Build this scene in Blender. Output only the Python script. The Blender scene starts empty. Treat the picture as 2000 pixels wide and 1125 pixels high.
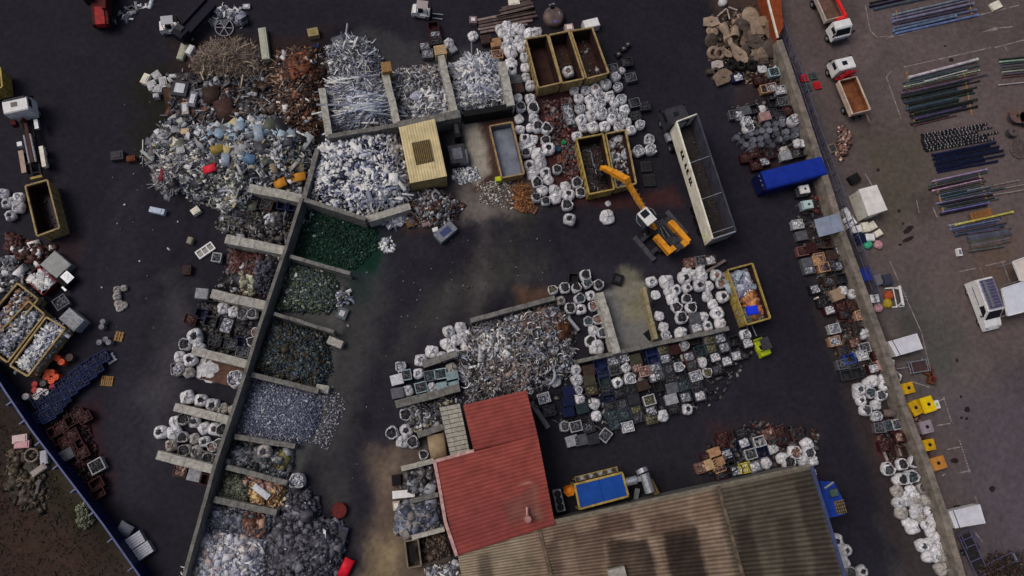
import bpy, math, random
import numpy as np
from mathutils import Vector, Matrix
random.seed(7); RNG = np.random.default_rng(11)
scn = bpy.context.scene; COL = scn.collection
PI = math.pi; R = math.radians
# ------------------------------------------------------------------ camera
FPX, CAMH = 1400.0, 76.0
TX, TY = math.atan(318/FPX), -math.atan(100/FPX)
cam = bpy.data.cameras.new('camera'); camo = bpy.data.objects.new('camera', cam); COL.objects.link(camo)
cam.sensor_width = 36; cam.lens = 36*FPX/2000; cam.clip_end = 3000; cam.clip_start = .5
camo.location = (0, 0, CAMH)
RM = Matrix.Rotation(TX, 3, 'X') @ Matrix.Rotation(TY, 3, 'Y')
camo.rotation_euler = RM.to_euler(); scn.camera = camo
def P(px, py, h=0.0):
    """the point at height h that the photograph shows at pixel (px, py)"""
    d = RM @ Vector(((px-1000)/FPX, -(py-562.5)/FPX, -1))
    t = (h-CAMH)/d.z
    return Vector((d.x*t, d.y*t, h))
def Pn(pts, h=0.0): return [P(x, y, h) for x, y in pts]
def ang(a, b, h=0.0):
    p, q = P(a[0], a[1], h), P(b[0], b[1], h); return math.atan2(q.y-p.y, q.x-p.x)
def dist(a, b, h=0.0): return (P(a[0], a[1], h)-P(b[0], b[1], h)).length
# ------------------------------------------------------------------ colours / materials
KALB = 1.6
def lin(v):
    v /= 255.; return v/12.92 if v <= .04045 else ((v+.055)/1.055)**2.4
def C(r, g, b, k=1.0): return tuple(min(.86, lin(x)*KALB*k) for x in (r, g, b))
MATS = {}
def mat(name, col, rough=.7, metal=0., var=.18, scale=3., col2=None, rnd=.0, bump=0., bscale=8., spots=None):
    """principled surface with noise-driven wear between col and col2, per-object tone and optional bump"""
    if name in MATS: return MATS[name]
    m = bpy.data.materials.new(name); m.use_nodes = True; MATS[name] = m
    nt = m.node_tree; nd = nt.nodes; lk = nt.links
    b = nd['Principled BSDF']; b.inputs['Roughness'].default_value = rough; b.inputs['Metallic'].default_value = metal; b.inputs['Specular IOR Level'].default_value = .5 if rough < .3 else .16
    tc = nd.new('ShaderNodeTexCoord')
    nz = nd.new('ShaderNodeTexNoise'); nz.inputs['Scale'].default_value = scale; nz.inputs['Detail'].default_value = 5; nz.inputs['Roughness'].default_value = .65
    lk.new(tc.outputs['Object'], nz.inputs['Vector'])
    rp = nd.new('ShaderNodeValToRGB'); lk.new(nz.outputs['Fac'], rp.inputs['Fac'])
    c2 = col2 if col2 else tuple(c*(1-var*1.6) for c in col)
    rp.color_ramp.elements[0].position = .34; rp.color_ramp.elements[1].position = .64
    rp.color_ramp.elements[0].color = (*c2, 1); rp.color_ramp.elements[1].color = (*col, 1)
    out = rp.outputs['Color']
    if rnd:
        oi = nd.new('ShaderNodeObjectInfo'); mr = nd.new('ShaderNodeMapRange')
        mr.inputs[3].default_value = 1-rnd; mr.inputs[4].default_value = 1+rnd*.5
        lk.new(oi.outputs['Random'], mr.inputs[0])
        mx = nd.new('ShaderNodeVectorMath'); mx.operation = 'SCALE'
        lk.new(out, mx.inputs[0]); lk.new(mr.outputs[0], mx.inputs['Scale']); out = mx.outputs[0]
    lk.new(out, b.inputs['Base Color'])
    if bump:
        n2 = nd.new('ShaderNodeTexNoise'); n2.inputs['Scale'].default_value = bscale; n2.inputs['Detail'].default_value = 4
        lk.new(tc.outputs['Object'], n2.inputs['Vector'])
        bp = nd.new('ShaderNodeBump'); bp.inputs['Strength'].default_value = bump; bp.inputs['Distance'].default_value = .06
        lk.new(n2.outputs['Fac'], bp.inputs['Height']); lk.new(bp.outputs['Normal'], b.inputs['Normal'])
    return m
def attr_mat(name, rough=.55, metal=0., nscale=6., namt=.35, spec=.22):
    """surface whose base colour is the piece colour stored on the mesh, dirtied by noise"""
    if name in MATS: return MATS[name]
    m = bpy.data.materials.new(name); m.use_nodes = True; MATS[name] = m
    nt = m.node_tree; nd = nt.nodes; lk = nt.links
    b = nd['Principled BSDF']; b.inputs['Roughness'].default_value = rough; b.inputs['Metallic'].default_value = metal; b.inputs['Specular IOR Level'].default_value = spec
    at = nd.new('ShaderNodeAttribute'); at.attribute_name = 'piece'
    tc = nd.new('ShaderNodeTexCoord')
    nz = nd.new('ShaderNodeTexNoise'); nz.inputs['Scale'].default_value = nscale; nz.inputs['Detail'].default_value = 6; nz.inputs['Roughness'].default_value = .7
    lk.new(tc.outputs['Object'], nz.inputs['Vector'])
    mr = nd.new('ShaderNodeMapRange'); mr.inputs[1].default_value = .3; mr.inputs[2].default_value = .7
    mr.inputs[3].default_value = 1-namt; mr.inputs[4].default_value = 1+namt*.6
    lk.new(nz.outputs['Fac'], mr.inputs[0])
    mx = nd.new('ShaderNodeVectorMath'); mx.operation = 'SCALE'
    lk.new(at.outputs['Color'], mx.inputs[0]); lk.new(mr.outputs[0], mx.inputs['Scale'])
    lk.new(mx.outputs[0], b.inputs['Base Color'])
    return m
M_SCRAP = attr_mat('scrap_metal', .45, .0)
M_ASPH = attr_mat('yard_asphalt', .8, 0., 1.7, .3, .07)
M_BAG = mat('woven_white_plastic', C(192,192,199), .8, 0, .2, 3, C(142,142,150), .24, .7, 6)
M_BAGG = mat('dirty_woven_plastic', C(158,154,150), .85, 0, .3, 5, C(98,95,94), .15, .5, 9)
M_CONC = mat('weathered_concrete', C(152,150,144), .9, 0, .3, 2.2, C(112,110,105), .1, .4, 14)
M_CONCD = mat('grey_concrete', C(106,105,102), .9, 0, .3, 2.2, C(74,73,72), .1, .4, 14)
M_TAN = mat('tan_container_paint', C(144,126,86), .6, 0, .3, 1.6, C(104,88,60), .12, .15, 6)
M_YEL = mat('yellow_container_paint', C(150,130,70), .6, 0, .3, 1.6, C(106,92,54), .1, .15, 6)
M_INRUST = mat('rusty_container_inside', C(52,34,30), .9, 0, .4, 1.2, C(30,20,20), .1, .3, 5)
M_INGREY = mat('worn_grey_steel', C(98,102,112), .7, .2, .4, 1.0, C(64,66,72), .1, .2, 5)
M_BLACK = mat('black_rubber', C(22,22,24), .85, 0, .2, 6)
M_GLASS = mat('dark_window_glass', C(20,22,28), .12, 0, .1, 3)
M_WHITE = mat('white_vehicle_paint', C(200,200,202), .4, 0, .1, 2, C(174,174,176), .04)
M_CREAM = mat('cream_trailer_paint', C(202,194,182), .5, 0, .15, 1.2, C(172,164,150))
M_DKGREY = mat('dark_grey_paint', C(52,52,58), .6, 0, .3, 2.5)
M_CHAS = mat('greasy_chassis_steel', C(40,38,40), .7, .2, .4, 4)
M_STEEL = mat('bare_steel', C(140,144,152), .4, .5, .25, 3)
M_RED = mat('red_paint', C(150,26,32), .55, 0, .3, 2.5, C(96,18,22), .1)
M_DRED = mat('dark_red_paint', C(74,26,26), .75, 0, .35, 2.5, C(44,18,18), .15)
M_ORANGE = mat('orange_machine_paint', C(196,132,34), .5, 0, .25, 2, C(156,98,28))
M_RUST = mat('rusted_steel', C(104,62,40), .9, 0, .4, 3, C(60,36,28), .2, .3, 10)
M_BLUE = mat('blue_paint', C(24,54,140), .55, 0, .2, 1.5, C(18,40,104), .06)
M_NAVY = mat('dark_blue_plastic', C(20,30,62), .6, 0, .3, 2, C(14,20,42), .15)
M_LIME = mat('lime_paint', C(158,172,36), .5, 0, .2, 2)
M_YBIN = mat('bright_yellow_plastic', C(186,148,22), .55, 0, .25, 2, C(140,106,16), .12)
M_WOOD = mat('pallet_wood', C(140,110,70), .85, 0, .3, 5, C(98,74,46), .12)
# ------------------------------------------------------------------ mesh building
class MB:
    def __init__(s): s.v = []; s.f = []; s.mi = []; s.c = []
    def add(s, vs, fs, m=0, col=None):
        o = len(s.v); s.v += [tuple(v) for v in vs]; s.f += [tuple(i+o for i in f) for f in fs]; s.mi += [m]*len(fs)
        s.c += [col if col else (.5, .5, .5)]*len(vs)
    def box(s, c, size, rz=0, m=0, col=None, rx=0, ry=0, taper=1.0):
        x, y, z = [d/2 for d in size]
        M = Matrix.Translation(c) @ Matrix.Rotation(rz, 4, 'Z') @ Matrix.Rotation(ry, 4, 'Y') @ Matrix.Rotation(rx, 4, 'X')
        vs = [M @ Vector((sx*x*(taper if sz > 0 else 1), sy*y*(taper if sz > 0 else 1), sz*z)) for sz in (-1, 1) for sy in (-1, 1) for sx in (-1, 1)]
        s.add(vs, [(0,2,3,1), (4,5,7,6), (0,1,5,4), (2,6,7,3), (0,4,6,2), (1,3,7,5)], m, col)
    def beam(s, a, b, w, h, m=0, col=None):
        a, b = Vector(a), Vector(b); d = b-a; L = d.length
        if L < 1e-5: return
        q = d.to_track_quat('X', 'Z').to_matrix().to_4x4(); M = Matrix.Translation((a+b)/2) @ q
        vs = [M @ Vector((sx*L/2, sy*w/2, sz*h/2)) for sz in (-1, 1) for sy in (-1, 1) for sx in (-1, 1)]
        s.add(vs, [(0,2,3,1), (4,5,7,6), (0,1,5,4), (2,6,7,3), (0,4,6,2), (1,3,7,5)], m, col)
    def cyl(s, a, b, r, n=12, m=0, col=None, r2=None, cap=True):
        a, b = Vector(a), Vector(b); d = b-a
        q = d.to_track_quat('Z', 'Y').to_matrix(); r2 = r if r2 is None else r2; vs = []
        for p, rr in ((a, r), (b, r2)):
            for i in range(n): vs.append(p + q @ Vector((rr*math.cos(2*PI*i/n), rr*math.sin(2*PI*i/n), 0)))
        fs = [(i, (i+1) % n, n+(i+1) % n, n+i) for i in range(n)]
        if cap: fs += [tuple(range(n-1, -1, -1)), tuple(range(n, 2*n))]
        s.add(vs, fs, m, col)
    def lathe(s, prof, n=16, c=(0, 0, 0), m=0, col=None, M=None, jit=0):
        vs = []
        for r, z in prof:
            for i in range(n):
                a = 2*PI*i/n; k = 1+random.uniform(-jit, jit)
                v = Vector((r*k*math.cos(a), r*k*math.sin(a), z)); v = (M @ v) if M else v; vs.append(v+Vector(c))
        fs = [(j*n+i, j*n+(i+1) % n, (j+1)*n+(i+1) % n, (j+1)*n+i) for j in range(len(prof)-1) for i in range(n)]
        s.add(vs, fs, m, col)
    def prism(s, pts, z0, z1, m=0, col=None, top=None):
        """vertical prism under a plan polygon (given in world x, y)"""
        n = len(pts); A = sum(pts[i][0]*pts[(i+1) % n][1]-pts[(i+1) % n][0]*pts[i][1] for i in range(n))
        if A < 0: pts = pts[::-1]
        t = top if top else pts
        vs = [(p[0], p[1], z0) for p in pts]+[(p[0], p[1], z1) for p in t]
        s.add(vs, [tuple(range(n-1, -1, -1)), tuple(range(n, 2*n))]+[(i, (i+1) % n, n+(i+1) % n, n+i) for i in range(n)], m, col)
    def ring(s, c, r, t, n=20, m=0, col=None, M=None):
        vs = []
        for i in range(n):
            a = 2*PI*i/n
            for j in range(6):
                b = 2*PI*j/6; v = Vector(((r+t*math.cos(b))*math.cos(a), (r+t*math.cos(b))*math.sin(a), t*math.sin(b)))
                vs.append((M @ v if M else v)+Vector(c))
        s.add(vs, [(i*6+j, ((i+1) % n)*6+j, ((i+1) % n)*6+(j+1) % 6, i*6+(j+1) % 6) for i in range(n) for j in range(6)], m, col)
    def mesh(s, name, mats, smooth=False):
        me = bpy.data.meshes.new(name); me.from_pydata(s.v, [], s.f)
        for m in (mats if isinstance(mats, (list, tuple)) else [mats]): me.materials.append(m)
        me.polygons.foreach_set('material_index', s.mi)
        a = me.color_attributes.new('piece', 'FLOAT_COLOR', 'POINT')
        a.data.foreach_set('color', np.hstack([np.array(s.c, dtype=np.float32).reshape(-1, 3), np.ones((len(s.v), 1), np.float32)]).ravel())
        if smooth: me.polygons.foreach_set('use_smooth', [True]*len(me.polygons))
        me.update(); return me
    def build(s, name, mats, parent=None, smooth=False):
        return link(name, s.mesh(name, mats, smooth), parent)
def link(name, data, parent=None, loc=None, rz=None):
    o = bpy.data.objects.new(name, data); COL.objects.link(o)
    if parent: o.parent = parent
    if loc is not None: o.location = loc
    if rz is not None: o.rotation_euler = (0, 0, rz)
    return o
def np_mesh(name, V, F4, colr, mats, mi=None):
    """numpy arrays: V (n,3), quads (m,4), colour (n,3) -> one mesh"""
    me = bpy.data.meshes.new(name); n, m = len(V), len(F4)
    me.vertices.add(n); me.vertices.foreach_set('co', V.astype(np.float32).ravel())
    me.loops.add(m*4); me.loops.foreach_set('vertex_index', F4.astype(np.int32).ravel())
    me.polygons.add(m); me.polygons.foreach_set('loop_start', np.arange(0, m*4, 4, dtype=np.int32))
    for x in mats: me.materials.append(x)
    if mi is not None: me.polygons.foreach_set('material_index', mi.astype(np.int32))
    a = me.color_attributes.new('piece', 'FLOAT_COLOR', 'POINT')
    a.data.foreach_set('color', np.hstack([colr, np.ones((n, 1))]).astype(np.float32).ravel())
    me.update(calc_edges=True); me.validate(); return me
# ------------------------------------------------------------------ descriptions
ITEMS = []
def tag(o, desc, cat, px=None, place='', group=None):
    """desc + place tell the thing; repeats of the same words get their rank in the photo at the end"""
    o['category'] = cat
    if group: o['group'] = group
    ITEMS.append((o, desc, place, px if px else (0, 0)))
    return o
def struct(o): o['kind'] = 'structure'; return o
def stuff(o, label, cat): o['kind'] = 'stuff'; o['label'] = label; o['category'] = cat; return o
def empty(name, loc, rz=0):
    return link(name, None, None, loc, rz)
ORD = ['first', 'second', 'third', 'fourth', 'fifth', 'sixth', 'seventh', 'eighth', 'ninth', 'tenth', 'eleventh', 'twelfth']
def finish_labels():
    by = {}
    for it in ITEMS: by.setdefault((it[1]+' '+it[2]).strip(), []).append(it)
    for lab, its in by.items():
        if len(its) == 1: its[0][0]['label'] = lab; continue
        xs = [i[3][0] for i in its]; ys = [i[3][1] for i in its]
        def rank(lst, vert):
            lst = sorted(lst, key=lambda i: i[3][1 if vert else 0]); n = len(lst); out = {}
            for k, i in enumerate(lst):
                e = ('top', 'bottom') if vert else ('left', 'right')
                if n == 1: out[id(i)] = ''
                elif k < (n+1)//2: out[id(i)] = (('topmost' if vert else 'leftmost') if k == 0 else ORD[k]+' from '+e[0])
                else: out[id(i)] = (('lowest' if vert else 'rightmost') if k == n-1 else ORD[n-1-k]+' from '+e[1])
            return out
        vert = (max(ys)-min(ys)) > (max(xs)-min(xs))
        if len(its) <= 8:
            r = rank(its, vert)
            for i in its: i[0]['label'] = lab+', '+r[id(i)]
        else:
            s = sorted(its, key=lambda i: i[3][1 if vert else 0]); nb = 2 if len(s) <= 16 else 3
            per = math.ceil(len(s)/nb)
            bands = [s[k*per:(k+1)*per] for k in range(nb)]; bands = [b for b in bands if b]; nb = len(bands)
            for bi, b in enumerate(bands):
                r = rank(b, not vert)
                if vert: bn = 'upper part' if bi == 0 else ('lower part' if bi == nb-1 else 'middle part')
                else: bn = 'left part' if bi == 0 else ('right part' if bi == nb-1 else 'middle part')
                for i in b: i[0]['label'] = lab+', '+bn+(', '+r[id(i)] if r[id(i)] else '')
    for o, *_ in ITEMS:
        w = o['label'].split()
        if len(w) > 16: print('LONG', len(w), o['label'])
# ------------------------------------------------------------------ light
W = bpy.data.worlds.new('World'); scn.world = W; W.use_nodes = True
wn = W.node_tree.nodes; sky = wn.new('ShaderNodeTexSky'); sky.sky_type = 'NISHITA'; sky.sun_disc = False
SUN_EL, SUN_AZ = R(58), R(165)      # azimuth: direction the light comes from, counter-clockwise from +X
sky.sun_elevation = SUN_EL; sky.sun_rotation = PI/2-SUN_AZ; sky.air_density = 1.0; sky.dust_density = 7; sky.ozone_density = .8
W.node_tree.links.new(sky.outputs['Color'], wn['Background'].inputs['Color']); wn['Background'].inputs['Strength'].default_value = .09
sl = bpy.data.lights.new('sun', 'SUN'); sl.energy = 1.1; sl.angle = R(28); sl.color = (1, .96, .9)
so = link('sun', sl); so.rotation_euler = Vector((-math.cos(SUN_EL)*math.cos(SUN_AZ), -math.cos(SUN_EL)*math.sin(SUN_AZ), -math.sin(SUN_EL))).to_track_quat('-Z', 'Y').to_euler()
scn.view_settings.view_transform = 'Standard'; scn.view_settings.look = 'None'; scn.view_settings.exposure = EXPO = -.36; scn.view_settings.gamma = 1
# ------------------------------------------------------------------ ground
def poly_sd(pts, X, Y):
    """signed distance to a polygon, positive inside"""
    pts = [(p[0], p[1]) for p in pts]; n = len(pts); d2 = np.full(X.shape, 1e9); ins = np.zeros(X.shape, bool)
    for i in range(n):
        x1, y1 = pts[i]; x2, y2 = pts[(i+1) % n]; dx, dy = x2-x1, y2-y1; L = dx*dx+dy*dy+1e-9
        t = np.clip(((X-x1)*dx+(Y-y1)*dy)/L, 0, 1); d2 = np.minimum(d2, (X-x1-t*dx)**2+(Y-y1-t*dy)**2)
        c = ((y1 > Y) != (y2 > Y)) & (X < (x2-x1)*(Y-y1)/(y2-y1+1e-12)+x1); ins ^= c
    return np.where(ins, 1, -1)*np.sqrt(d2)
_ph = RNG.uniform(0, 2*PI, (24, 2)); _dr = RNG.uniform(0, 2*PI, 24)
def wob(X, Y, sc=1.0):
    """smooth pseudo-random field, about -1..1"""
    o = np.zeros(np.shape(X)); A = 0
    for k in range(24):
        f = sc*(.12*1.22**k); a = 1/(1+.22*k); o = o+a*np.sin(f*(X*math.cos(_dr[k])+Y*math.sin(_dr[k]))+_ph[k, 0]); A += a
    return o/A*2.6
def sstep(x): x = np.clip(x, 0, 1); return x*x*(3-2*x)
step = .3
gx = np.arange(-66, 78, step); gy = np.arange(-26, 70, step); GX, GY = np.meshgrid(gx, gy); nx, ny = len(gx), len(gy)
Gc = np.ones((ny, nx, 3))*np.array(C(31, 30, 37))
ZONES = [  # outline in the photograph, colour of the surface, width of the soft edge in metres, strength
 ([(1360,-120),(1410,90),(1440,170),(1540,160),(1500,-120)], (62,50,46), 2.5, .9),
 ([(1540,120),(1890,1140),(2300,1140),(2300,-160),(1500,-160)], (79,70,70), .8, 1),
 ([(1560,160),(1610,140),(1700,560),(1760,1140),(1880,1140),(1700,700)], (66,62,61), 4, .8),
 ([(1660,250),(1800,260),(1830,420),(1720,480)], (72,66,58), 5, .8),
 ([(1770,560),(1880,620),(1890,760),(1800,760)], (60,62,60), 6, .8),
 ([(1840,760),(2100,700),(2100,1140),(1890,1140)], (68,63,69), 6, .9),
 ([(1880,470),(2000,450),(2000,560),(1900,600)], (78,66,60), 3, .9),
 ([(-200,700),(0,762),(290,1140),(-200,1140)], (43,36,32), 1.0, 1),
 ([(20,870),(110,860),(220,1030),(110,1010)], (44,42,32), 3, .8),
 ([(0,1040),(60,1030),(160,1140),(40,1140)], (46,40,30), 3, .8),
 ([(60,860),(120,960),(230,1090),(190,1100),(60,930)], (30,30,22), 2, .6),
 ([(-60,950),(20,930),(180,1100),(120,1140),(-60,1140)], (52,38,34), 4, .7),
 ([(690,1140),(735,1000),(745,880),(800,900),(850,1140)], (84,72,62), 3.5, .8),
 ([(730,1060),(800,1040),(850,1140),(720,1140)], (110,98,76), 3, .75),
 ([(640,560),(700,500),(760,480),(740,640),(690,800),(650,900),(690,1000),(640,1000),(600,900)], (54,54,54), 3, .7),
 ([(590,560),(690,520),(640,760),(655,760),(600,900),(570,990),(400,1000),(500,640)], (66,67,67), .9, .8),
 ([(800,640),(890,600),(1060,560),(1090,500),(1000,470),(870,560),(770,700)], (48,47,46), 4, .8),
 ([(930,400),(980,400),(950,560),(930,640),(915,640)], (58,54,54), 2.0, .6),
 ([(880,350),(1040,340),(1060,400),(1000,430),(900,440)], (92,86,82), 2.2, .8),
 ([(905,232),(1000,215),(1030,345),(925,375)], (58,42,38), .8, .9),
 ([(900,240),(932,236),(962,340),(930,360)], (128,124,116), .8, .85),
 ([(1040,170),(1130,170),(1160,390),(1320,370),(1330,400),(1060,400)], (56,33,34), 1.5, .9),
 ([(1020,400),(1070,400),(1050,440),(960,520),(930,500)], (46,46,44), 3, .6),
 ([(255,150),(330,120),(400,330),(280,300)], (28,28,24), 3, .9),
 ([(330,80),(640,60),(640,260),(360,260)], (40,30,30), 2.0, .9),
 ([(600,110),(720,60),(900,100),(1000,90),(1010,215),(640,280)], (50,50,52), 2.0, .8),
 ([(745,400),(880,370),(900,440),(800,450)], (50,40,38), 1.5, .8),
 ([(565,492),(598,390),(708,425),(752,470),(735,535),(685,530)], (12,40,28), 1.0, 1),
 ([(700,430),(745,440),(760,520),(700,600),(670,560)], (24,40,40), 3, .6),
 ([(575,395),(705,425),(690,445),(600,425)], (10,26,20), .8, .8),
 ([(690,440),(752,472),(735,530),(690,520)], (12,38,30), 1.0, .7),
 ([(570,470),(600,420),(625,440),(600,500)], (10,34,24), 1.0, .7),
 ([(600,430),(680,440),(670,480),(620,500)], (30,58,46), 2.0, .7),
 ([(1175,565),(1260,555),(1290,668),(1210,692)], (100,100,99), .7, .95),
 ([(1200,560),(1215,520),(1240,525),(1265,600),(1210,600)], (102,100,84), 1.5, .6),
 ([(1215,595),(1265,590),(1270,625),(1215,625)], (112,106,80), 1.2, .5),
 ([(1385,820),(1500,820),(1600,840),(1590,920),(1380,930)], (44,30,32), 2, .7),
 ([(1470,120),(1560,120),(1620,330),(1500,360),(1430,200)], (44,36,38), 1.5, .7),
 ([(1560,440),(1640,400),(1890,1140),(1770,1140),(1600,640)], (46,40,41), 1.2, .75),
 ([(1700,820),(1790,790),(1820,890),(1730,920)], (64,38,38), 1.2, .8),
 ([(100,450),(170,470),(140,560),(70,540)], (42,30,34), 2, .7),
 ([(90,790),(190,780),(220,960),(170,960)], (50,24,28), 2.5, .7),
 ([(1000,560),(1100,560),(1080,590),(1010,600)], (74,56,44), 1.5, .7),
 ([(1030,760),(1240,870),(1600,820),(1590,900),(1080,1020),(1040,900)], (33,32,37), 4, .7),
 ([(330,560),(380,560),(350,700),(310,880),(280,780)], (56,54,60), 5, .8),
 ([(770,880),(850,870),(870,1060),(900,1140),(780,1140)], (72,64,58), 1.5, .8),
]
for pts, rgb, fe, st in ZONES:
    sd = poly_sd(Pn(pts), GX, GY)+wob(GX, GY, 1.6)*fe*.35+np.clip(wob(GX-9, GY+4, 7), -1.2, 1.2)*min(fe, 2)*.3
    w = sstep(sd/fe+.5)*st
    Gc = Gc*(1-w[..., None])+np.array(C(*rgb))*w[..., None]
Gc *= (1+.16*wob(GX, GY, .5)+.10*wob(GY+31, GX-17, 2.2)+RNG.normal(0, .05, GX.shape))[..., None]
# tyre tracks: long soft lanes a little paler than the asphalt
for a, b, w_, amt in [((240,1100),(230,300),1.0,.22), ((275,1100),(262,300),1.0,.22), ((700,1120),(880,560),.9,.28), ((760,1100),(945,560),.9,.26),
                      ((880,560),(1300,520),1.0,.2), ((1500,700),(1640,1120),1.0,.08), ((940,560),(955,380),1.1,.16), ((1300,560),(1420,30),1.0,.08)]:
    pa, pb = P(*a), P(*b); dx, dy = pb.x-pa.x, pb.y-pa.y; L2 = dx*dx+dy*dy
    t = np.clip(((GX-pa.x)*dx+(GY-pa.y)*dy)/L2, 0, 1); d = np.hypot(GX-pa.x-t*dx, GY-pa.y-t*dy)+wob(GX, GY, .8)*.5
    Gc *= (1+amt*np.exp(-(d/w_)**2))[..., None]
for k in range(46):      # drips, dust and old repairs of the surface
    cx, cy = RNG.uniform(-55, 60), RNG.uniform(-20, 55); rr = RNG.uniform(.5, 3.2); el = RNG.uniform(.5, 2.2); th = RNG.uniform(0, PI)
    dx, dy = (GX-cx)*math.cos(th)+(GY-cy)*math.sin(th), -(GX-cx)*math.sin(th)+(GY-cy)*math.cos(th); d = np.sqrt((dx/el)**2+dy**2)/rr+.35*wob(GX, GY, 2.5)
    Gc *= (1+RNG.choice([-.3, -.2, .14, .2])*sstep((1.1-d)/.5))[..., None]
for cx, cy, rad, a0, a1, amt in [(700,700,17,-.4,1.4,.16),(700,700,19,-.4,1.4,.14),(1500,560,9,.5,2.6,.16),(1500,560,11.2,.5,2.6,.14),(1250,420,8,3.2,5.2,.14),(1250,420,10.2,3.2,5.2,-.2),(420,520,12,1.8,3.6,.14),(420,520,14.1,1.8,3.6,.12),(1650,900,14,2.4,3.6,.14),(850,500,9,-1.2,1,-.22),(850,500,11.2,-1.2,1,-.18),(240,430,7,-1.4,1.2,-.2),(240,430,9.2,-1.4,1.2,-.18)]:
    c_ = P(cx, cy); th = np.arctan2(GY-c_.y, GX-c_.x) % (2*PI); a0 %= 2*PI; a1 %= 2*PI; ins = ((th-a0) % (2*PI)) < ((a1-a0) % (2*PI))
    Gc *= (1+amt*ins*np.exp(-((np.hypot(GX-c_.x, GY-c_.y)-rad+.4*wob(GX, GY, .6))/.38)**2))[..., None]
V = np.stack([GX, GY, np.zeros_like(GX)], -1).reshape(-1, 3); i0 = (np.arange(ny-1)[:, None]*nx+np.arange(nx-1)[None]).ravel()
struct(link('ground', np_mesh('ground', V, np.stack([i0, i0+1, i0+nx+1, i0+nx], -1), np.clip(Gc.reshape(-1, 3), .003, .8), [M_ASPH])))
far = MB()      # the same asphalt on to the horizon
for x0, x1, y0, y1 in ((-1500,-66,-1500,1500), (float(gx[-1]),1500,-1500,1500), (-66,float(gx[-1]),-1500,-26), (-66,float(gx[-1]),float(gy[-1]),1500)):
    far.add([(x0,y0,0), (x1,y0,0), (x1,y1,0), (x0,y1,0)], [(0,1,2,3)], 0, C(44,40,44))
struct(far.build('far_ground', M_ASPH))
# oil stains in the right-hand yard: thin sheets of darker ground
M_OIL = mat('oil_soaked_asphalt', C(40,30,30), .5, 0, .3, 3)
st = MB()
for cx, cy, rx, ry, rot in [(1775,448,12,6,40), (1773,468,13,4,25), (1756,412,4,4,0), (1715,332,3.5,3.5,0), (1764,437,3,2.5,0), (1858,117,5,4,0), (1889,800,6,6,0),
                            (1938,955,6,6,0), (1869,704,3,4,0), (1877,775,2.5,3,0), (1888,818,4,3,30), (1846,90,3,2,0), (1865,900,9,5,0), (1758,478,4,2.5,0), (300,640,4,3,0), (1878,816,3,3,0)]:
    o = [P(cx+(rx*math.cos(a)*math.cos(R(rot))+ry*math.sin(a)*math.sin(R(rot)))*random.uniform(.8,1.15), cy+(-rx*math.cos(a)*math.sin(R(rot))+ry*math.sin(a)*math.cos(R(rot)))*random.uniform(.8,1.15), .004) for a in np.linspace(0, 2*PI, 18, False)]
    st.add(o[::-1], [tuple(range(18))])
struct(st.build('oil_stains', M_OIL))
# painted lines of the right-hand yard
M_LINE = mat('worn_line_paint', C(132,122,122), .8, 0, .5, 1.6, C(78,68,68))
ln = MB()
def line(pts, w=.12, m=ln, z=.006):
    for a, b in zip(pts, pts[1:]):
        p, q = P(*a), P(*b); d = (q-p).normalized(); n = Vector((-d.y, d.x, 0))*w/2
        m.add([p-n+Vector((0,0,z)), q-n+Vector((0,0,z)), q+n+Vector((0,0,z)), p+n+Vector((0,0,z))], [(0,1,2,3)])
for pts in [[(1765,131),(1935,93)], [(1742,138),(1731,150),(1760,232)], [(1730,75),(1990,10)], [(1942,93),(2000,78)], [(1963,90),(1967,100)], [(1690,10),(1700,60),(1712,72),(1745,70)],
            [(1738,510),(1800,650),(1815,715)], [(1872,531),(1905,524)], [(1925,519),(1965,510)], [(1914,522),(1923,545)], [(1958,512),(1972,550)], [(1790,390),(1795,415)],
            [(1822,405),(1830,424)], [(1830,785),(1845,778)], [(1830,831),(1862,826)], [(1874,873),(1850,878)], [(1872,924),(1896,919)], [(1815,756),(1780,745)],
            [(1800,700),(1818,742)], [(1905,1040),(1920,1060)], [(1840,930),(1846,925)], [(1690,340),(1732,410)]]: line(pts)
for a, b in [((1843,775),(1860,830)), ((1874,860),(1895,925)), ((1905,970),(1915,1000))]:      # dotted bay edges
    for k in range(12):
        t = k/12; line([(a[0]+(b[0]-a[0])*t, a[1]+(b[1]-a[1])*t), (a[0]+(b[0]-a[0])*(t+.05), a[1]+(b[1]-a[1])*(t+.05))], .16)
p = [P(1914,64,.01), P(1946,52,.01), P(1949,58,.01)]; ln.add(p[::-1], [(0,1,2)]); line([(1946,55),(1978,52)], .14)
struct(ln.build('parking_lines', M_LINE))
# ------------------------------------------------------------------ walls
def quad_from(tops, h): return [P(x, y, h) for x, y in tops]
def wall(a, b, h=2.2, w=.8, m=None, label='', px=None, name='concrete_wall', blk=1.6, z0=0, taper=0):
    """wall of stacked concrete blocks along the top line a-b"""
    p, q = P(a[0], a[1], h), P(b[0], b[1], h); d = q-p; L = d.length; u = d/L; n = Vector((-u.y, u.x, 0)); nb = max(1, round(L/blk)); mb = MB()
    rows = 3; hh = (h-z0)/rows
    for r_ in range(rows):
        for k in range(nb):
            c = p+u*(L*(k+.5)/nb); jw = random.uniform(-.03, .03)
            mb.box((c.x+n.x*jw, c.y+n.y*jw, z0+hh*(r_+.5)+random.uniform(-.012, .012)*(r_ == rows-1)), (L/nb-.03, w, hh-.01), math.atan2(u.y, u.x)+random.uniform(-.01, .01))
    o = mb.build(name, m or M_CONC); 
    return tag(o, label, 'wall', px or ((a[0]+b[0])/2, (a[1]+b[1])/2))
SP = [(589,386),(560,478),(532,560),(502,650),(478,730),(450,815),(420,905),(398,985),(366,1100),(352,1150)]
for i, (a, b) in enumerate(zip(SP, SP[1:])):
    pass
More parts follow.
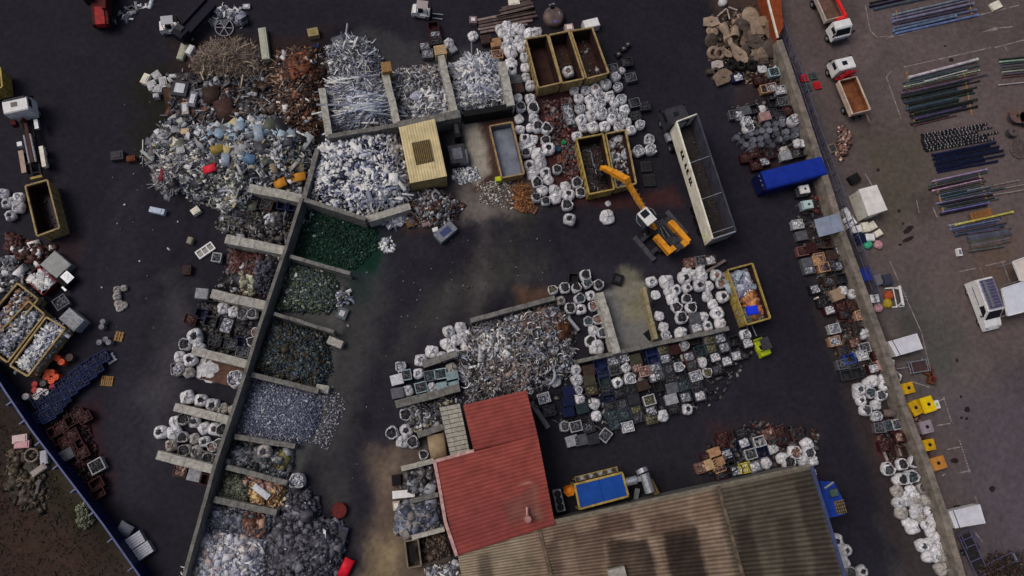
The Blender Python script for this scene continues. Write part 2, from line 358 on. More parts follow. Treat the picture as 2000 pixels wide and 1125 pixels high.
M_SPINE = mat('stained_spine_concrete', C(104,102,98), .9, 0, .35, 1.4, C(74,73,71), 0, .4, 12)
sp = MB()
for a, b in zip(SP, SP[1:]):
    p, q = P(a[0], a[1], 2.6), P(b[0], b[1], 2.6); u = (q-p).normalized(); L = (q-p).length; nb = max(1, round(L/1.6))
    for k in range(nb):
        c = p+(q-p)*((k+.5)/nb); sp.box((c.x, c.y, 1.3+random.uniform(-.02, .02)), (L/nb-.02, .34, 2.6), math.atan2(u.y, u.x))
tag(sp.build('spine_wall', M_SPINE), 'long grey concrete spine wall with scrap bays along both its sides', 'wall')
for a, b, w, m, lab in [
 ((485,366),(588,387),.95,M_CONC,'pale concrete stub wall under the tip of the mixed scrap heap'),
 ((440,466),(555,489),.95,M_CONC,'pale concrete stub wall between the dark bin bay and the rusty bay'),
 ((412,573),(523,598),.95,M_CONC,'pale concrete stub wall above the two shut white bags'),
 ((375,684),(486,712),.85,M_CONC,'pale concrete stub wall above the crumpled white sheet'),
 ((340,794),(451,822),.8,M_CONC,'pale speckled concrete stub wall below a row of five bags'),
 ((306,888),(416,917),.85,M_CONC,'lowest pale concrete stub wall on the left of the spine wall')]:
    wall(a, b, 1.9, w, m, lab)
for a, b, w, h, m, lab in [
 ((594,389),(714,428),.45,2.6,M_CONCD,'grey concrete wall between the white strip heap and the green floor'),
 ((718,428),(801,402),.75,1.9,M_CONC,'concrete wall closing the lower right end of the white strip heap'),
 ((566,500),(684,534),.4,2.0,M_CONCD,'grey concrete wall between the green floor and the rubble bay'),
 ((535,612),(652,648),.35,2.0,M_CONCD,'thin grey concrete wall between the two dark rubble bays'),
 ((490,731),(622,764),.5,1.7,M_CONCD,'grey concrete wall above the blue grey shred bay'),
 ((458,852),(576,872),.5,1.5,M_CONCD,'grey concrete wall below the blue grey shred bay'),
 ((442,912),(560,944),.5,1.7,M_CONCD,'low grey concrete wall above the brass coloured scrap'),
 ((418,975),(540,1002),.6,1.7,M_CONCD,'grey concrete wall below the brass coloured scrap'),
 ((593,388),(620,290),.5,2.2,M_CONCD,'grey wall along the left side of the white strip heap'),
 ((628,172),(642,266),.75,2.4,M_CONC,'concrete wall left of the long aluminium profiles'),
 ((751,138),(776,243),.8,2.4,M_CONC,'concrete wall with a brown block on its end, between aluminium bays'),
 ((861,108),(888,216),.75,2.4,M_CONC,'concrete wall running down from the white labelled box'),
 ((980,120),(998,206),.9,2.4,M_CONC,'concrete wall beside the two columns of white bags'),
 ((640,266),(776,244),.5,2.6,M_CONCD,'dark rear wall of the long aluminium profile bay'),
 ((776,244),(899,222),.9,2.6,M_CONCD,'grey rear wall behind the yellow cabin roof'),
 ((905,222),(1001,207),.7,2.0,M_BLACK,'black rear wall behind the cream lined container'),
 ((919,626),(1084,581),.5,1.6,M_CONCD,'thin weathered wall above the island scrap heap'),
 ((1171,571),(1206,690),.85,2.0,M_CONC,'pale concrete wall on the left of the empty sand bay'),
 ((1257,560),(1282,662),.4,1.5,mat('pale_tan_wall',C(134,124,98),.8,0,.3,2),'tan concrete wall on the right of the empty sand bay'),
 ((1128,706),(1283,672),.4,1.6,M_CONCD,'grey wall between the sand bay and the dark bins'),
 ((1283,671),(1424,641),.45,1.6,M_CONCD,'grey wall between the white bags and the dark bins'),
 ((825,712),(893,690),.7,1.5,M_CONCD,'dark grey wall above the stacked pale crates'),
 ((772,790),(898,757),.8,1.5,M_CONCD,'dark grey wall below the stacked pale crates'),
 ((815,850),(866,834),.6,1.3,M_CONCD,'short grey wall below the machine parts'),
 ((783,916),(848,900),.5,1.3,M_CONC,'thin pale wall left of the red roof corner'),
 ((800,980),(856,966),.45,1.3,M_CONCD,'thin grey wall above the blue grey lumps'),
 ((804,1050),(868,1034),.45,1.3,M_CONC,'thin pale wall below the blue grey lumps')]:
    wall(a, b, h, w, m, lab, blk=1.7)
tag_ = None
o = MB(); c = P(755,134,2.6); o.box((c.x, c.y, 1.5), (1.1, 1.2, 3.0), R(10)); tag(o.build('brown_block', M_WOOD), 'brown wooden box on the end of a wall between aluminium bays', 'box')
c = P(650,668,1.0); o = MB(); o.box((c.x+.2, c.y, .45), (1.6, .8, .9), R(-22)); tag(o.build('concrete_block', M_CONC), 'loose pale concrete block at the right end of the rubble bay wall', 'block')
c = P(629,759,1.0); o = MB(); o.box((c.x, c.y, .45), (1.3, .8, .9), R(-10)); tag(o.build('concrete_block', M_CONC), 'pale concrete block at the top right of the grey shred bay', 'block')
# right boundary: retaining wall with a leaning mesh fence beside it
FW = [(1522,78),(1557,178),(1584,260),(1612,345),(1651,468),(1690,575),(1727,676),(1766,792),(1811,905),(1845,1005),(1882,1135)]
wb = MB()
for a, b in zip(FW, FW[1:]):
    p, q = P(a[0], a[1], 2.2), P(b[0], b[1], 2.2); L = (q-p).length; u = (q-p)/L; nb = max(1, round(L/2.4))
    for k in range(nb):
        c = p+(q-p)*((k+.5)/nb); wb.box((c.x, c.y, 1.1+random.uniform(-.02, .02)), (L/nb-.02, .75, 2.2), math.atan2(u.y, u.x))
tag(wb.build('boundary_wall', mat('boundary_concrete', C(116,108,100), .9, 0, .35, .9, C(74,69,65), 0, .4, 12)), 'long pale concrete boundary wall between the scrapyard and the right hand yard', 'wall')
M_FENCE = mat('galvanised_fence', C(84,84,112), .5, .3, .2, 4)
fe = MB(); root = empty('mesh_fence', P(1600,280))
FP = [(1532,57),(1568,158),(1602,262),(1634,350),(1664,440),(1697,531),(1722,600)]; rails = MB(); mesh_ = MB()
for i, (a, b) in enumerate(zip(FP, FP[1:])):
    p, q = P(a[0]-19, a[1], 0), P(b[0]-19, b[1], 0); up = Vector((.12, .03, 2.1))
    for k in range(3):
        c = p+(q-p)*(k/3); pm = MB(); pm.cyl(c-root.location, c+up-root.location, .06, 6); pm.beam(c-root.location+Vector((.8,0.2,0)), c+up*.85-root.location, .06, .06); pm.build('fence_post', M_FENCE, root)
    for t in (.05, .5, 1): rails.beam(p+up*t-root.location, q+up*t-root.location, .07, .07)
    nn = 10
    for k in range(nn):
        c = p+(q-p)*(k/nn); c2 = p+(q-p)*((k+1)/nn); mesh_.beam(c-root.location, c2+up-root.location, .025, .025); mesh_.beam(c+up-root.location, c2-root.location, .025, .025)
rails.build('rail', M_FENCE, root); mesh_.build('mesh_panel', M_FENCE, root)
tag(root, 'grey wire mesh fence standing beside the pale boundary wall', 'fence')
# left boundary: blue sheet wall
root = empty('blue_fence', P(140,940)); sh = MB(); rl = MB()
LF = [(-30,700),(10,764),(60,838),(130,930),(200,1022),(280,1135)]
for a, b in zip(LF, LF[1:]):
    p, q = P(a[0], a[1], 2.4)-root.location, P(b[0], b[1], 2.4)-root.location; L = (q-p).length; u = (q-p)/L; n = Vector((-u.y, u.x, 0)); nb = int(L/.25)
    for k in range(nb):
        c = p+u*(L*(k+.5)/nb)+n*(.03 if k % 2 else 0); sh.box((c.x, c.y, 1.2), (L/nb, .06, 2.36), math.atan2(u.y, u.x))
    rl.beam(p+Vector((0,0,.02)), q+Vector((0,0,.02)), .16, .08)
    for t in (.25, .75):
        c = p+(q-p)*t; pm = MB(); pm.box((c.x-n.x*.35, c.y-n.y*.35, 1.1), (.12, .7, 2.2), math.atan2(u.y, u.x)); pm.build('brace', M_FENCE, root)
sh.build('sheet_panel', mat('dark_blue_sheet', C(22,24,58), .6, 0, .25, 1.2), root); rl.build('top_rail', mat('blue_grey_rail', C(66,74,108), .5, .2, .2, 3), root)
tag(root, 'dark blue corrugated sheet fence along the bare brown earth', 'fence')
# ------------------------------------------------------------------ the big shed and the red roofed building
def corrugated(name, tl, tr, br, bl, h, mats, colf, parent, pitch=.30, amp=.07, along=True, nseg=40, hr=None):
    """roof sheet over a plan quad (photo corners at height h); ridges run from the left edge to the right edge"""
    A, B, Cc, D = [P(*q, h)-parent.location for q in (tl, tr, br, bl)]
    Lh = ((D-A).length+(Cc-B).length)/2; n = int(Lh/pitch)*4; us = np.linspace(0, 1, nseg+1); vs = np.linspace(0, 1, n+1)
    U, Vv = np.meshgrid(us, vs)
    X = [(A[i]*(1-U)+B[i]*U)*(1-Vv)+(D[i]*(1-U)+Cc[i]*U)*Vv for i in range(3)]
    prof = np.array([0, 1, 1, 0])[np.arange(n+1) % 4]*amp
    Z = X[2]+prof[:, None]
    if hr: Z = Z+hr(U, Vv)
    V = np.stack([X[0], X[1], Z], -1).reshape(-1, 3); nn = nseg+1
    i0 = (np.arange(n)[:, None]*nn+np.arange(nseg)[None]).ravel(); F = np.stack([i0+nn, i0+nn+1, i0+1, i0], -1)
    return link(name, np_mesh(name, V, F, np.clip(colf(U, Vv, prof[:, None]/amp).reshape(-1, 3), .004, .85), mats), parent)
M_ROOF = attr_mat('weathered_roof_sheet', .75, 0, .9, .28)
SH = 5.0; root = empty('industrial_shed', P(1270,1050))
TL, TR, BR, BL = (890,1062), (1581,911), (1662,1180), (915,1200)
panels = {}
def wq(c4, U, V, h):
    A, B, Cc, D = [P(*q, h) for q in c4]
    return [(A[i]*(1-U)+B[i]*U)*(1-V)+(D[i]*(1-U)+Cc[i]*U)*V for i in range(2)]
# sheets that have gone dark with lichen and dirt, some with brown, some nearly black
DARKS = [([(1184,1058),(1264,1050),(1290,1145),(1188,1145)],(54,43,37),.85), ([(1298,1040),(1358,1034),(1384,1145),(1312,1145)],(52,42,36),.88), ([(1168,1010),(1232,998),(1242,1036),(1174,1042)],(76,56,46),.7),
 ([(1066,1060),(1086,1052),(1104,1145),(1078,1145)],(70,54,46),.7), ([(1122,1042),(1178,1034),(1186,1145),(1132,1145)],(78,60,50),.6), ([(1264,1012),(1340,1000),(1350,1036),(1268,1048)],(84,62,50),.5), ([(1430,1010),(1466,1002),(1496,1145),(1452,1145)],(48,40,33),.88),
 ([(1548,928),(1584,915),(1648,1145),(1600,1145)],(50,43,38),.8), ([(1512,1010),(1546,1004),(1574,1145),(1532,1145)],(58,47,40),.7), ([(1466,946),(1546,926),(1550,938),(1474,958)],(64,46,40),.8), ([(1470,1000),(1510,992),(1516,1040),(1476,1050)],(84,72,60),.4),
 ([(930,1078),(962,1070),(972,1145),(934,1145)],(84,74,64),.75), ([(1080,1030),(1120,1024),(1126,1050),(1086,1056)],(92,70,58),.5), ([(1350,970),(1400,958),(1412,1010),(1360,1020)],(110,86,70),.5), ([(1006,1090),(1046,1082),(1056,1145),(1012,1145)],(110,96,78),.5)]
def shed_col(U, V, pr):
    x = U*46; y = V*14; X, Y = wq((TL, TR, BR, BL), U, V, SH)
    soft = .5+.5*wob(x*.55, y*.35, 1.0); streak = .5+.5*wob(x*2.6, y*.28, 1.6)
    rs = np.random.default_rng(8).random((64, 64)); r = rs[np.floor(x/1.1).astype(int) % 64, np.floor(V*3.1).astype(int) % 64]
    c = np.array(C(128,110,95))*(.86+.22*r)[..., None]
    m = sstep((streak-.5)/.5)[..., None]*.4; c = c*(1-m)+np.array(C(88,66,53))*m
    g = sstep((U-.705)/.015)[..., None]*.95; c = c*(1-g)+np.array(C(76,71,61))*(.86+.25*r)[..., None]*g
    l = sstep((.20-U)/.03)[..., None]*.6; c = c*(1-l)+np.array(C(148,137,116))*l
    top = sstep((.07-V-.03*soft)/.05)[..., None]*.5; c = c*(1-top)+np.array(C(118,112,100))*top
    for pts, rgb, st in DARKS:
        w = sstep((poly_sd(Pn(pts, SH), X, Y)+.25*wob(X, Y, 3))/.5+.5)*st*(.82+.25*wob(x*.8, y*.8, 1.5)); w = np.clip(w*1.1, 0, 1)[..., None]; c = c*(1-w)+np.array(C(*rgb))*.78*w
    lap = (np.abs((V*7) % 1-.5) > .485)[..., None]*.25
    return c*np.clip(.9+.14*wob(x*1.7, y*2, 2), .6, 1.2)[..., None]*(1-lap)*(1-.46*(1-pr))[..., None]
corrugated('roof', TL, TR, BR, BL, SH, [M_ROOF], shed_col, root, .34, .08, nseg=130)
bd = MB(); q = [P(*c, SH)-root.location for c in (TL, TR, BR, BL)]
bd.prism([(v.x, v.y) for v in q], 0, SH-.06); bd.build('wall', M_CONCD, root)
gt = MB(); gt.beam(q[0]+Vector((0,.1,.08)), q[1]+Vector((0,.1,.08)), .3, .2); gt.build('gutter', mat('weathered_gutter', C(110,104,92), .6, .2, .3, 2), root)
vg = MB(); vg.beam(q[1]+Vector((.15,0,.1)), q[2]+Vector((.15,0,.1)), .35, .22); vg.build('edge_flashing', mat('blue_flashing', C(58,66,96), .6, .1, .2, 2), root)
for a, b in (((1402,950),(1466,1180)), ((1052,1030),(1090,1180))):
    rd = MB(); pa, pb = P(*a, SH+.1)-root.location, P(*b, SH+.1)-root.location; rd.beam(pa, pb, .36, .16); rd.build('ridge_cap', mat('dirty_ridge', C(96,84,70), .8, .1, .4, 1.5), root)
rd = MB(); c = P(1205,1122,SH+.4)-root.location; rd.box(c, (1.6, 1.2, .7), R(12)); rd.build('roof_box', M_CONC, root)
tag(root, 'large industrial shed with a brown and beige corrugated roof, bottom centre', 'shed', (1270,1050))
RH = 5.3; root = empty('red_roofed_building', P(960,930))
def red_col(U, V, pr):
    c = np.ones((*U.shape, 3))*np.array(C(126,60,54))
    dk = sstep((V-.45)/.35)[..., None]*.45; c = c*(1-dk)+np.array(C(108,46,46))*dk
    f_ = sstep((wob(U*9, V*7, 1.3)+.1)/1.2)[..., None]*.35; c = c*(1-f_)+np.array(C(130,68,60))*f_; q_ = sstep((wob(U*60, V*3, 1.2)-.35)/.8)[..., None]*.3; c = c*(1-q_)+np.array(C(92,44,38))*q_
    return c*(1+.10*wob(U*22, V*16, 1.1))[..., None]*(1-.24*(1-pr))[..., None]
def red_low(U, V, pr):
    c = red_col(U, V, pr)
    # rusty wash around the flue, worn sheet edge above it, sheet joints
    X, Y = wq(((848,902),(1050,850),(1084,1024),(892,1086)), U, V, RH)
    for pts, rgb, fe, st in (([(975,978),(1046,948),(1058,1018),(990,1022)],(92,66,58),1.2,.8), ([(1036,945),(1050,950),(1062,1020),(1044,1018)],(104,78,66),.6,.7), ([(1008,944),(1038,936),(1040,945),(1010,950)],(160,126,112),.3,.8), ([(880,980),(1000,960),(1000,1030),(895,1070)],(96,48,48),2.5,.35)):
        w = np.clip(sstep((poly_sd(Pn(pts, RH), X, Y)+.3*wob(X, Y*3, 2))/fe+.5)*st*(.8+.4*wob(X*.4, Y*7, 1.4)), 0, 1)[..., None]; c = c*(1-w)+np.array(C(*rgb))*w
    j = (np.abs((U*4.5) % 1-.5) > .492)[..., None]*.3
    return c*(1-j)
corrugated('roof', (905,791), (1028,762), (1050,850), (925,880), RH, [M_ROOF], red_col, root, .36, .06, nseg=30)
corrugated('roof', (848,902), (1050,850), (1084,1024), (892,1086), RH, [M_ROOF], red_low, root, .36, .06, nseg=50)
for quad in (((905,791),(1028,762),(1050,850),(926,880)), ((848,902),(1050,850),(1084,1024),(892,1086))):
    bd = MB(); bd.prism([(v.x, v.y) for v in [P(*c, RH)-root.location for c in quad]], 0, RH-.06); bd.build('wall', mat('red_stained_render', C(96,70,66), .9, 0, .3, 1.5), root)
fl = MB(); E = [(849,903),(858,950),(870,1020),(892,1086)]
for a, b in zip(E, E[1:]): fl.beam(P(*a, RH+.08)-root.location, P(*b, RH+.08)-root.location, .3, .16)
fl.beam(P(848,901,RH+.08)-root.location, P(926,880,RH+.08)-root.location, .3, .2); fl.build('edge_trim', mat('pink_edge_trim', C(176,138,134), .7, 0, .35, 2.5), root)
ch = MB(); a = P(1029,990,RH)-root.location; b = P(1029,1012,RH)-root.location
ch.cyl(a+Vector((0,0,.3)), b+Vector((0,0,.5)), .14, 8); ch.cyl((b.x, b.y, RH-.1), (b.x, b.y, RH+1.2), .32, 12); ch.build('chimney_flue', mat('flue_metal', C(150,110,110), .5, .3, .2, 3), root)
tag(root, 'L shaped building with a red corrugated roof and a small flue', 'building', (960,930))
# grey panel lean-to beside it
root = empty('panel_roof_shelter', P(890,840))
pts = [(858,796),(898,788),(918,884),(880,892)]
q = [P(*c, 2.6)-root.location for c in pts]
for k in range(11):
    for s in range(3):
        def mix(u, v): a_ = q[0].lerp(q[1], u); b_ = q[3].lerp(q[2], u); return a_.lerp(b_, v)
        us = (0, .34, .84, 1); pn = MB(); e = .006; cs = [mix(us[s]+e, k/11+.004), mix(us[s+1]-e, k/11+.004), mix(us[s+1]-e, (k+1)/11-.008), mix(us[s]+e, (k+1)/11-.008)]
        pn.prism([(v.x, v.y) for v in cs], 2.52, 2.6+random.uniform(0,.03)); pn.build('roof_panel', mat('grey_roof_panel', C(150,148,140), .7, 0, .25, 2.5, C(116,114,106), .12), root)
fm = MB()
for v in q: fm.box((v.x, v.y, 1.25), (.12, .12, 2.5))
for a_, b_ in ((0,1), (1,2), (2,3), (3,0)): fm.beam(q[a_]-Vector((0,0,.14)), q[b_]-Vector((0,0,.14)), .1, .1)
fm.build('frame', M_DKGREY, root); tag(root, 'open shelter with a roof of grey panels beside the red roof', 'shelter', (888,840))
# yellow cabin roof
root = empty('yellow_roofed_cabin', P(825,295)); YH = 3.0
Y4 = [(779,249),(849,232),(873,344),(801,358)]
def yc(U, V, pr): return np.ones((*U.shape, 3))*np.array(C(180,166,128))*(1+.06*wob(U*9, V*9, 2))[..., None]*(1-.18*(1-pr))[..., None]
corrugated('roof', Y4[3], Y4[0], Y4[1], Y4[2], YH, [M_ROOF], yc, root, .3, .05, nseg=20)
bd = MB(); bd.prism([(v.x, v.y) for v in [P(*c, YH)-root.location for c in Y4]], 0, YH-.06); bd.build('wall', M_TAN, root)
sk = MB(); K4 = [P(*c, YH+.12)-root.location for c in ((804,279),(838,272),(847,314),(813,322))]
sk.prism([(v.x, v.y) for v in K4], YH+.02, YH+.10, 0)
u_ = (K4[1]-K4[0])/9; v_ = K4[3]-K4[0]
for k in range(10): sk.beam(K4[0]+u_*k+Vector((0,0,.02)), K4[0]+u_*k+v_+Vector((0,0,.02)), .07, .06, 1)
sk.build('roof_vent', [mat('brown_vent', C(74,62,40), .7, 0, .3, 3), mat('vent_slat', C(112,98,66), .6, 0, .2, 3)], root)
tag(root, 'small cabin with a pale yellow ribbed roof and brown roof vent', 'cabin', (825,295))
# ------------------------------------------------------------------ scrap heaps: masses of loose pieces nobody could count
def tmpl_box():
    v = np.array([[sx, sy, sz] for sz in (-.5, .5) for sy in (-.5, .5) for sx in (-.5, .5)]); return v, np.array([(0,2,3,1),(4,5,7,6),(0,1,5,4),(2,6,7,3),(0,4,6,2),(1,3,7,5)])
def tmpl_tube(n=6):
    v = []; f = []
    for x in (-.5, .5):
        for i in range(n): v.append((x, .5*math.cos(2*PI*i/n), .5*math.sin(2*PI*i/n)))
    for i in range(n): f.append((i, n+i, n+(i+1) % n, (i+1) % n))
    f += [(0,1,2,5), (2,3,4,5), (6,11,8,7), (8,11,10,9)]
    return np.array(v), np.array(f)
def tmpl_curl(n=7):
    v = []; f = []
    for i in range(n):
        a = PI*1.25*i/(n-1)
        for y in (-.5, .5):
            for r in (.5, .42): v.append((r*math.cos(a), y, r*math.sin(a)-.2))
    for i in range(n-1):
        o = i*4; f += [(o, o+4, o+6, o+2), (o+1, o+3, o+7, o+5), (o, o+1, o+5, o+4), (o+2, o+6, o+7, o+3)]
    return np.array(v), np.array(f)
def tmpl_bent():
    v = np.array([(-.5,-.5,0),(-.5,.5,0),(0,-.5,.16),(0,.5,.16),(.5,-.5,-.05),(.5,.5,-.05)]+[(-.5,-.5,-.06),(-.5,.5,-.06),(0,-.5,.1),(0,.5,.1),(.5,-.5,-.11),(.5,.5,-.11)])
    return v, np.array([(0,2,3,1),(2,4,5,3),(6,7,9,8),(8,9,11,10),(0,6,8,2),(2,8,10,4),(1,3,9,7),(3,5,11,9),(0,1,7,6),(4,10,11,5)])
def tmpl_wave(n=7):
    v = []; f = []
    for i in range(n):
        x = i/(n-1)-.5
        for y, z in ((-.5,-.5),(.5,-.5),(.5,.5),(-.5,.5)): v.append((x, y+1.9*math.sin(x*7), z+1.2*math.sin(x*5+1)))
    for i in range(n-1):
        o = i*4; f += [(o+k, o+(k+1) % 4, o+4+(k+1) % 4, o+4+k) for k in range(4)]
    return np.array(v), np.array(f)
def tmpl_ring(n=10):
    v = []; f = []
    for i in range(n):
        a = 2*PI*i/n
        for r, z in ((.5,-.5),(.5,.5),(.33,.5),(.33,-.5)): v.append((r*math.cos(a), r*math.sin(a), z))
    for i in range(n):
        o = i*4; p = ((i+1) % n)*4; f += [(o+k, p+k, p+(k+1) % 4, o+(k+1) % 4) for k in range(4)]
    return np.array(v), np.array(f)
TM = {'box': tmpl_box(), 'tube': tmpl_tube(), 'curl': tmpl_curl(), 'bent': tmpl_bent(), 'wave': tmpl_wave(), 'ring': tmpl_ring(), 'chunk': tmpl_box()}
def rand_in(pts, n, dens=None):
    xs = [p[0] for p in pts]; ys = [p[1] for p in pts]; out = np.zeros((0, 2))
    while len(out) < n:
        X = RNG.uniform(min(xs), max(xs), n*2); Y = RNG.uniform(min(ys), max(ys), n*2); k = poly_sd(pts, X, Y) > 0
        out = np.vstack([out, np.stack([X, Y], 1)[k]])
    return out[:n]
def pal(cols): return np.array([C(*c) for c in cols])
def pieces(pts2, zf, kind, n, size, cols, yaw=None, yawj=3.14, tilt=.3, jit=.33, lift=.0):
    """n pieces of one kind scattered over the points; size = (length, width, thickness) means"""
    Vt, Ft = TM[kind]; nv = len(Vt)
    s = np.array(size)[None]*np.exp(RNG.normal(0, jit, (n, 1)))*RNG.uniform(.75, 1.3, (n, 3))
    v = Vt[None]*np.ones((n, 1, 1))
    if kind == 'chunk': v = v*(1+RNG.uniform(-.35, .35, (n, nv, 3)))
    v = v*s[:, None, :]
    a = (yaw if yaw is not None else 0)+RNG.normal(0, yawj, n) if yaw is not None else RNG.uniform(0, 2*PI, n)
    t = RNG.normal(0, tilt, n); t2 = RNG.normal(0, tilt, n)
    def rot(v, a, i, j):
        c, s_ = np.cos(a)[:, None], np.sin(a)[:, None]; x, y = v[..., i].copy(), v[..., j].copy(); v = v.copy(); v[..., i] = x*c-y*s_; v[..., j] = x*s_+y*c; return v
    v = rot(v, t, 1, 2); v = rot(v, t2, 0, 2); v = rot(v, a, 0, 1)
    p = rand_in(pts2, n) if isinstance(pts2, list) else pts2
    z = zf(p[:, 0], p[:, 1])+lift+RNG.uniform(-.03, .12, n)
    v[..., 0] += p[:, 0, None]; v[..., 1] += p[:, 1, None]; v[..., 2] = np.maximum(v[..., 2]+z[:, None], .01)
    cp = pal(cols); c = cp[RNG.integers(0, len(cp), n)]*np.exp(RNG.normal(0, .22, (n, 1)))
    F = (Ft[None]+(np.arange(n)*nv)[:, None, None]).reshape(-1, 4)
    return v.reshape(-1, 3), F, np.repeat(c, nv, 0)
ALLH = []
def heap_top(px, py, default):
    z = .3; hit = False
    for _ in range(5):
        p = P(px, py, z); b = [float(zf(np.array([p.x]), np.array([p.y]))[0]) for pts, zf in ALLH if poly_sd(pts, np.array([p.x]), np.array([p.y]))[0] > 0]
        if b: z = max(b)+.12; hit = True
    return z if hit else default
def heap(name, label, cat, poly, hmax, fall, layers, base, z0=0., noise=.35, nsc=3., parent=None, grid=.3, kind='stuff', material=None):
    """a mound over a plan outline (photo pixels) covered in loose pieces"""
    pts = [(v.x, v.y) for v in (Pn(poly, min(hmax*.3, 1.0)+z0) if poly and not isinstance(poly[0], Vector) else poly)]
    xs = [p[0] for p in pts]; ys = [p[1] for p in pts]
    def zf(x, y):
        d = np.maximum(poly_sd(pts, x, y), 0); return z0+hmax*(1-(1-np.minimum(d/fall, 1))**2)*(1-noise*.5+noise*.5*np.clip(wob(x*nsc*.35, y*nsc*.35, 1.0), -1, 1))
    ALLH.append((pts, zf))
    ax = np.arange(min(xs)-.2, max(xs)+.3, grid); ay = np.arange(min(ys)-.2, max(ys)+.3, grid); X, Y = np.meshgrid(ax, ay)
    sd = poly_sd(pts, X, Y); Z = np.where(sd > 0, zf(X, Y), z0-.05)
    nx_ = len(ax); i0 = (np.arange(len(ay)-1)[:, None]*nx_+np.arange(nx_-1)[None]).ravel()
    keep = (sd.ravel()[i0] > -.1); i0 = i0[keep]
    Vs = [np.stack([X, Y, Z], -1).reshape(-1, 3)]; Fs = [np.stack([i0, i0+1, i0+nx_+1, i0+nx_], -1)]
    bc = np.array(C(*base))*.45; Cs = [np.ones((X.size, 1))*bc*(1+.3*wob(X.ravel(), Y.ravel(), 4))[:, None].clip(.4, 1.6)]; off = X.size  # mound colour darkened to paint in the shade of gaps between pieces
    for L in layers:
        L = dict(L); n = L.pop('n'); k = L.pop('k'); sz = L.pop('s'); c = L.pop('c'); sub = L.pop('poly', None)
        sp_ = [(v.x, v.y) for v in Pn(sub, .5+z0)] if sub else pts
        v, f, cc = pieces(sp_, zf, k, n, sz, c, **L); Vs.append(v); Fs.append(f+off); Cs.append(cc); off += len(v)
    if hmax > .7 and z0 == 0:        # what has rolled off: loose bits round the foot of the heap
        cx_, cy_ = sum(xs)/len(xs), sum(ys)/len(ys); big = [(cx_+(p[0]-cx_)*1.10, cy_+(p[1]-cy_)*1.10) for p in pts]; L0 = layers[0]
        v, f, cc = pieces(rand_in(big, 320), lambda x, y: np.zeros_like(x), 'chunk', 320, (.17, .12, .07), L0['c']); nv_ = 8; ctr = v.reshape(-1, nv_, 3).mean(1); out_ = poly_sd(pts, ctr[:, 0], ctr[:, 1]) < 0
        v = v.reshape(-1, nv_, 3)[out_].reshape(-1, 3); cc = cc.reshape(-1, nv_, 3)[out_].reshape(-1, 3); k_ = int(out_.sum()); Vs.append(v); Fs.append((TM['box'][1][None]+(np.arange(k_)*nv_)[:, None, None]).reshape(-1, 4)+off); Cs.append(cc); off += len(v)
    o = link(name, np_mesh(name, np.vstack(Vs), np.vstack(Fs), np.clip(np.vstack(Cs), .004, .85), [material or M_SCRAP]), parent)
    if kind == 'stuff': stuff(o, label, cat)
    return o
SIL = [(186,190,205),(150,154,170),(120,124,140),(205,206,214),(96,100,116)]
GRY = [(96,98,106),(120,122,128),(72,74,82),(150,150,154),(52,52,58)]
DRK = [(40,40,44),(28,28,32),(60,58,60),(78,76,76)]
RST = [(68,43,33),(86,56,41),(50,34,28),(38,29,26),(72,56,48),(30,25,24)]
WIRE = [(120,104,92),(96,84,76),(140,126,112),(74,64,58)]
WHT = [(196,196,200),(170,170,176),(214,212,210)]
MIX = GRY+GRY+[(150,154,170),(120,124,140),(132,144,156),(110,128,142),(90,96,84),(170,168,150),(70,60,54),(206,206,206)]
GRN = [(54,66,50),(40,52,46),(66,74,60),(36,46,54),(78,84,76)]
TEAL = [(44,56,66),(34,44,52),(56,66,70),(46,44,34),(30,36,38)]
Y10 = R(9)
heap('wire_scrap_heap','brownish heap of tangled steel wire and rebar below the spoked wheel','scrap heap',
  [(385,95),(420,78),(470,75),(500,90),(515,120),(510,145),(470,150),(425,150),(390,142),(372,125)],1.6,3,[
  dict(k='wave',n=1900,s=(1.1,.03,.03),c=WIRE,tilt=.3),dict(k='tube',n=900,s=(.9,.035,.035),c=WIRE+GRY,tilt=.3),dict(k='curl',n=300,s=(.5,.04,.5),c=WIRE,tilt=1)],(70,58,52))
heap('dark_scrap_ground','dark bed of rusty offcuts between the wire heap and mixed heap','scrap heap',
  [(330,150),(400,135),(520,150),(545,190),(540,235),(480,250),(400,250),(330,225)],.7,2,[
  dict(k='bent',n=160,s=(1.1,.6,.5),c=DRK+RST,tilt=.4),dict(k='tube',n=200,s=(1.6,.08,.08),c=WIRE+GRY),dict(k='chunk',n=260,s=(.4,.3,.25),c=DRK+GRY)],(34,28,28))
heap('rusty_scrap_heap','rust brown heap of broken steel left of the aluminium profiles','scrap heap',
  [(540,100),(575,88),(620,92),(640,120),(636,165),(632,240),(610,262),(560,245),(530,200),(528,140)],2.2,3,[
  dict(k='bent',n=520,s=(.6,.3,.4),c=RST,tilt=.4),dict(k='chunk',n=620,s=(.3,.22,.16),c=RST+[(140,120,104)],tilt=.5),dict(k='tube',n=420,s=(1.1,.08,.08),c=RST+WIRE),
  dict(k='box',n=60,s=(.5,.3,.1),c=WHT+GRY,tilt=.5),dict(k='bent',n=40,s=(.9,.6,.5),c=[(108,58,38),(92,50,34)],tilt=.4,poly=[(560,120),(600,110),(610,150),(570,165)])],(44,30,26))
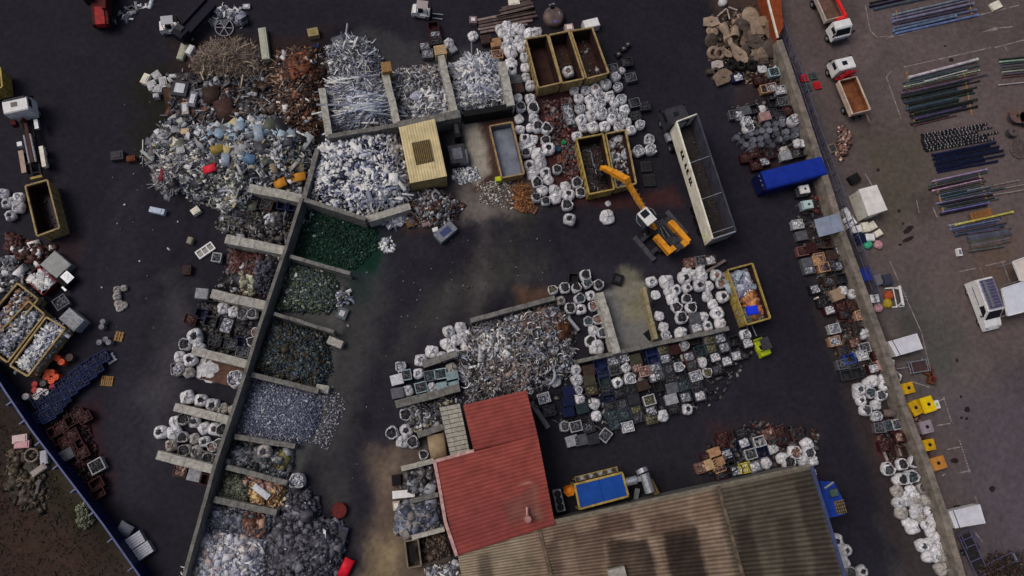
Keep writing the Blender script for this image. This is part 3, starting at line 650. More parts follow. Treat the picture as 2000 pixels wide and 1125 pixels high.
heap('mixed_scrap_heap','big grey and blue heap of mixed scrap metal left of the white strips','scrap heap',
  [(270,300),(300,255),(330,225),(390,238),(430,235),(520,215),(560,240),(612,262),(608,300),(596,350),(590,385),(540,372),(500,400),(475,425),(440,428),(420,395),(380,395),(350,372),(320,378),(295,360),(300,330)],2.6,4.5,[
  dict(k='bent',n=1300,s=(.42,.18,.3),c=MIX+DRK+DRK,tilt=.4),dict(k='chunk',n=1500,s=(.2,.14,.09),c=MIX+DRK+DRK,tilt=.4),dict(k='tube',n=1500,s=(1.0,.04,.04),c=SIL+GRY+DRK,tilt=.25),dict(k='wave',n=500,s=(.8,.04,.04),c=SIL+GRY+DRK,tilt=.35),dict(k='bent',n=200,s=(1.0,.6,.5),c=DRK+GRY+[(64,68,60)],tilt=.4),
  dict(k='box',n=260,s=(.6,.4,.06),c=WHT+[(186,180,160),(150,140,110)],tilt=.5),dict(k='curl',n=260,s=(.5,.12,.5),c=MIX,tilt=.8),
  dict(k='bent',n=90,s=(.9,.4,.5),c=[(150,166,182),(126,144,160),(104,122,138)],tilt=.5,poly=[(400,240),(540,225),(560,280),(400,290)]),
  dict(k='chunk',n=260,s=(.3,.2,.12),c=[(150,152,140),(110,112,98),(176,176,168),(70,72,62)],tilt=.4,poly=[(360,340),(500,350),(480,410),(440,415),(370,385)]),
  dict(k='tube',n=260,s=(1.5,.06,.06),c=[(140,138,142),(110,108,112)],tilt=.2,poly=[(295,310),(370,310),(360,370),(300,360)])],(44,44,48))
heap('long_aluminium_heap','heap of long silver aluminium profiles in the widest upper bay','scrap heap',
  [(640,90),(680,68),(720,75),(742,110),(750,150),(770,240),(700,250),(645,262),(640,200),(638,130)],2.0,2.2,[
  dict(k='tube',n=420,s=(2.0,.07,.07),c=SIL,yaw=R(8),yawj=.35,tilt=.12,poly=[(645,160),(755,155),(770,240),(645,258)]),
  dict(k='box',n=520,s=(1.3,.08,.05),c=SIL+GRY,tilt=.2),dict(k='tube',n=800,s=(.8,.045,.045),c=SIL+GRY,tilt=.3),dict(k='wave',n=300,s=(.9,.035,.035),c=SIL+GRY,tilt=.3),dict(k='bent',n=160,s=(.6,.2,.3),c=SIL+GRY,tilt=.3),
  dict(k='box',n=46,s=(2.4,.08,.06),c=[(176,182,200),(150,158,178)],yaw=R(6),yawj=.22,tilt=.06,lift=.15,poly=[(700,195),(735,190),(742,232),(690,242)])],(62,62,70))
heap('fine_aluminium_heap','grey heap of fine aluminium cuttings in the middle upper bay','scrap heap',
  [(755,140),(800,128),(862,125),(884,214),(780,238)],1.3,2.0,[
  dict(k='chunk',n=1500,s=(.2,.14,.1),c=GRY+[(104,100,94)],tilt=.6),dict(k='curl',n=420,s=(.3,.07,.3),c=GRY+SIL,tilt=.8),
  dict(k='bent',n=240,s=(.6,.35,.5),c=WHT+SIL,tilt=.6,poly=[(810,185),(872,180),(880,214),(805,232)]),dict(k='tube',n=150,s=(1.1,.06,.06),c=SIL+WIRE)],(70,68,68))
heap('offcut_aluminium_heap','bright heap of aluminium offcuts in the upper bay nearest the white bags','scrap heap',
  [(885,125),(915,108),(955,104),(978,120),(994,203),(890,218)],1.7,2.0,[
  dict(k='box',n=460,s=(1.0,.14,.06),c=SIL+WHT,tilt=.25),dict(k='bent',n=220,s=(.6,.22,.3),c=SIL+GRY,tilt=.3),dict(k='tube',n=300,s=(1.5,.09,.09),c=SIL,tilt=.25),
  dict(k='chunk',n=300,s=(.35,.25,.2),c=SIL+GRY,tilt=.5),dict(k='ring',n=26,s=(.6,.6,.15),c=SIL,tilt=.3)],(58,58,66))
heap('white_strip_heap','bright heap of white and silver shredded strips beside the yellow cabin','scrap heap',
  [(618,290),(645,265),(775,250),(800,350),(803,398),(718,425),(600,385),(604,340)],2.4,2.6,[
  dict(k='bent',n=950,s=(.8,.24,.35),c=[(220,220,226),(196,198,208),(160,164,180),(232,232,234)],tilt=.3),dict(k='box',n=600,s=(.75,.14,.04),c=SIL+WHT,tilt=.25),dict(k='chunk',n=700,s=(.3,.2,.1),c=[(40,44,62),(30,34,50)],tilt=.3),  # the dark navy chunks stand in for shaded gaps between strips
  dict(k='curl',n=260,s=(.45,.2,.45),c=SIL+[(90,96,120)],tilt=.8),dict(k='chunk',n=500,s=(.3,.2,.15),c=[(66,72,96),(44,48,66),(120,126,150)],tilt=.5),
  dict(k='box',n=160,s=(1.6,.12,.08),c=SIL,tilt=.2,poly=[(690,340),(790,330),(800,395),(720,420)])],(38,40,56))
heap('strip_spill','small spill of silver strips outside the lower wall of the strip heap','scrap heap',
  [(745,425),(795,408),(800,430),(770,442),(748,438)],.4,1,[dict(k='bent',n=90,s=(.7,.3,.5),c=SIL,tilt=.3),dict(k='box',n=60,s=(.9,.1,.06),c=SIL)],(44,42,46))
heap('rust_dark_heap','dark rusty heap of motors and castings below the yellow cabin','scrap heap',
  [(800,372),(850,365),(885,385),(905,400),(880,430),(850,440),(800,440),(790,410)],.9,1.5,[
  dict(k='chunk',n=520,s=(.26,.2,.14),c=DRK+RST+GRY+GRY,tilt=.4),dict(k='bent',n=120,s=(.5,.25,.3),c=GRY+DRK,tilt=.4),dict(k='curl',n=90,s=(.5,.2,.5),c=RST+GRY,tilt=.8),dict(k='tube',n=100,s=(.8,.08,.08),c=GRY+RST),dict(k='ring',n=30,s=(.5,.5,.2),c=DRK+GRY,tilt=.4)],(44,34,34))
heap('chip_scatter','pale chips scattered on the ground right of the yellow cabin','scrap heap',
  [(885,330),(930,325),(940,350),(900,362),(885,350)],.1,1,[dict(k='chunk',n=260,s=(.16,.12,.06),c=SIL+WHT)],(50,50,52))
heap('dust_scatter','pale dust and chips swept against the cream lined container','scrap heap',
  [(930,360),(1000,345),(1020,380),(1000,410),(935,395)],.12,1.5,[dict(k='chunk',n=420,s=(.14,.1,.05),c=[(150,144,136),(120,112,106),(186,182,176),(92,82,76)])],(92,84,80))
heap('orange_wire_heap','orange brown tangle of copper wire by the lower end of the cream lined container','scrap heap',
  [(1005,365),(1030,358),(1040,395),(1028,412),(1008,400)],.8,1,[dict(k='wave',n=260,s=(1.1,.05,.05),c=[(126,86,56),(104,70,48),(140,100,68)],tilt=.4),dict(k='curl',n=80,s=(.5,.05,.5),c=[(120,82,54),(96,64,44)],tilt=1)],(70,44,32))
heap('floor_litter','pale litter and sheet scraps lying on the green floor','litter',
  [(575,410),(600,398),(620,430),(610,445),(590,440)],.06,1,[dict(k='bent',n=26,s=(.5,.25,.3),c=[(120,140,134),(90,112,104),(150,160,156)],tilt=.2)],(22,50,42))
heap('white_chip_litter','white chips scattered right of the green floor','litter',
  [(742,470),(762,462),(775,480),(768,495),(742,492)],.08,1,[dict(k='chunk',n=70,s=(.3,.2,.08),c=WHT+SIL)],(34,36,42))
heap('green_rubble_heap','dark green rubble filling the bay under the green floor','scrap heap',
  [(566,512),(640,528),(660,555),(655,600),(642,610),(540,605)],1.0,1.8,[
  dict(k='chunk',n=2200,s=(.2,.16,.12),c=GRN+[(60,70,74),(48,56,62)],tilt=.6),dict(k='bent',n=220,s=(.3,.18,.2),c=[(120,128,116),(150,154,140),(88,96,84)],tilt=.5),dict(k='box',n=60,s=(.25,.2,.05),c=WHT)],(38,46,42))
heap('blue_rubble_heap','dark blue and brown rubble in the second rubble bay','scrap heap',
  [(532,625),(640,652),(645,720),(630,755),(492,725)],1.0,1.8,[
  dict(k='chunk',n=2300,s=(.24,.18,.14),c=TEAL+[(66,74,80),(52,46,38)],tilt=.6),dict(k='bent',n=240,s=(.35,.2,.2),c=[(84,92,98),(110,114,110),(70,64,50)],tilt=.5),dict(k='ring',n=60,s=(.3,.3,.1),c=TEAL,tilt=.7)],(36,40,42))
heap('grey_shred_heap','smooth blue grey heap of fine shredded metal filling one bay','scrap heap',
  [(494,738),(615,765),(628,790),(622,830),(600,862),(560,868),(462,848)],1.1,2.2,[
  dict(k='chunk',n=9000,s=(.10,.07,.035),c=[(96,101,120),(82,87,106),(112,117,134),(68,72,90),(96,101,120),(82,87,106),(158,162,174)],tilt=.4)],(78,84,102))
heap('shred_scatter','fine metal chips spilled on the ground right of the grey shred','scrap heap',
  [(622,770),(650,755),(680,790),(660,830),(640,880),(610,865),(628,820)],.05,1,[dict(k='chunk',n=620,s=(.09,.07,.03),c=[(110,112,124),(150,150,162),(80,82,92)])],(52,52,56))
heap('lump_heap','dark grey lumps in the bay with two grey plastic sacks','scrap heap',
  [(452,862),(572,880),(562,938),(440,908)],.8,1.4,[dict(k='chunk',n=900,s=(.3,.24,.2),c=GRY[:3]+TEAL+[(92,88,92)],tilt=.5),dict(k='chunk',n=90,s=(.35,.25,.2),c=[(110,100,66),(96,92,60)],tilt=.4,poly=[(540,885),(568,885),(560,915),(540,910)])],(46,46,50))
heap('brass_scrap_heap','brass and copper coloured scrap heap with a white sheet on it','scrap heap',
  [(442,922),(556,952),(545,1000),(425,972)],.9,1.4,[dict(k='chunk',n=420,s=(.28,.2,.16),c=[(70,74,64),(52,56,50),(96,98,88)],tilt=.5,poly=[(442,922),(490,935),(480,985),(428,972)]),
  dict(k='bent',n=420,s=(.45,.2,.3),c=[(150,128,86),(120,98,62),(170,140,120),(88,58,40),(180,160,120)],tilt=.5,poly=[(490,935),(556,952),(548,998),(490,985)]),dict(k='chunk',n=120,s=(.35,.25,.2),c=[(150,118,112),(120,96,92)],tilt=.5,poly=[(475,930),(550,950),(545,962),(480,945)])],(52,44,36))
heap('brown_grey_heap','blue grey and brown lumps in the bay below the brass scrap','scrap heap',
  [(405,980),(480,1000),(538,1010),(520,1055),(470,1048),(395,1040)],.9,1.4,[dict(k='chunk',n=800,s=(.30,.24,.16),c=[(88,92,104),(70,74,86),(110,112,122),(54,56,64)],tilt=.5),
  dict(k='chunk',n=300,s=(.3,.24,.2),c=[(88,60,48),(110,78,62),(66,46,40),(130,104,90)],tilt=.5,poly=[(480,1000),(520,1006),(515,1050),(478,1048)])],(44,44,48))
heap('pale_grey_heap','pale grey heap of crumpled aluminium lumps in the lowest bay','scrap heap',
  [(390,1038),(430,1035),(520,1055),(515,1120),(480,1160),(360,1160),(375,1090)],1.5,2.2,[dict(k='chunk',n=2000,s=(.30,.24,.16),c=[(150,152,162),(124,126,138),(104,106,118),(172,172,178),(150,138,136)],tilt=.6),
  dict(k='bent',n=320,s=(.5,.3,.4),c=SIL,tilt=.6)],(76,76,84))
heap('tangle_heap','pale tangle of wire and strips at the bottom edge by the spine wall','scrap heap',
  [(365,1102),(405,1108),(410,1160),(355,1160)],1.4,1.2,[dict(k='wave',n=120,s=(1.0,.06,.06),c=WHT+SIL,tilt=.5),dict(k='curl',n=90,s=(.5,.1,.5),c=SIL+[(170,150,60)],tilt=.9)],(60,54,50))
heap('dark_lump_heap','large dark grey heap of lumps and bales right of the lowest bays','scrap heap',
  [(560,965),(600,955),(620,975),(625,1010),(665,1020),(675,1060),(665,1110),(640,1160),(520,1160),(520,1060),(545,1010)],1.5,2.5,[
  dict(k='chunk',n=1700,s=(.40,.3,.22),c=[(60,60,68),(46,46,54),(76,76,84),(38,38,44),(92,92,100)],tilt=.5),dict(k='bent',n=90,s=(.6,.3,.4),c=GRY+SIL,tilt=.5)],(34,34,40))
heap('island_scrap_heap','big tangled heap of grey and brown scrap above the red roof','scrap heap',
  [(905,650),(940,630),(1000,612),(1060,592),(1085,590),(1110,620),(1122,680),(1118,735),(1080,748),(1040,765),(1000,770),(920,785),(900,740),(895,690)],2.3,3.2,[
  dict(k='wave',n=2000,s=(.8,.04,.04),c=GRY+SIL+WIRE+DRK,tilt=.4),dict(k='bent',n=800,s=(.42,.15,.3),c=GRY+SIL+SIL+DRK+[(126,118,112)],tilt=.45),dict(k='chunk',n=800,s=(.26,.18,.13),c=GRY+DRK+[(110,106,96)],tilt=.6),
  dict(k='curl',n=340,s=(.5,.1,.5),c=SIL+GRY,tilt=.9),dict(k='bent',n=220,s=(.6,.2,.3),c=[(72,54,52),(92,72,68),(56,42,42),(120,100,96)],tilt=.4,poly=[(1020,610),(1090,595),(1105,640),(1060,650),(1015,640)]),
  dict(k='bent',n=44,s=(.7,.3,.4),c=WHT,tilt=.5,poly=[(935,660),(1000,650),(985,710),(940,700)]),dict(k='bent',n=200,s=(.5,.2,.4),c=[(104,90,84),(136,122,116),(78,64,58)],tilt=.5,poly=[(960,700),(1030,710),(1030,760),(965,760)]),
  dict(k='chunk',n=60,s=(.5,.4,.3),c=[(84,54,34),(66,44,32)],tilt=.4,poly=[(1085,625),(1112,630),(1115,660),(1090,660)])],(50,48,48))
heap('part_heap','heap of dark machine parts and rings beside the panel roof shelter','scrap heap',
  [(790,795),(860,785),(885,775),(900,785),(862,800),(868,838),(815,848),(795,830)],.9,1.2,[dict(k='ring',n=170,s=(.5,.5,.2),c=GRY+DRK+[(110,104,88)],tilt=.5),dict(k='chunk',n=320,s=(.35,.26,.22),c=GRY+DRK+[(130,126,110)],tilt=.5),dict(k='tube',n=110,s=(.6,.16,.16),c=GRY+[(120,112,90)])],(40,40,38))
heap('shadowed_casting_heap','dark heap of castings between thin walls left of the red roof','scrap heap',  # castings of dark colours
  [(785,922),(846,908),(852,962),(790,975)],.8,1.0,[dict(k='chunk',n=320,s=(.4,.3,.25),c=DRK+GRY[:2],tilt=.5),dict(k='bent',n=60,s=(.6,.3,.3),c=GRY,tilt=.5)],(28,28,28))
heap('blue_lump_heap','blue grey heap of round lumps left of the red roof','scrap heap',
  [(775,985),(852,972),(866,1030),(800,1050),(772,1035)],1.1,1.4,[dict(k='chunk',n=900,s=(.42,.33,.24),c=[(84,90,106),(66,72,88),(104,108,122),(54,58,70),(110,106,104)],tilt=.5)],(44,46,54))
heap('swarf_bin_heap','dark sooty heap in the walled bin at the lower corner of the red roof','scrap heap',
  [(820,1052),(868,1042),(882,1085),(828,1100)],.5,1.5,[dict(k='chunk',n=260,s=(.2,.16,.12),c=[(60,50,44),(84,72,64),(40,34,32)],tilt=.5)],(64,54,48))
heap('bottom_scrap','grey brown scrap against the shed at the bottom edge','scrap heap',
  [(830,1110),(895,1095),(905,1160),(835,1160)],.7,1.2,[dict(k='chunk',n=260,s=(.3,.2,.18),c=GRY+[(110,100,92)],tilt=.5),dict(k='bent',n=60,s=(.5,.3,.3),c=SIL)],(54,48,46))
heap('rust_bay_heap','rusty and dark scrap heap in the bay between two pale stub walls','scrap heap',
  [(448,490),(550,500),(545,530),(520,575),(420,565),(440,530)],1.0,1.5,[dict(k='tube',n=420,s=(.7,.05,.05),c=[(84,46,44),(66,40,38),(110,80,76)],tilt=.3,poly=[(450,495),(515,495),(500,540),(455,535)]),
  dict(k='chunk',n=420,s=(.28,.2,.16),c=[(50,50,62),(38,38,48),(70,70,84)],tilt=.5,poly=[(505,510),(545,515),(525,575),(495,570)]),dict(k='chunk',n=110,s=(.3,.24,.2),c=[(150,148,130),(120,118,104)],tilt=.5,poly=[(470,535),(495,540),(492,575),(472,570)]),
  dict(k='bent',n=120,s=(.5,.25,.3),c=DRK+GRY,tilt=.5)],(34,32,34))
heap('dark_bay_heap','dark scrap with frames in the bay under the first stub wall','scrap heap',
  [(430,425),(480,405),(560,415),(570,440),(556,478),(450,462),(425,445)],.8,1.5,[dict(k='bent',n=150,s=(.6,.3,.4),c=DRK+GRY[:2],tilt=.5),dict(k='chunk',n=260,s=(.3,.24,.2),c=DRK+[(80,78,70)],tilt=.5),dict(k='tube',n=70,s=(1,.07,.07),c=GRY+WIRE)],(30,30,30))
heap('left_edge_heap','grey pink scrap heap at the left edge above the tan containers','scrap heap',
  [(-10,505),(30,500),(60,540),(40,575),(-10,560)],1.0,1.5,[dict(k='bent',n=140,s=(.5,.3,.4),c=GRY+DRK+[(120,100,96)],tilt=.5),dict(k='chunk',n=140,s=(.35,.25,.2),c=GRY+DRK,tilt=.5),dict(k='box',n=14,s=(.7,.4,.2),c=WHT,tilt=.4)],(44,40,42))
heap('dark_red_junk','dark red and brown junk between the tan container and the grey steel plate','scrap heap',
  [(10,455),(60,470),(110,485),(80,520),(40,505),(10,490)],.6,1.2,[dict(k='chunk',n=140,s=(.4,.3,.25),c=[(60,34,34),(44,30,32),(74,50,46)],tilt=.4),dict(k='box',n=16,s=(.4,.3,.2),c=WHT,tilt=.4)],(40,30,32))
heap('twisted_scrap','small pile of twisted pale metal by the rubble bay opening','scrap heap',
  [(655,570),(680,565),(684,590),(660,600)],.5,.8,[dict(k='bent',n=40,s=(.7,.25,.5),c=SIL+DRK,tilt=.6),dict(k='curl',n=20,s=(.6,.12,.6),c=SIL)],(34,32,36))
heap('sheet_scrap_pile','pile of torn grey sheet metal above the spoked wheel','scrap heap',
  [(420,25),(440,14),(465,20),(482,48),(470,50),(455,38),(425,45)],.7,.8,[dict(k='bent',n=60,s=(.9,.5,.4),c=GRY+SIL,tilt=.5),dict(k='wave',n=30,s=(1.2,.05,.05),c=SIL)],(60,60,66))
heap('broken_plastic_litter','torn white strips lying on the asphalt beside the red machine','litter',
  [(230,28),(250,15),(300,2),(300,10),(262,22),(255,40),(240,42)],.1,.6,[dict(k='bent',n=40,s=(.7,.2,.3),c=SIL+GRY,tilt=.3)],(36,34,40))
heap('small_bolt_scatter','small pieces scattered under the mesh fence pallets','scrap heap',
  [(1635,245),(1662,255),(1660,285),(1640,320),(1632,290)],.3,.8,[dict(k='chunk',n=90,s=(.3,.2,.15),c=[(110,80,70),(84,58,52),(160,140,134)],tilt=.5),dict(k='tube',n=40,s=(.8,.06,.06),c=[(150,130,124),(96,70,66)])],(62,48,46))
heap('yard_litter','small bits of litter strewn over the dark asphalt','litter',
  [(180,150),(300,140),(420,440),(380,600),(250,700),(200,600)],.0,1,[dict(k='chunk',n=34,s=(.12,.09,.05),c=GRY+[(150,150,154)])],(33,32,40),grid=200)
heap('road_litter','fine pale grit strewn along the middle roadway','litter',
  [(640,620),(760,480),(960,430),(1200,480),(1180,520),(880,600),(720,900),(640,1100)],.0,1,[dict(k='chunk',n=110,s=(.10,.08,.03),c=[(90,88,90),(120,118,118),(70,66,64)])],(33,32,40),grid=200)
heap('weed_clumps','brownish weeds and rubble clumps on the earth outside the blue fence','weeds',
  [(15,880),(60,860),(100,960),(90,1000),(40,1000),(10,960)],.25,2,[dict(k='chunk',n=120,s=(.5,.4,.2),c=[(62,54,46),(48,42,36),(78,70,62)],tilt=.4),dict(k='curl',n=80,s=(.3,.05,.4),c=[(70,66,48),(90,84,66)],tilt=1)],(40,34,28))

CLU = DRK+DRK+[(50,34,33),(66,52,48),(50,50,56),(110,104,100),(70,34,32)]
for nm, poly, lab, cols in [('wall_clutter',[(1560,330),(1610,345),(1690,575),(1715,660),(1650,650),(1600,560),(1560,450)],'dark red brown clutter between the mixed boxes by the boundary wall',CLU),
  ('wall_clutter',[(1625,640),(1715,660),(1760,790),(1700,740),(1640,700)],'dark clutter around the boxes left of the box trailer',CLU),
  ('drum_clutter',[(1430,210),(1500,190),(1560,170),(1600,270),(1530,300),(1470,320),(1450,280)],'dark oily clutter between the grey drums',DRK+[(60,54,56)]),
  ('casting_clutter',[(1385,30),(1470,10),(1510,90),(1530,160),(1470,165),(1390,160)],'brown bronze offcuts between the larger castings',[(96,82,70),(70,58,50),(120,102,88),(48,42,40)]),
  ('wall_clutter',[(92,835),(110,800),(165,795),(190,880),(215,960),(180,985),(140,905)],'dark red clutter around the red boxes beside the blue fence',[(40,19,23),(28,17,20),(52,26,28),(28,22,26),(66,48,50)]),
  ('box_clutter',[(1130,730),(1440,655),(1470,690),(1400,790),(1280,820),(1200,850),(1090,840),(1075,770)],'dark scraps on the ground between the pallet boxes',DRK+[(60,58,60),(110,108,108)]),
  ('shed_clutter',[(1380,870),(1470,820),(1600,840),(1590,905),(1385,930)],'dark scraps on the ground between the boxes above the shed',CLU),
  ('red_clutter',[(1060,200),(1115,190),(1130,300),(1145,370),(1110,370),(1075,290)],'dark red and grey scraps on the red ground between the bag groups',[(74,38,38),(50,30,32),(92,60,58),(60,60,62),(100,98,98)]),
  ('bay_clutter',[(385,590),(500,600),(485,700),(400,690)],'dark scraps on the floor of the bay with the black crate',DRK+[(60,58,60)]),
  ('wall_clutter',[(1700,830),(1790,800),(1815,890),(1740,900)],'dull red scraps between the two bag stacks by the wall',[(64,34,34),(48,30,31),(88,70,66),(38,32,34)])]:
    heap(nm, lab, 'scrap', poly, .12, 1, [dict(k='chunk',n=420,s=(.3,.22,.14),c=cols,tilt=.4),dict(k='bent',n=120,s=(.5,.25,.25),c=cols,tilt=.3),dict(k='tube',n=60,s=(.7,.06,.06),c=cols)], (38,34,38), grid=200)

heap('dry_grass','short dry grass and scrub over the earth outside the blue fence','grass',[(-20,780),(10,800),(60,862),(120,945),(190,1040),(262,1135),(-20,1135)],.0,1,[dict(k='box',n=1500,s=(.22,.04,.02),c=[(42,38,30),(38,36,28),(48,42,34),(46,40,32)],tilt=.6)],(40,34,28),grid=200)
heap('green_fines', 'dark green granular fines spread over the bay below the white strips', 'scrap fines', [(572,488),(600,396),(700,428),(738,452),(735,490),(690,528),(640,512)], .12, 3, [dict(k='chunk',n=3800,s=(.16,.12,.05),c=[(16,44,34),(12,34,27),(22,52,42),(30,50,44),(14,30,26)],tilt=.3),dict(k='chunk',n=60,s=(.14,.1,.05),c=[(96,116,108),(120,132,126)])], (14,40,30), grid=200)
# ------------------------------------------------------------------ bulk bags
def bag_mesh(kind, var):
    rs = np.random.RandomState(100*var+hash_(kind)); n = 28
    if kind == 'open': prof = [(.42,0),(.52,.06),(.585,.30),(.60,.55),(.575,.78),(.535,.92),(.52,.99),(.48,.98),(.465,.88),(.45,.70)]
    elif kind == 'neck': prof = [(.42,0),(.52,.06),(.59,.30),(.61,.55),(.56,.76),(.47,.88),(.36,.96),(.29,.98),(.26,.92),(.24,.80)]
    elif kind == 'shut': prof = [(.42,0),(.54,.06),(.60,.28),(.61,.50),(.56,.72),(.44,.86),(.30,.93),(.18,.98),(.09,1.03),(.0,1.0)]
    else: prof = [(.5,0),(.62,.05),(.66,.18),(.62,.34),(.52,.46),(.40,.54),(.28,.60),(.18,.63),(.09,.66),(0,.64)]       # slumped, half empty
    V = []; sq = {'open': .62, 'neck': .62, 'shut': .55, 'slump': .3}[kind]
    ph = rs.uniform(0, 2*PI, 8); lean = rs.uniform(-.07, .07, 2)
    for j, (r, z) in enumerate(prof):
        for i in range(n):
            a = 2*PI*i/n; k = 1/((abs(math.cos(a))**5+abs(math.sin(a))**5)**.2); sz = sq*(1 if z < .8 else max(.25, 1-(z-.8)*3)); rr = r*.97*(1-sz+sz*k)
            rip = .035*math.sin(3*a+ph[0]+z*2)+.03*math.sin(5*a+ph[1]-z*4)+.022*math.sin(9*a+ph[2]+z*5)
            if kind in ('shut', 'slump'): zz = z+(-.26*(abs(math.sin(2.5*a+ph[3]+3*r+.6*math.sin(9*r)))**.5-.6)-.12*abs(math.sin(4.5*a+ph[4]-5*r)))*min(1, z*1.3)*(1-max(0, .1-r)*10)*(1 if z > .45 else .25)
            else: zz = z+(.09*math.sin(2*a+ph[5])+.07*math.sin(4*a+ph[6])+.05*math.sin(7*a+ph[7]))*max(0, (z-.5)*2)
            rr *= 1+rip*(1.0 if z < .8 else 2.0); fold = rs.normal(0, .008 if z < .85 else .035)
            V.append((rr*math.cos(a)+fold+lean[0]*z, rr*math.sin(a)+rs.normal(0, .008)+lean[1]*z, zz+rs.normal(0, .008)*(z > .1)))
    F = [(j*n+i, j*n+(i+1) % n, (j+1)*n+(i+1) % n, (j+1)*n+i) for j in range(len(prof)-1) for i in range(n)]
    return V, F, prof, n
def hash_(s): return sum(ord(c)*(i+3) for i, c in enumerate(s)) % 977
BAGC = {}
FILLS = {'d': [(34,34,38),(48,48,52),(24,24,28),(60,60,64)], 'g': [(70,72,78),(52,54,60),(88,90,96),(40,42,46)], 's': [(150,153,164),(108,112,122),(178,180,188),(70,72,80)],
         'c': [(120,96,88),(96,72,64),(146,124,116),(70,54,50)], 't': [(58,70,76),(44,54,60),(80,92,98),(34,40,46)], 'o': [(92,88,66),(70,68,52),(110,106,84),(48,48,38)],
         'w': [(170,172,180),(130,132,142),(192,192,198)], 'r': [(56,33,33),(42,26,27),(78,56,52)], 'y': [(170,160,60),(190,186,176),(120,110,50)], 'n': [(20,26,50),(14,18,36),(26,34,64)],
         'a': [(168,128,80),(140,104,62),(186,150,104)], 'k': [(14,14,17),(20,20,24)]}
def fill_mesh(key, r, z, pal_, rough=.05, squarew=None):
    """loose contents: lumpy surface with pieces standing out of it"""
    rs = np.random.RandomState(hash_(key)); n = 13; V = []; F = []; Cc = []; pc = pal(FILLS[pal_])
    w, d = squarew if squarew else (r*2, r*2)
    for j in range(n):
        for i in range(n):
            u, v = (i/(n-1)-.5), (j/(n-1)-.5)
            if squarew: x, y = u*w, v*d
            else:
                m = max(abs(u), abs(v)); L = math.hypot(u, v) or 1; x, y = u/L*m*2*r, v/L*m*2*r
            V.append((x, y, z+rs.normal(0, rough)+rough*1.6*(1-4*(u*u+v*v)))); Cc.append(pc[rs.randint(len(pc))]*rs.uniform(.5, 1.1))
    F = [(j*n+i, j*n+i+1, (j+1)*n+i+1, (j+1)*n+i) for j in range(n-1) for i in range(n-1)]
    N = 26; Vt, Ft = TM['box']
    for k in range(N):
        s = rs.uniform(.06, .26, 3)*np.array([1, .7, .45])*(1.3 if squarew else 1); a = rs.uniform(0, PI); t = rs.normal(0, .5)
        if squarew: p = (rs.uniform(-.42, .42)*w, rs.uniform(-.42, .42)*d)
        else: q, b = r*.85*math.sqrt(rs.uniform()), rs.uniform(0, 2*PI); p = (q*math.cos(b), q*math.sin(b))
        M = Matrix.Translation((p[0], p[1], z+rough)) @ Matrix.Rotation(a, 4, 'Z') @ Matrix.Rotation(t, 4, 'Y'); o = len(V)
        V += [tuple(M @ Vector(v*s)) for v in Vt]; F += [tuple(f+o) for f in Ft]; c = pc[rs.randint(len(pc))]*rs.uniform(.7, 1.3); Cc += [c]*8
    return np_mesh('scrap_fill', np.array(V), np.array(F), np.clip(np.array(Cc), .004, .85), [M_SCRAP])
def get_bag(kind, var, fill, mt):
    k = (kind, var, fill, mt.name)
    if k in BAGC: return BAGC[k]
    V, F, prof, n = bag_mesh(kind, var); me = bpy.data.meshes.new('bulk_bag'); me.from_pydata(V, [], F); me.materials.append(mt)
    me.polygons.foreach_set('use_smooth', [True]*len(F)); me.update()
    fm = None
    if kind == 'open': fm = fill_mesh(str(k), .48, .80, fill, .06)
    if kind == 'neck': fm = fill_mesh(str(k), .27, .84, fill, .03)
    lm = None
    BAGC[k] = (me, fm, lm); return BAGC[k]
NBAG = [0]
FDESC = {'d': 'of dark scrap', 'g': 'of grey scrap', 's': 'of silver scrap', 'c': 'of brown scrap', 't': 'of slate scrap', 'o': 'of olive scrap'}
def bag(px, py, code, place, group, size=1.0, z=0, rnd=None):
    """code letters: fill (d g s c t o) or w = gathered shut, x = slumped; capital = dirty grey bag; n = narrow mouth"""
    rs = random.Random(int(px*7+py*13)); dirty = code[0].isupper(); f = code[0].lower()
    kind = 'shut' if f == 'w' else 'slump' if f == 'x' else 'neck' if code[1:2] == 'n' else 'open'
    mt = M_BAGG if dirty else M_BAG; var = rs.randrange(5)
    me, fm, lm = get_bag(kind, var, f if f in FILLS and f not in 'wx' else 'd', mt)
    s = size*rs.uniform(.9, 1.12)*1.0
    if kind == 'slump': s *= 1.1
    b = link('bulk_bag', me, None, P(px, py, .85*s+z)-Vector((0, 0, .85*s)), R(11)+rs.randrange(4)*PI/2+rs.gauss(0, .22)); b.scale = (s*rs.uniform(.93, 1.07), s, s*rs.uniform(.82, 1.1)); b.rotation_euler.x, b.rotation_euler.y = rs.gauss(0, .07), rs.gauss(0, .07)
    if fm: link('scrap_fill', fm, b)
    if lm: link('lifting_loops', lm, b)
    col = 'grey' if dirty else 'white'
    d = {'shut': 'shut '+col+' bulk bag', 'slump': 'slumped '+col+' bulk bag', 'neck': 'narrow '+col+' bag '+FDESC.get(f, ''), 'open': 'open '+col+' bag '+FDESC.get(f, '')}[kind]
    if size > 1.15: d = 'large '+d
    NBAG[0] += 1
    return tag(b, d, 'bulk bag', (px, py), place, group)
def bags(x0, y0, sc, data, place, group, size=1.0):
    for e in data.split(';'):
        e = e.split()
        if len(e) >= 3: bag(x0+float(e[0])/sc, y0+float(e[1])/sc, e[2], place, group, size*(float(e[3]) if len(e) > 3 else 1))
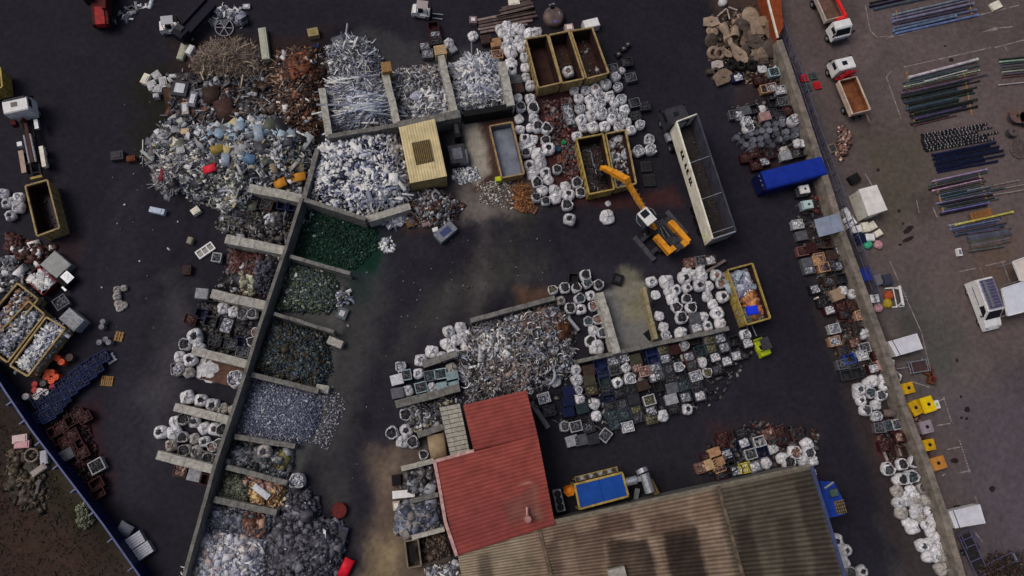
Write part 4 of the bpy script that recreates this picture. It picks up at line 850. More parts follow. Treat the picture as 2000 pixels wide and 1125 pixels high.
# ------------------------------------------------------------------ pallet boxes and crates
CRC = {}
CCOL = {'k': ('black', (28,28,32)), 'd': ('dark grey', (40,42,48)), 'g': ('grey', (80,82,88)), 'l': ('light grey', (140,142,148)), 'b': ('dark blue', (24,34,72)), 'n': ('navy', (17,24,56)), 'B': ('bright blue', (30,62,150)),
        't': ('dark teal', (38,50,56)), 'T': ('pale teal', (120,138,144)), 'r': ('dark red', (50,24,27)), 'R': ('red brown', (96,66,62)), 'w': ('white', (186,188,196)), 'a': ('tan', (150,116,88)), 'c': ('cream', (172,146,112)), 'o': ('olive', (62,60,50)), 'p': ('pinkish', (150,120,118)), 'u': ('brown', (58,44,40)), 'y': ('yellow', (170,150,50))}
FD2 = {'d': 'of dark scrap', 'g': 'of grey scrap', 's': 'of silver scrap', 'c': 'of brown scrap', 't': 'of blue grey scrap', 'o': 'of olive scrap', 'w': 'of white pieces', 'r': 'of rusty scrap', 'y': 'of yellow pieces', 'n': 'of blue black scrap', 'a': 'of tan pieces', 'k': 'standing empty'}
def crate_mesh(w, d, h, col, var):
    k = (w, d, h, col, var)
    if k in CRC: return CRC[k]
    b = MB(); t = .06; m = mat('crate_'+CCOL[col][0].replace(' ', '_'), C(*CCOL[col][1]), .7, 0, .3, 3, None, .16)
    b.box((0,0,.16), (w-.04, d-.04, .06))
    for s in (-1, 1):
        b.box((0, s*(d/2-t/2), .13+(h-.13)/2), (w, t, h-.13)); b.box((s*(w/2-t/2), 0, .13+(h-.13)/2), (t, d-2*t-.01, h-.13))
        b.box((0, s*(d/2-.01), h-.05), (w+.06, .10, .07), 0, 1); b.box((s*(w/2-.01), 0, h-.05), (.10, d-.1, .065), 0, 1)
        for q in (-1, 0, 1): b.box((s*(w/2+.015), q*d*.3, h*.5), (.04, .07, h*.7)); b.box((q*w*.3, s*(d/2+.015), h*.5), (.07, .04, h*.7))
        b.box((0, s*d*.38, .06), (w, .12, .12))
    CRC[k] = b.mesh('pallet_box', [m, mat('rim_'+CCOL[col][0].replace(' ', '_'), C(*[min(215, x*1.3+7) for x in CCOL[col][1]]), .6, 0, .35, 4, None, .2)]); return CRC[k]
def lid_mesh(w, d, h, col):
    k = ('lid', w, d, h, col)
    if k in CRC: return CRC[k]
    b = MB(); b.box((0,0,h+.03), (w+.05, d+.05, .06))
    for q in range(3): b.box((0, (q-1)*d*.28, h+.075), (w*.86, .08, .03))
    CRC[k] = b.mesh('lid', mat('crate_'+CCOL[col][0].replace(' ', '_'), C(*CCOL[col][1]), .7, 0, .3, 3, None, .16)); return CRC[k]
FMC = {}
def crate(px, py, code, place, group, rot=10, w=1.2, d=1.0, h=.85, z=0, name='pallet_box', cat='crate'):
    """code: box colour + fill letter (L = lid, k = empty)"""
    col, f = code[0], code[1] if len(code) > 1 else 'd'
    rs = random.Random(int(px*5+py*17)); me = crate_mesh(w, d, h, col, 0)
    p = P(px, py, h+z); o = link(name, me, None, (p.x, p.y, z), R(rot)+rs.uniform(-.05, .05))
    cn = CCOL[col][0]
    if f == 'L': link('lid', lid_mesh(w, d, h, col), o); ds = cn+' lidded box'
    else:
        if f != 'k':
            kk = (w, d, h, f, rs.randrange(3))
            if kk not in FMC: FMC[kk] = fill_mesh(str(kk), 0, h-.16, f, .05, (w-.14, d-.14))
            link('scrap_fill', FMC[kk], o)
        ds = cn+' box '+FD2[f]
    return tag(o, ds, cat, (px, py), place, group)
def crates(x0, y0, sc, data, place, group, rot=10, **kw):
    for e in data.split(';'):
        e = e.split()
        if len(e) >= 3: crate(x0+float(e[0])/sc, y0+float(e[1])/sc, e[2], place, group, float(e[3]) if len(e) > 3 else rot, **kw)
# ---- top centre: two columns of white bags left of the three tan containers
G1 = 'white bags in the columns left of the containers'
bags(900,0,4,'360 190 w;330 245 w;470 215 w;545 245 w 1.25;600 235 w;385 235 w;425 200 w;310 215 w;370 300 w;460 290 w;390 385 w 1.15;480 355 w;340 345 w;440 330 w;540 320 w','left of the tan containers',G1)
bags(900,0,4,'395 480 w 1.15;500 440 sn;510 515 w;400 548 dn;510 595 w;545 660 w;450 755 sn .9;545 765 sn','touching the first tan container',G1)
bags(900,0,4,'470 830 d;562 832 d;455 915 wn;570 915 sn;465 1000 w;545 990 w;605 985 d;668 1000 d;500 1080 dn;572 1078 w;665 1085 d','beside the narrow container, upper end',G1)
bags(900,230,4,'512 270 d;600 275 w 1.15;690 230 dn 1.1;625 340 w 1.1;545 360 dn;585 405 w;560 430 wn;665 420 dn;755 400 d;690 475 w;600 490 d;480 215 w;550 220 w','beside the narrow container, lower end',G1)
bags(900,230,4,'645 560 wn;820 528 w;735 555 w;590 620 d;665 645 d;740 620 w;850 600 dn;835 675 d;780 585 w','above the middle roadway',G1)
bag(900+915/4,230+500/4,'d','with a red rim beside the left yellow bin container',G1,1.05); bag(900+940/4,230+578/4,'d','below the red rimmed bag by the yellow container',G1)
bag(900+860/4,230+785/4,'dn','standing alone on the roadway below the bag bunch',G1,1.15); bag(900+1155/4,230+755/4,'x','lying alone on the roadway beside the orange machine',G1,1.15)
bag(900+95/4,265/4,'w','alone at the end of the long brown beams',G1,1.15); bag(900+1155/4,230+662/4,'x','small and rusty above the lone slumped bag',G1,.5)
# ---- top right: tight block of round bags below the containers
G2 = 'bright bags in the block right of the red ground'
bags(900,0,4,'890 695 sn;980 690 sn;1055 680 cn;1140 650 sn;1210 590 sn;1262 550 sn .7;1235 670 s','directly below the tan containers',G2)
bags(900,0,4,'930 760 sn;1005 768 sn;1080 730 s;1165 742 sn;1265 765 s;940 845 s;1030 822 sn;1100 800 s;1205 790 sn;1285 845 sn','in the round bag block, upper half',G2)
bags(900,0,4,'940 930 sn;1020 895 sn;1105 885 s;1190 860 s;1190 928 sn;1262 905 s;1295 945 sn;965 990 sn;1042 985 sn;1130 975 sn;1240 985 s;1330 1010 sn','in the round bag block, lower half',G2)
bags(900,0,4,'1405 970 s','standing apart right of the bag block',G2); bags(900,0,4,'910 1055 sn','behind the corner of the yellow container',G2)
bags(900,230,4,'1230 140 w 1.25;1172 208 w 1.1','bulging over the yellow container edge',G2); bags(900,230,4,'1205 302 gn','with a broad folded rim beside the yellow container',G2,1.15)
bags(900,230,4,'1302 282 s 1.05;1395 250 s;1485 245 s;1480 152 s','above the orange arm',G2)
bags(900,230,4,'1260 385 X;1325 410 X','of clear plastic under the orange arm',G2,.95)
crates(900,0,4,'1190 530 gg;1330 600 gg;1360 800 gd;1440 825 dd;1365 900 dd;1300 480 dd','right of the round bags','boxes right of the bag block',12)
crates(900,0,4,'845 890 gs','on the red ground left of the bag block','boxes right of the bag block',12,w=1.1,d=2.6,h=.6)
bag(900+845/4,545/4,'cn','standing inside the middle tan container',G2,1.05,.4)
crates(900,0,4,'430 620 gL;450 690 uL','between a concrete wall and the bag file','boxes by the wall',12); 
crates(900,0,4,'200 305 uL;275 330 aL;285 420 ac','at the top of the offcut heap','brown boxes by the offcuts',12)
crates(600,0,4,'985 200 rk;1000 268 rs;915 355 rs;940 415 gs;1010 310 dd','at the top of the middle wall','boxes at the wall head',8)
bags(600,0,4,'1105 320 w 1.1','beside the white labelled box',G1); crates(600,0,4,'1140 385 lL','beside the white labelled box','boxes at the wall head',30,w=.8,d=.6,h=.5)
crates(600,0,4,'1040 390 cL','on the head of the middle wall','boxes at the wall head',10,w=1.3,d=1.1,h=1.6)
# ---- island, right part
G3 = 'white bags between the sand bay and the yellow container'
bags(1240,490,5.333,'185 310 sn;230 448 x .8;265 670 w;312 790 wn;335 880 s','along the tan wall',G3)
bags(1240,490,5.333,'345 310 w 1.3;520 270 dn 1.1;615 235 wn;690 175 wn;715 255 w;560 215 w','at the bag yard road edge',G3)
bags(1240,490,5.333,'370 415 w;435 402 dn;540 380 gn;410 490 w;548 492 d;445 580 d;582 585 d;490 690 d 1.1;490 855 wn 1.1','in the bag yard, left file',G3)
bags(1240,490,5.333,'855 240 cn;905 335 c;775 360 w;682 352 dn;930 470 dn 1.15;770 470 w;825 550 w;870 640 sn 1.1;728 675 w;772 785 tn;900 755 w 1.1','left of the rubbish container',G3)
crates(1240,490,5.333,'575 122 Rc;690 100 gg;790 95 uw','at the top of the white bag yard','boxes at the top of the bag yard',10)
crates(1240,490,5.333,'625 695 gL;645 800 gw','among the white bags by the grey wall','boxes among the white bags',10)
# ---- island, left part: dark filled bags in front of the pale wall
G4 = 'dark filled bags left of the sand bay'
bags(1040,500,5.711,'235 378 o;360 350 d;488 360 d;585 208 d 1.05;615 300 t;742 320 d;650 430 gn;520 470 t','above the pale wall end',G4)
bags(1040,500,5.711,'428 578 d;550 588 dn;680 560 c;320 490 Gn .9;632 730 t;740 700 c;690 835 w','midway along the pale wall',G4)
bags(1040,500,5.711,'790 850 g;650 940 d;735 1010 w 1.25','at the pale wall foot',G4)
crates(1040,500,5.711,'455 248 kk','among the dark filled bags by the roadway','boxes by the dark filled bags',-5,w=1.0,d=1.1,h=.9)
# ---- island, left tip
G5 = 'pale bags at the left tip of the island'
bags(740,560,4,'540 345 sn;635 318 w;655 395 w 1.15;690 465 w;600 415 w;520 440 w;410 500 w 1.1;490 540 w .9;580 515 w 1.1;325 572 sn;172 625 s;780 405 w;560 470 w','left of the island heap',G5)
crates(740,560,4,'205 690 Tg;400 695 gt;480 680 Tt;500 785 TL;580 765 TL;330 785 Tg;145 830 gL;140 725 wL;575 700 TL','between two dark walls','pale crates between the walls',12,h=1.1)
bags(740,560,4,'310 680 sn;228 815 wn;405 785 w 1.05','among the pale crates',G5); bag(740+565/4,560+635/4,'Tn' if 0 else 'Wn','at the right end of the pale crates',G5,1.05)
G6 = 'bags left of the panel roof shelter'
bags(720,680,5.711,'410 722 d','beside the machine part heap',G6); bags(720,680,5.711,'265 930 d 1.05;415 920 dn 1.1;375 1045 w;500 1050 d','below the machine part heap',G6); bags(740,844,4,'350 185 d .9','by the corner of the red roof',G6)
# ---- left of the spine wall
G7 = 'bags in the bays left of the spine wall'
bags(300,480,4,'535 480 w 1.1;617 508 w 1.1;700 528 G 1.0;770 530 g 1.05','in the row under a stub wall',G7)
bags(300,480,4,'765 755 d .9;740 838 s .8;800 672 c 1.0','against the spine wall',G7)
bags(300,480,4,'312 700 dn 1.15;238 765 d 1.15;345 800 wn 1.1;190 862 w 1.1;275 885 dn 1.15;178 960 S 1.1;268 992 Wn 1.05','left of the crumpled sheet',G7)
bags(300,480,4,'640 1035 s 1.4','heaped with shreddings beside the spine wall',G7)
bags(280,720,4,'330 220 wn 1.2;435 248 dn 1.1;530 275 dn 1.1;610 312 W 1.1;700 315 W 1.0','above the speckled wall',G7)
bags(280,720,4,'235 412 w;315 390 D 1.1;390 415 dn;465 460 w 1.1;552 470 gn;620 480 d 1.1','just below the speckled wall',G7)
bags(280,720,4,'130 495 dn;220 500 w 1.1;305 535 d;390 550 W;470 570 gn 1.05;535 602 c;592 590 g','second row below the speckled wall',G7)
bags(280,720,4,'210 602 Cn;320 640 D 1.05;400 650 Gn;500 695 D .9;556 700 d .9','above the lowest stub wall',G7)
crates(280,720,4,'440 680 gg;395 835 lL;285 800 uc;495 870 rk','near the lowest stub wall on the left','boxes by the lowest stub wall',-12)
crates(300,480,4,'375 372 lL','at the outer tip of a stub wall','boxes left of the spine wall',-5,h=1.3); crates(300,480,4,'462 400 kk;490 90 lg','beside the outer tip of a stub wall','boxes left of the spine wall',-8,w=.9,d=.9)
crates(300,480,4,'565 620 ks','in the dark spine wall bay','boxes left of the spine wall',-15,w=1.3,d=1.6)
crates(300,480,4,'285 575 rr;370 530 nk;600 770 dg;690 755 nk;690 830 gg;480 740 dd;440 590 dk','in the dark spine wall bay','boxes left of the spine wall',-12)
crates(240,230,4,'1250 680 nk;1320 690 nk;1120 680 ud;870 810 gd;980 770 ud;910 740 nd','under the first stub wall','boxes under the first stub wall',-10); bag(240+1140/4,230+785/4,'sn','in the dark bay under the first stub wall',G7,1.0)
crates(280,720,4,'905 690 gL','among the lumps right of the spine wall','boxes in the lump bay',-15,w=1.1,d=.9,h=.9); bag(280+945/4,720+640/4,'Gn','in the lump bay right of the spine wall',G7,1.1,.4)
bag(280+1200/4,720+875/4,'s','alone on the ground right of the brass scrap',G7,1.25)
bags(0,270,4,'8 420 w;40 500 dn;130 455 sn;130 530 w;70 595 dn;95 480 w','at the left edge','white bags at the left edge')
# ---- right boundary: bags along the wall
G8 = 'bags along the boundary wall'
bags(1520,470,5.333,'690 520 wn;790 548 sn;910 960 wn','among the mixed boxes',G8)
bags(1640,680,4.447,'440 132 d;490 245 d','beside red boxes',G8)
bags(1640,680,4.447,'310 285 w 1.1;180 345 gn;280 385 t;400 330 gn;370 420 g;470 350 w 1.1;400 255 w;255 310 w;500 350 gn .8','left of the yellow bins, upper',G8)
bags(1640,680,4.447,'200 445 gn;330 492 w;230 540 g 1.1;180 400 w .9;330 590 s','left of the yellow bins, lower',G8)
bags(1640,872,4.447,'435 200 g 1.1;560 160 d;665 135 d;545 280 d;640 258 t 1.15;510 290 gn .9','atop the long bag stack',G8)
bags(1640,872,4.447,'530 390 Wn 1.1;640 380 w;735 365 G;520 490 sn;600 475 wn;690 490 Wn;775 470 W 1.1;585 430 w;680 435 wn','upper in the long bag stack',G8)
bags(1640,872,4.447,'565 580 W 1.15;670 580 w;790 565 gn;650 705 w 1.15;760 680 sn;835 650 wn;865 710 G .8;720 620 Wn;600 660 w .9;700 540 wn','middle of the long bag stack',G8)
bags(1640,872,4.447,'860 775 w;735 860 gn;800 845 wn;890 860 w;790 965 wn;915 960 W 1.1;855 965 sn;900 1070 Wn 1.1;860 905 w;805 745 w .9','low in the long bag stack',G8)
# ---- by the shed
G9 = 'bags beside the shed'
bags(1340,800,3.4625,'555 360 xn .9;600 262 w 1.1;700 350 d 1.25;738 288 c 1.1;832 228 w;830 290 g;868 345 w 1.05;808 352 wn;655 330 w','above the shed corner',G9)
bags(1340,800,3.4625,'1030 880 gn 1.05;1090 955 gn;1050 968 w;1082 1040 w 1.05;1120 1108 G;1200 1095 dn;1045 920 w;862 425 g .7','right of the shed',G9)
bag(1340+1372/3.4625,800+390/3.4625,'d','alone left of the long bag stack',G8,1.0)
# ---- rows of dark pallet boxes in the middle
K = 'pallet boxes in the block right of the red roof'
crates(1100,650,4,'285 240 bk;310 305 bn;325 370 tk;345 445 dd;355 500 nk;370 570 dd;385 645 tt;405 715 tt','in the first dark box file',K,13)
crates(1100,650,4,'390 215 gs;405 290 gd;440 470 kd;458 560 dg;485 640 tt;505 735 lw;590 660 dg','in the second dark box file',K,13)
crates(1100,650,4,'480 195 ds;530 445 kd;552 520 dL;572 605 do;565 205 oL;580 270 uc;640 300 pc;622 410 uL;675 525 lo;690 612 ds;690 672 oo','in the dark box block middle',K,13)
crates(1100,650,4,'690 140 bk;703 205 bk;780 130 do;800 200 ds;870 130 rL;720 275 gs;765 330 dg;720 340 gw;820 285 dg','near the two blue boxes',K,13)
crates(1100,650,4,'1010 55 kk;985 185 rs;1012 250 ug;1070 140 tk;1145 50 go;1160 120 do;1230 40 ds;1262 112 ds;1190 190 kw;1040 335 ls;1210 285 kg;1280 220 dw;1355 178 dw;1445 80 kw','at the dark boxes right end',K,13)
crates(1100,650,4,'920 340 dk;845 365 dd;852 432 gL;752 415 kk;945 410 tt;1048 420 dd;848 518 lL;958 502 ds;1072 492 dw;870 590 kd;1340 60 kk','at the dark boxes road edge',K,13)
crates(1100,650,4,'200 290 uL;205 370 oL;222 445 uo;40 540 nL;42 455 nL;150 590 tL;40 615 nL;100 730 lg;200 740 dg;235 830 dL;330 800 lg 48;70 845 lL;140 838 gL;170 520 dk','left of the dark boxes',K,13)
crates(740,560,4,'1290 870 ls;1330 970 dd;1260 900 dk','right of the red roof',K,13)
bags(1100,650,4,'428 385 tn 1.1;500 270 sn .9;525 350 s;910 265 s;952 105 S;1095 222 x .9;1132 310 o;1430 12 s;950 185 S .8','among the dark boxes','bags among the dark boxes')
bags(1100,650,4,'98 285 sn;110 368 sn;115 450 s;132 520 wn;250 552 wn;267 648 wn;10 735 g','left of the dark boxes','bags among the dark boxes')
bags(1100,650,4,'790 648 wn 1.1;975 598 dn','below the dark boxes','bags among the dark boxes'); bag(740+1385/4,560+738/4,'w','right of the island heap','bags among the dark boxes',1.05)
# ---- boxes above the shed
K2 = 'boxes in the group above the shed'
crates(1340,800,3.4625,'195 295 aL;218 345 aL;225 388 ac;165 370 cL;105 392 Rc;150 330 rr;245 220 rr;255 185 rr','above the shed, left group',K2,15)
crates(1340,800,3.4625,'280 300 ns;240 440 rd;300 388 kk;345 412 ds;395 225 nw;380 160 kd;440 300 lg;400 395 yy;470 385 gw;290 350 dk','above the shed, middle',K2,15)
crates(1340,800,3.4625,'500 215 lk;520 285 nk;560 165 Rc;640 150 rr;660 200 rd;755 165 ud;595 200 ud','above the shed, upper right',K2,12)
# ---- boxes along the boundary wall
K3 = 'boxes along the boundary wall'
crates(1280,0,4,'620 890 gg;705 862 gL;770 850 dk;860 905 pL;980 700 lw;1000 790 gg;1090 765 dk;1112 838 dk;1040 862 rr;975 895 dd;915 880 dd;1160 912 gk;930 800 kk','above the grey drums',K3,12)
bags(1280,0,4,'660 892 w .9;850 842 x .9;725 945 s 1.15;1090 940 s 1.1;735 1000 g','above the grey drums',G8)
crates(1280,0,4,'815 620 rr;910 680 ps;865 690 ad;650 600 nw','below the bronze castings',K3,12)
bags(1280,0,4,'850 515 x .9;975 520 x','below the bronze castings',G8); crates(1280,0,4,'930 560 Tt','below the bronze castings',K3,12)
bags(1240,250,4,'1285 112 wn;1345 105 w;1385 125 w 1.05;1405 170 sn;1180 170 W .9','above the blue covered container',G8)
crates(1240,250,4,'1180 215 lL;1258 195 ug;1330 180 kk;930 195 rr;1015 258 rs;950 290 rr;1060 200 rd;870 230 rr','above the blue covered container',K3,12)
crates(1240,250,4,'1275 750 lw;1305 840 gL;1312 960 Rr;1345 600 Tk;1300 500 dd;1380 940 rL;1440 900 ud;1500 900 uk;1530 1060 ng;1445 1010 ac;1350 1050 gL;1365 1100 gs','around the grey flat roof',K3,8)
crates(1520,470,5.333,'420 205 aa;480 275 ac;540 270 ud;625 262 ds;560 150 uL;650 100 ds;740 240 dk;540 420 ug;660 390 dk;800 382 ld;390 500 ks','upper mixed boxes by the wall',K3,10)
crates(1520,470,5.333,'540 720 rw;665 685 rr;785 670 ur;868 770 ac;590 915 ls;595 1045 as;850 945 ud;800 1060 uc;905 1115 lg;470 640 kd;700 760 rd','lower mixed boxes by the wall',K3,10)
crates(1640,680,4.447,'200 62 lw;30 140 gg;90 90 Bk;40 20 ud;300 175 rw;340 62 rr;60 235 dk;150 215 dk;375 140 pL;120 130 dd','left of the box trailer',K3,10)
crates(1640,680,4.447,'355 690 gg .0;430 670 gt;510 660 lg;530 770 rc;600 770 rL;400 850 rr;540 900 uk','between the two bag stacks',K3,10)
# ---- left side: blue and red boxes by the blue fence
for i, (x, y) in enumerate([(198,698),(182,706),(165,718),(150,730),(136,742),(122,754),(150,748),(110,772),(90,795),(80,812),(106,800),(75,780),(172,732),(158,746),(186,720),(134,764),(122,780),(96,772),(92,812),(112,790)]):
    crate(x, y, 'nn' if i % 3 else 'bn', 'beside the orange drums', 'blue boxes by the orange drums', 32, 1.3, 1.1)
for i, (x, y) in enumerate([(152,810),(138,822),(118,836),(105,843),(140,850),(150,870),(160,885),(188,945),(128,862),(115,856),(136,876),(190,962),(165,815)]):
    crate(x, y, 'rk' if i % 2 else 'rr', 'near the blue fence', 'red boxes by the blue fence', 30, 1.2, 1.0)
crate(188,910,'ld','by the blue fence','grey boxes by the blue fence',28,1.3,1.2); crate(130,888,'gL','by the blue fence','grey boxes by the blue fence',28); crate(118,590,'gg','below the grey steel plate','grey boxes by the blue fence',35,1.3,1.2)
crate(140,624,'lL','beside the tan container of silver scrap','grey boxes by the blue fence',-38,2.0,1.4,1.5)
print('bags', NBAG[0])
# ------------------------------------------------------------------ open topped roll-off containers
def rolloff(top, h, paint, inside, label, name='roll_off_container', z0=.18, door=True, rim=None):
    """corner pixels of the rim at height h: front left, front right, rear right, rear left (door end)"""
    q = [P(x, y, h) for x, y in top]; c = sum(q, Vector())/4; root = empty(name, (c.x, c.y, 0)); q = [v-root.location for v in q]
    def side(a, b, nm, ribs=True, t=.08):
        mb = MB(); u = (b-a).normalized(); L = (b-a).length; n = Vector((-u.y, u.x, 0)); az = math.atan2(u.y, u.x)
        if n.dot((a+b)/2) < 0: n = -n
        m_ = (a+b)/2
        mb.box((m_.x-n.x*t, m_.y-n.y*t, z0+(h-z0)/2-.05), (L-.04, .05, h-z0-.1), az, 0)
        mb.box((m_.x-n.x*(t+.045), m_.y-n.y*(t+.045), z0+(h-z0)/2-.08), (L-.10, .03, h-z0-.16), az, 1)
        if ribs:
            k = max(2, int(L/.75))
            for i in range(k):
                p = a+u*(L*(i+.5)/k); mb.box((p.x-n.x*.02, p.y-n.y*.02, z0+(h-z0)*.48), (.12, .10, (h-z0)*.9), az, 0)
        return mb.build(nm, [paint, inside], root)
    side(q[0], q[3], 'side_wall'); side(q[1], q[2], 'side_wall'); side(q[0], q[1], 'end_wall')
    d = side(q[3], q[2], 'rear_door', True)
    hb = MB(); mid = (q[2]+q[3])/2; u = (q[2]-q[3]).normalized(); n = (mid-Vector((0,0,mid.z))).normalized()
    for s in (-.25, .25):
        p = mid+u*s*(q[2]-q[3]).length*1.0; hb.cyl((p.x+n.x*.05, p.y+n.y*.05, .4), (p.x+n.x*.05, p.y+n.y*.05, h-.2), .035, 6)
    hb.build('locking_bar', paint, d)
    fl = MB(); fl.prism([(v.x*.95, v.y*.95) for v in q], z0-.1, z0+.04); fl.build('floor', inside, root)
    rm = MB()
    for i in range(4):
        a, b = q[i], q[(i+1) % 4]; e = (b-a).normalized()*.03; rm.beam(a+e-Vector((0,0,.06)), b-e-Vector((0,0,.06)), .16, .13+.004*i)
    rm.build('rim', rim or paint, root)
    for s in (0, 1):
        rl = MB(); a = q[0].lerp(q[1], .3+.4*s); b = q[3].lerp(q[2], .3+.4*s); rl.beam(Vector((a.x, a.y, .05)), Vector((b.x, b.y, .05)), .12, .1); rl.build('skid_rail', M_CHAS, root)
    tag(root, label, 'container', (sum(p[0] for p in top)/4, sum(p[1] for p in top)/4))
    return root, q, [root.location+v*.93 for v in [Vector((w.x, w.y, 0)) for w in q]]
def fill_heap(name, label, corners, z0, hm, layers, base, fall=1.5):
    return heap(name, label, 'scrap heap', [Vector((v.x, v.y, 0)) for v in corners], hm, fall, layers, base, z0=z0)
_, q, k = rolloff([(1027,75),(1069,68),(1096,161),(1052,171)], 2.5, M_TAN, M_INRUST, 'tan open container with an empty dark rusty floor, left of three')
_, q, k = rolloff([(1072,68),(1111,60),(1141,153),(1098,162)], 2.5, M_TAN, M_INRUST, 'tan open container with a white bag standing inside, middle of three')
fill_heap('brown_dust_bed','thin bed of brown dust in the middle tan container',k,.2,.15,[dict(k='chunk',n=90,s=(.12,.1,.04),c=[(70,56,48),(54,44,40),(90,80,70)])],(86,64,54))
_, q, k = rolloff([(1115,60),(1157,53),(1189,142),(1146,153)], 2.5, M_TAN, M_INRUST, 'tan open container with scattered grey chips inside, right of three')
fill_heap('chip_bed','scattered grey chips in the right tan container',k,.2,.15,[dict(k='chunk',n=34,s=(.2,.16,.08),c=GRY+[(120,124,130)]),dict(k='chunk',n=60,s=(.12,.1,.04),c=[(60,44,40),(48,36,34)])],(84,60,54))
_, q, k = rolloff([(956,246),(1000,238),(1024,339),(980,347)], 1.9, mat('cream_edge_paint', C(140,118,86), .6, 0, .3, 1.6, C(104,84,60)), M_INGREY, 'narrow open container with a smooth blue grey floor between brown walls')
b = MB(); b.prism([(v.x, v.y) for v in k], .7, .95); sl_ = b.build('sludge_fill', mat('blue_grey_sludge', C(104,110,122), .5, 0, .3, .8, C(78,82,92))); stuff(sl_, 'smooth blue grey sludge filling the narrow open container', 'sludge')
b = MB(); c = P(992,343,1.2); b.box((c.x-1.0, c.y-.3, .8), (.8, .5, .5), R(12)); tag(b.build('yellow_block', M_LIME), 'small lime yellow block at the lower end of the narrow container', 'block', (990,345))
_, q, k = rolloff([(1126,271),(1178,261),(1200,369),(1151,379)], 2.3, M_YEL, M_INRUST, 'yellow open container with dark scrap under the orange arm')
fill_heap('dark_turnings','dark turnings in the yellow container under the orange arm',k,.3,.3,[dict(k='curl',n=90,s=(.5,.04,.5),c=DRK+GRY,tilt=.9),dict(k='chunk',n=160,s=(.18,.14,.06),c=DRK+[(72,58,54)],tilt=.3)],(76,60,56))
_, q, k = rolloff([(1183,261),(1222,253),(1243,358),(1204,367)], 2.1, M_TAN, M_INRUST, 'tan open container half hidden by white bags and the orange arm')
fill_heap('rusty_turnings','rusty turnings in the half hidden tan container',k,.3,.9,[dict(k='chunk',n=220,s=(.3,.2,.15),c=RST+GRY,tilt=.5),dict(k='curl',n=60,s=(.4,.08,.4),c=SIL,tilt=.9)],(56,44,40))
_, q, k = rolloff([(1421,527),(1470,514),(1505,621),(1459,634)], 2.5, M_YEL, M_INRUST, 'yellow open container of mixed colourful rubbish at the right end of the island')
k3 = lambda a, b: [k[0].lerp(k[3], a), k[1].lerp(k[2], a), k[1].lerp(k[2], b), k[0].lerp(k[3], b)]
fill_heap('clear_film_rubbish','pale clear plastic film in the upper half of the rubbish container',k3(0,.55),1.0,.7,[dict(k='bent',n=160,s=(.6,.4,.5),c=[(134,146,158),(110,122,136),(160,164,176),(120,110,140)],tilt=.5)],(96,104,114),.8)
fill_heap('brown_board_rubbish','orange brown board scraps in the rubbish container',[k[1].lerp(k[2],.25),k[1].lerp(k[2],.95),k[0].lerp(k[3],.95).lerp(k[1].lerp(k[2],.95),.3),k[0].lerp(k[3],.4).lerp(k[1].lerp(k[2],.4),.4)],1.05,.7,[dict(k='bent',n=90,s=(.7,.5,.4),c=[(150,96,58),(128,84,56),(170,120,76)],tilt=.4),dict(k='box',n=40,s=(.5,.35,.1),c=[(150,96,58),(180,140,110)])],(120,80,54),.8)
fill_heap('mixed_rubbish','mixed pale rubbish at the lower end of the rubbish container',k3(.75,.99),1.0,.6,[dict(k='bent',n=60,s=(.5,.35,.4),c=[(110,104,80),(150,120,110),(90,96,90)],tilt=.4)],(84,74,66),.6)
b = MB(); c = P(1471,605,2.2); b.box((c.x, c.y, 1.9), (1.25, .95, .3), R(8)); b.box((c.x, c.y, 2.1), (1.05, .75, .12), R(8)); tag(b.build('plastic_cover', mat('vivid_blue_plastic', C(24,50,200), .4, 0, .15, 3)), 'vivid blue plastic lid lying on the rubbish container load', 'lid', (1471,605))
_, q, k = rolloff([(49,363),(92,351),(116,445),(72,461)], 2.3, M_TAN, M_INRUST, 'tan empty open container standing behind the white hook lift truck')
fill_heap('purple_dust','thin dark dust in the empty tan container behind the hook lift truck',k,.2,.2,[dict(k='chunk',n=30,s=(.2,.15,.1),c=[(60,50,60),(50,42,50)])],(52,42,52))
_, q, k = rolloff([(90,619),(127,641),(54,735),(19,714)], 2.2, M_TAN, M_INRUST, 'tan container full of bright silver offcuts beside the orange drums')
fill_heap('silver_offcut_load','bright silver offcuts filling the tan container by the orange drums',k,1.3,.8,[dict(k='box',n=420,s=(.7,.12,.06),c=SIL+WHT,tilt=.35),dict(k='bent',n=260,s=(.4,.2,.3),c=SIL,tilt=.5)],(96,98,108),1.0)
_, q, k = rolloff([(56,588),(87,614),(14,708),(-28,676)], 2.2, M_TAN, M_INRUST, 'tan container full of fine grey scrap at the left edge')
fill_heap('grey_fine_load','fine grey scrap filling the tan container at the left edge',k,1.3,.8,[dict(k='chunk',n=520,s=(.25,.18,.12),c=GRY+SIL,tilt=.5),dict(k='curl',n=60,s=(.4,.06,.4),c=SIL,tilt=.9)],(76,78,86),1.0)
_, q, k = rolloff([(34,553),(74,584),(-4,682),(-45,645)], 2.1, M_TAN, M_INRUST, 'tan container of tangled grey and orange scrap, uppermost at the left edge')
fill_heap('mixed_load','tangled grey and orange scrap in the uppermost tan container at the left edge',k,1.2,.9,[dict(k='bent',n=260,s=(.4,.2,.3),c=GRY+SIL,tilt=.5),dict(k='chunk',n=60,s=(.3,.2,.15),c=[(150,120,96),(120,92,72)],tilt=.5)],(80,80,86),1.0)
rolloff([(-90,150),(0,131),(4,170),(-86,190)], 2.3, M_YEL, M_INRUST, 'yellow container cut off by the left edge above the white truck')
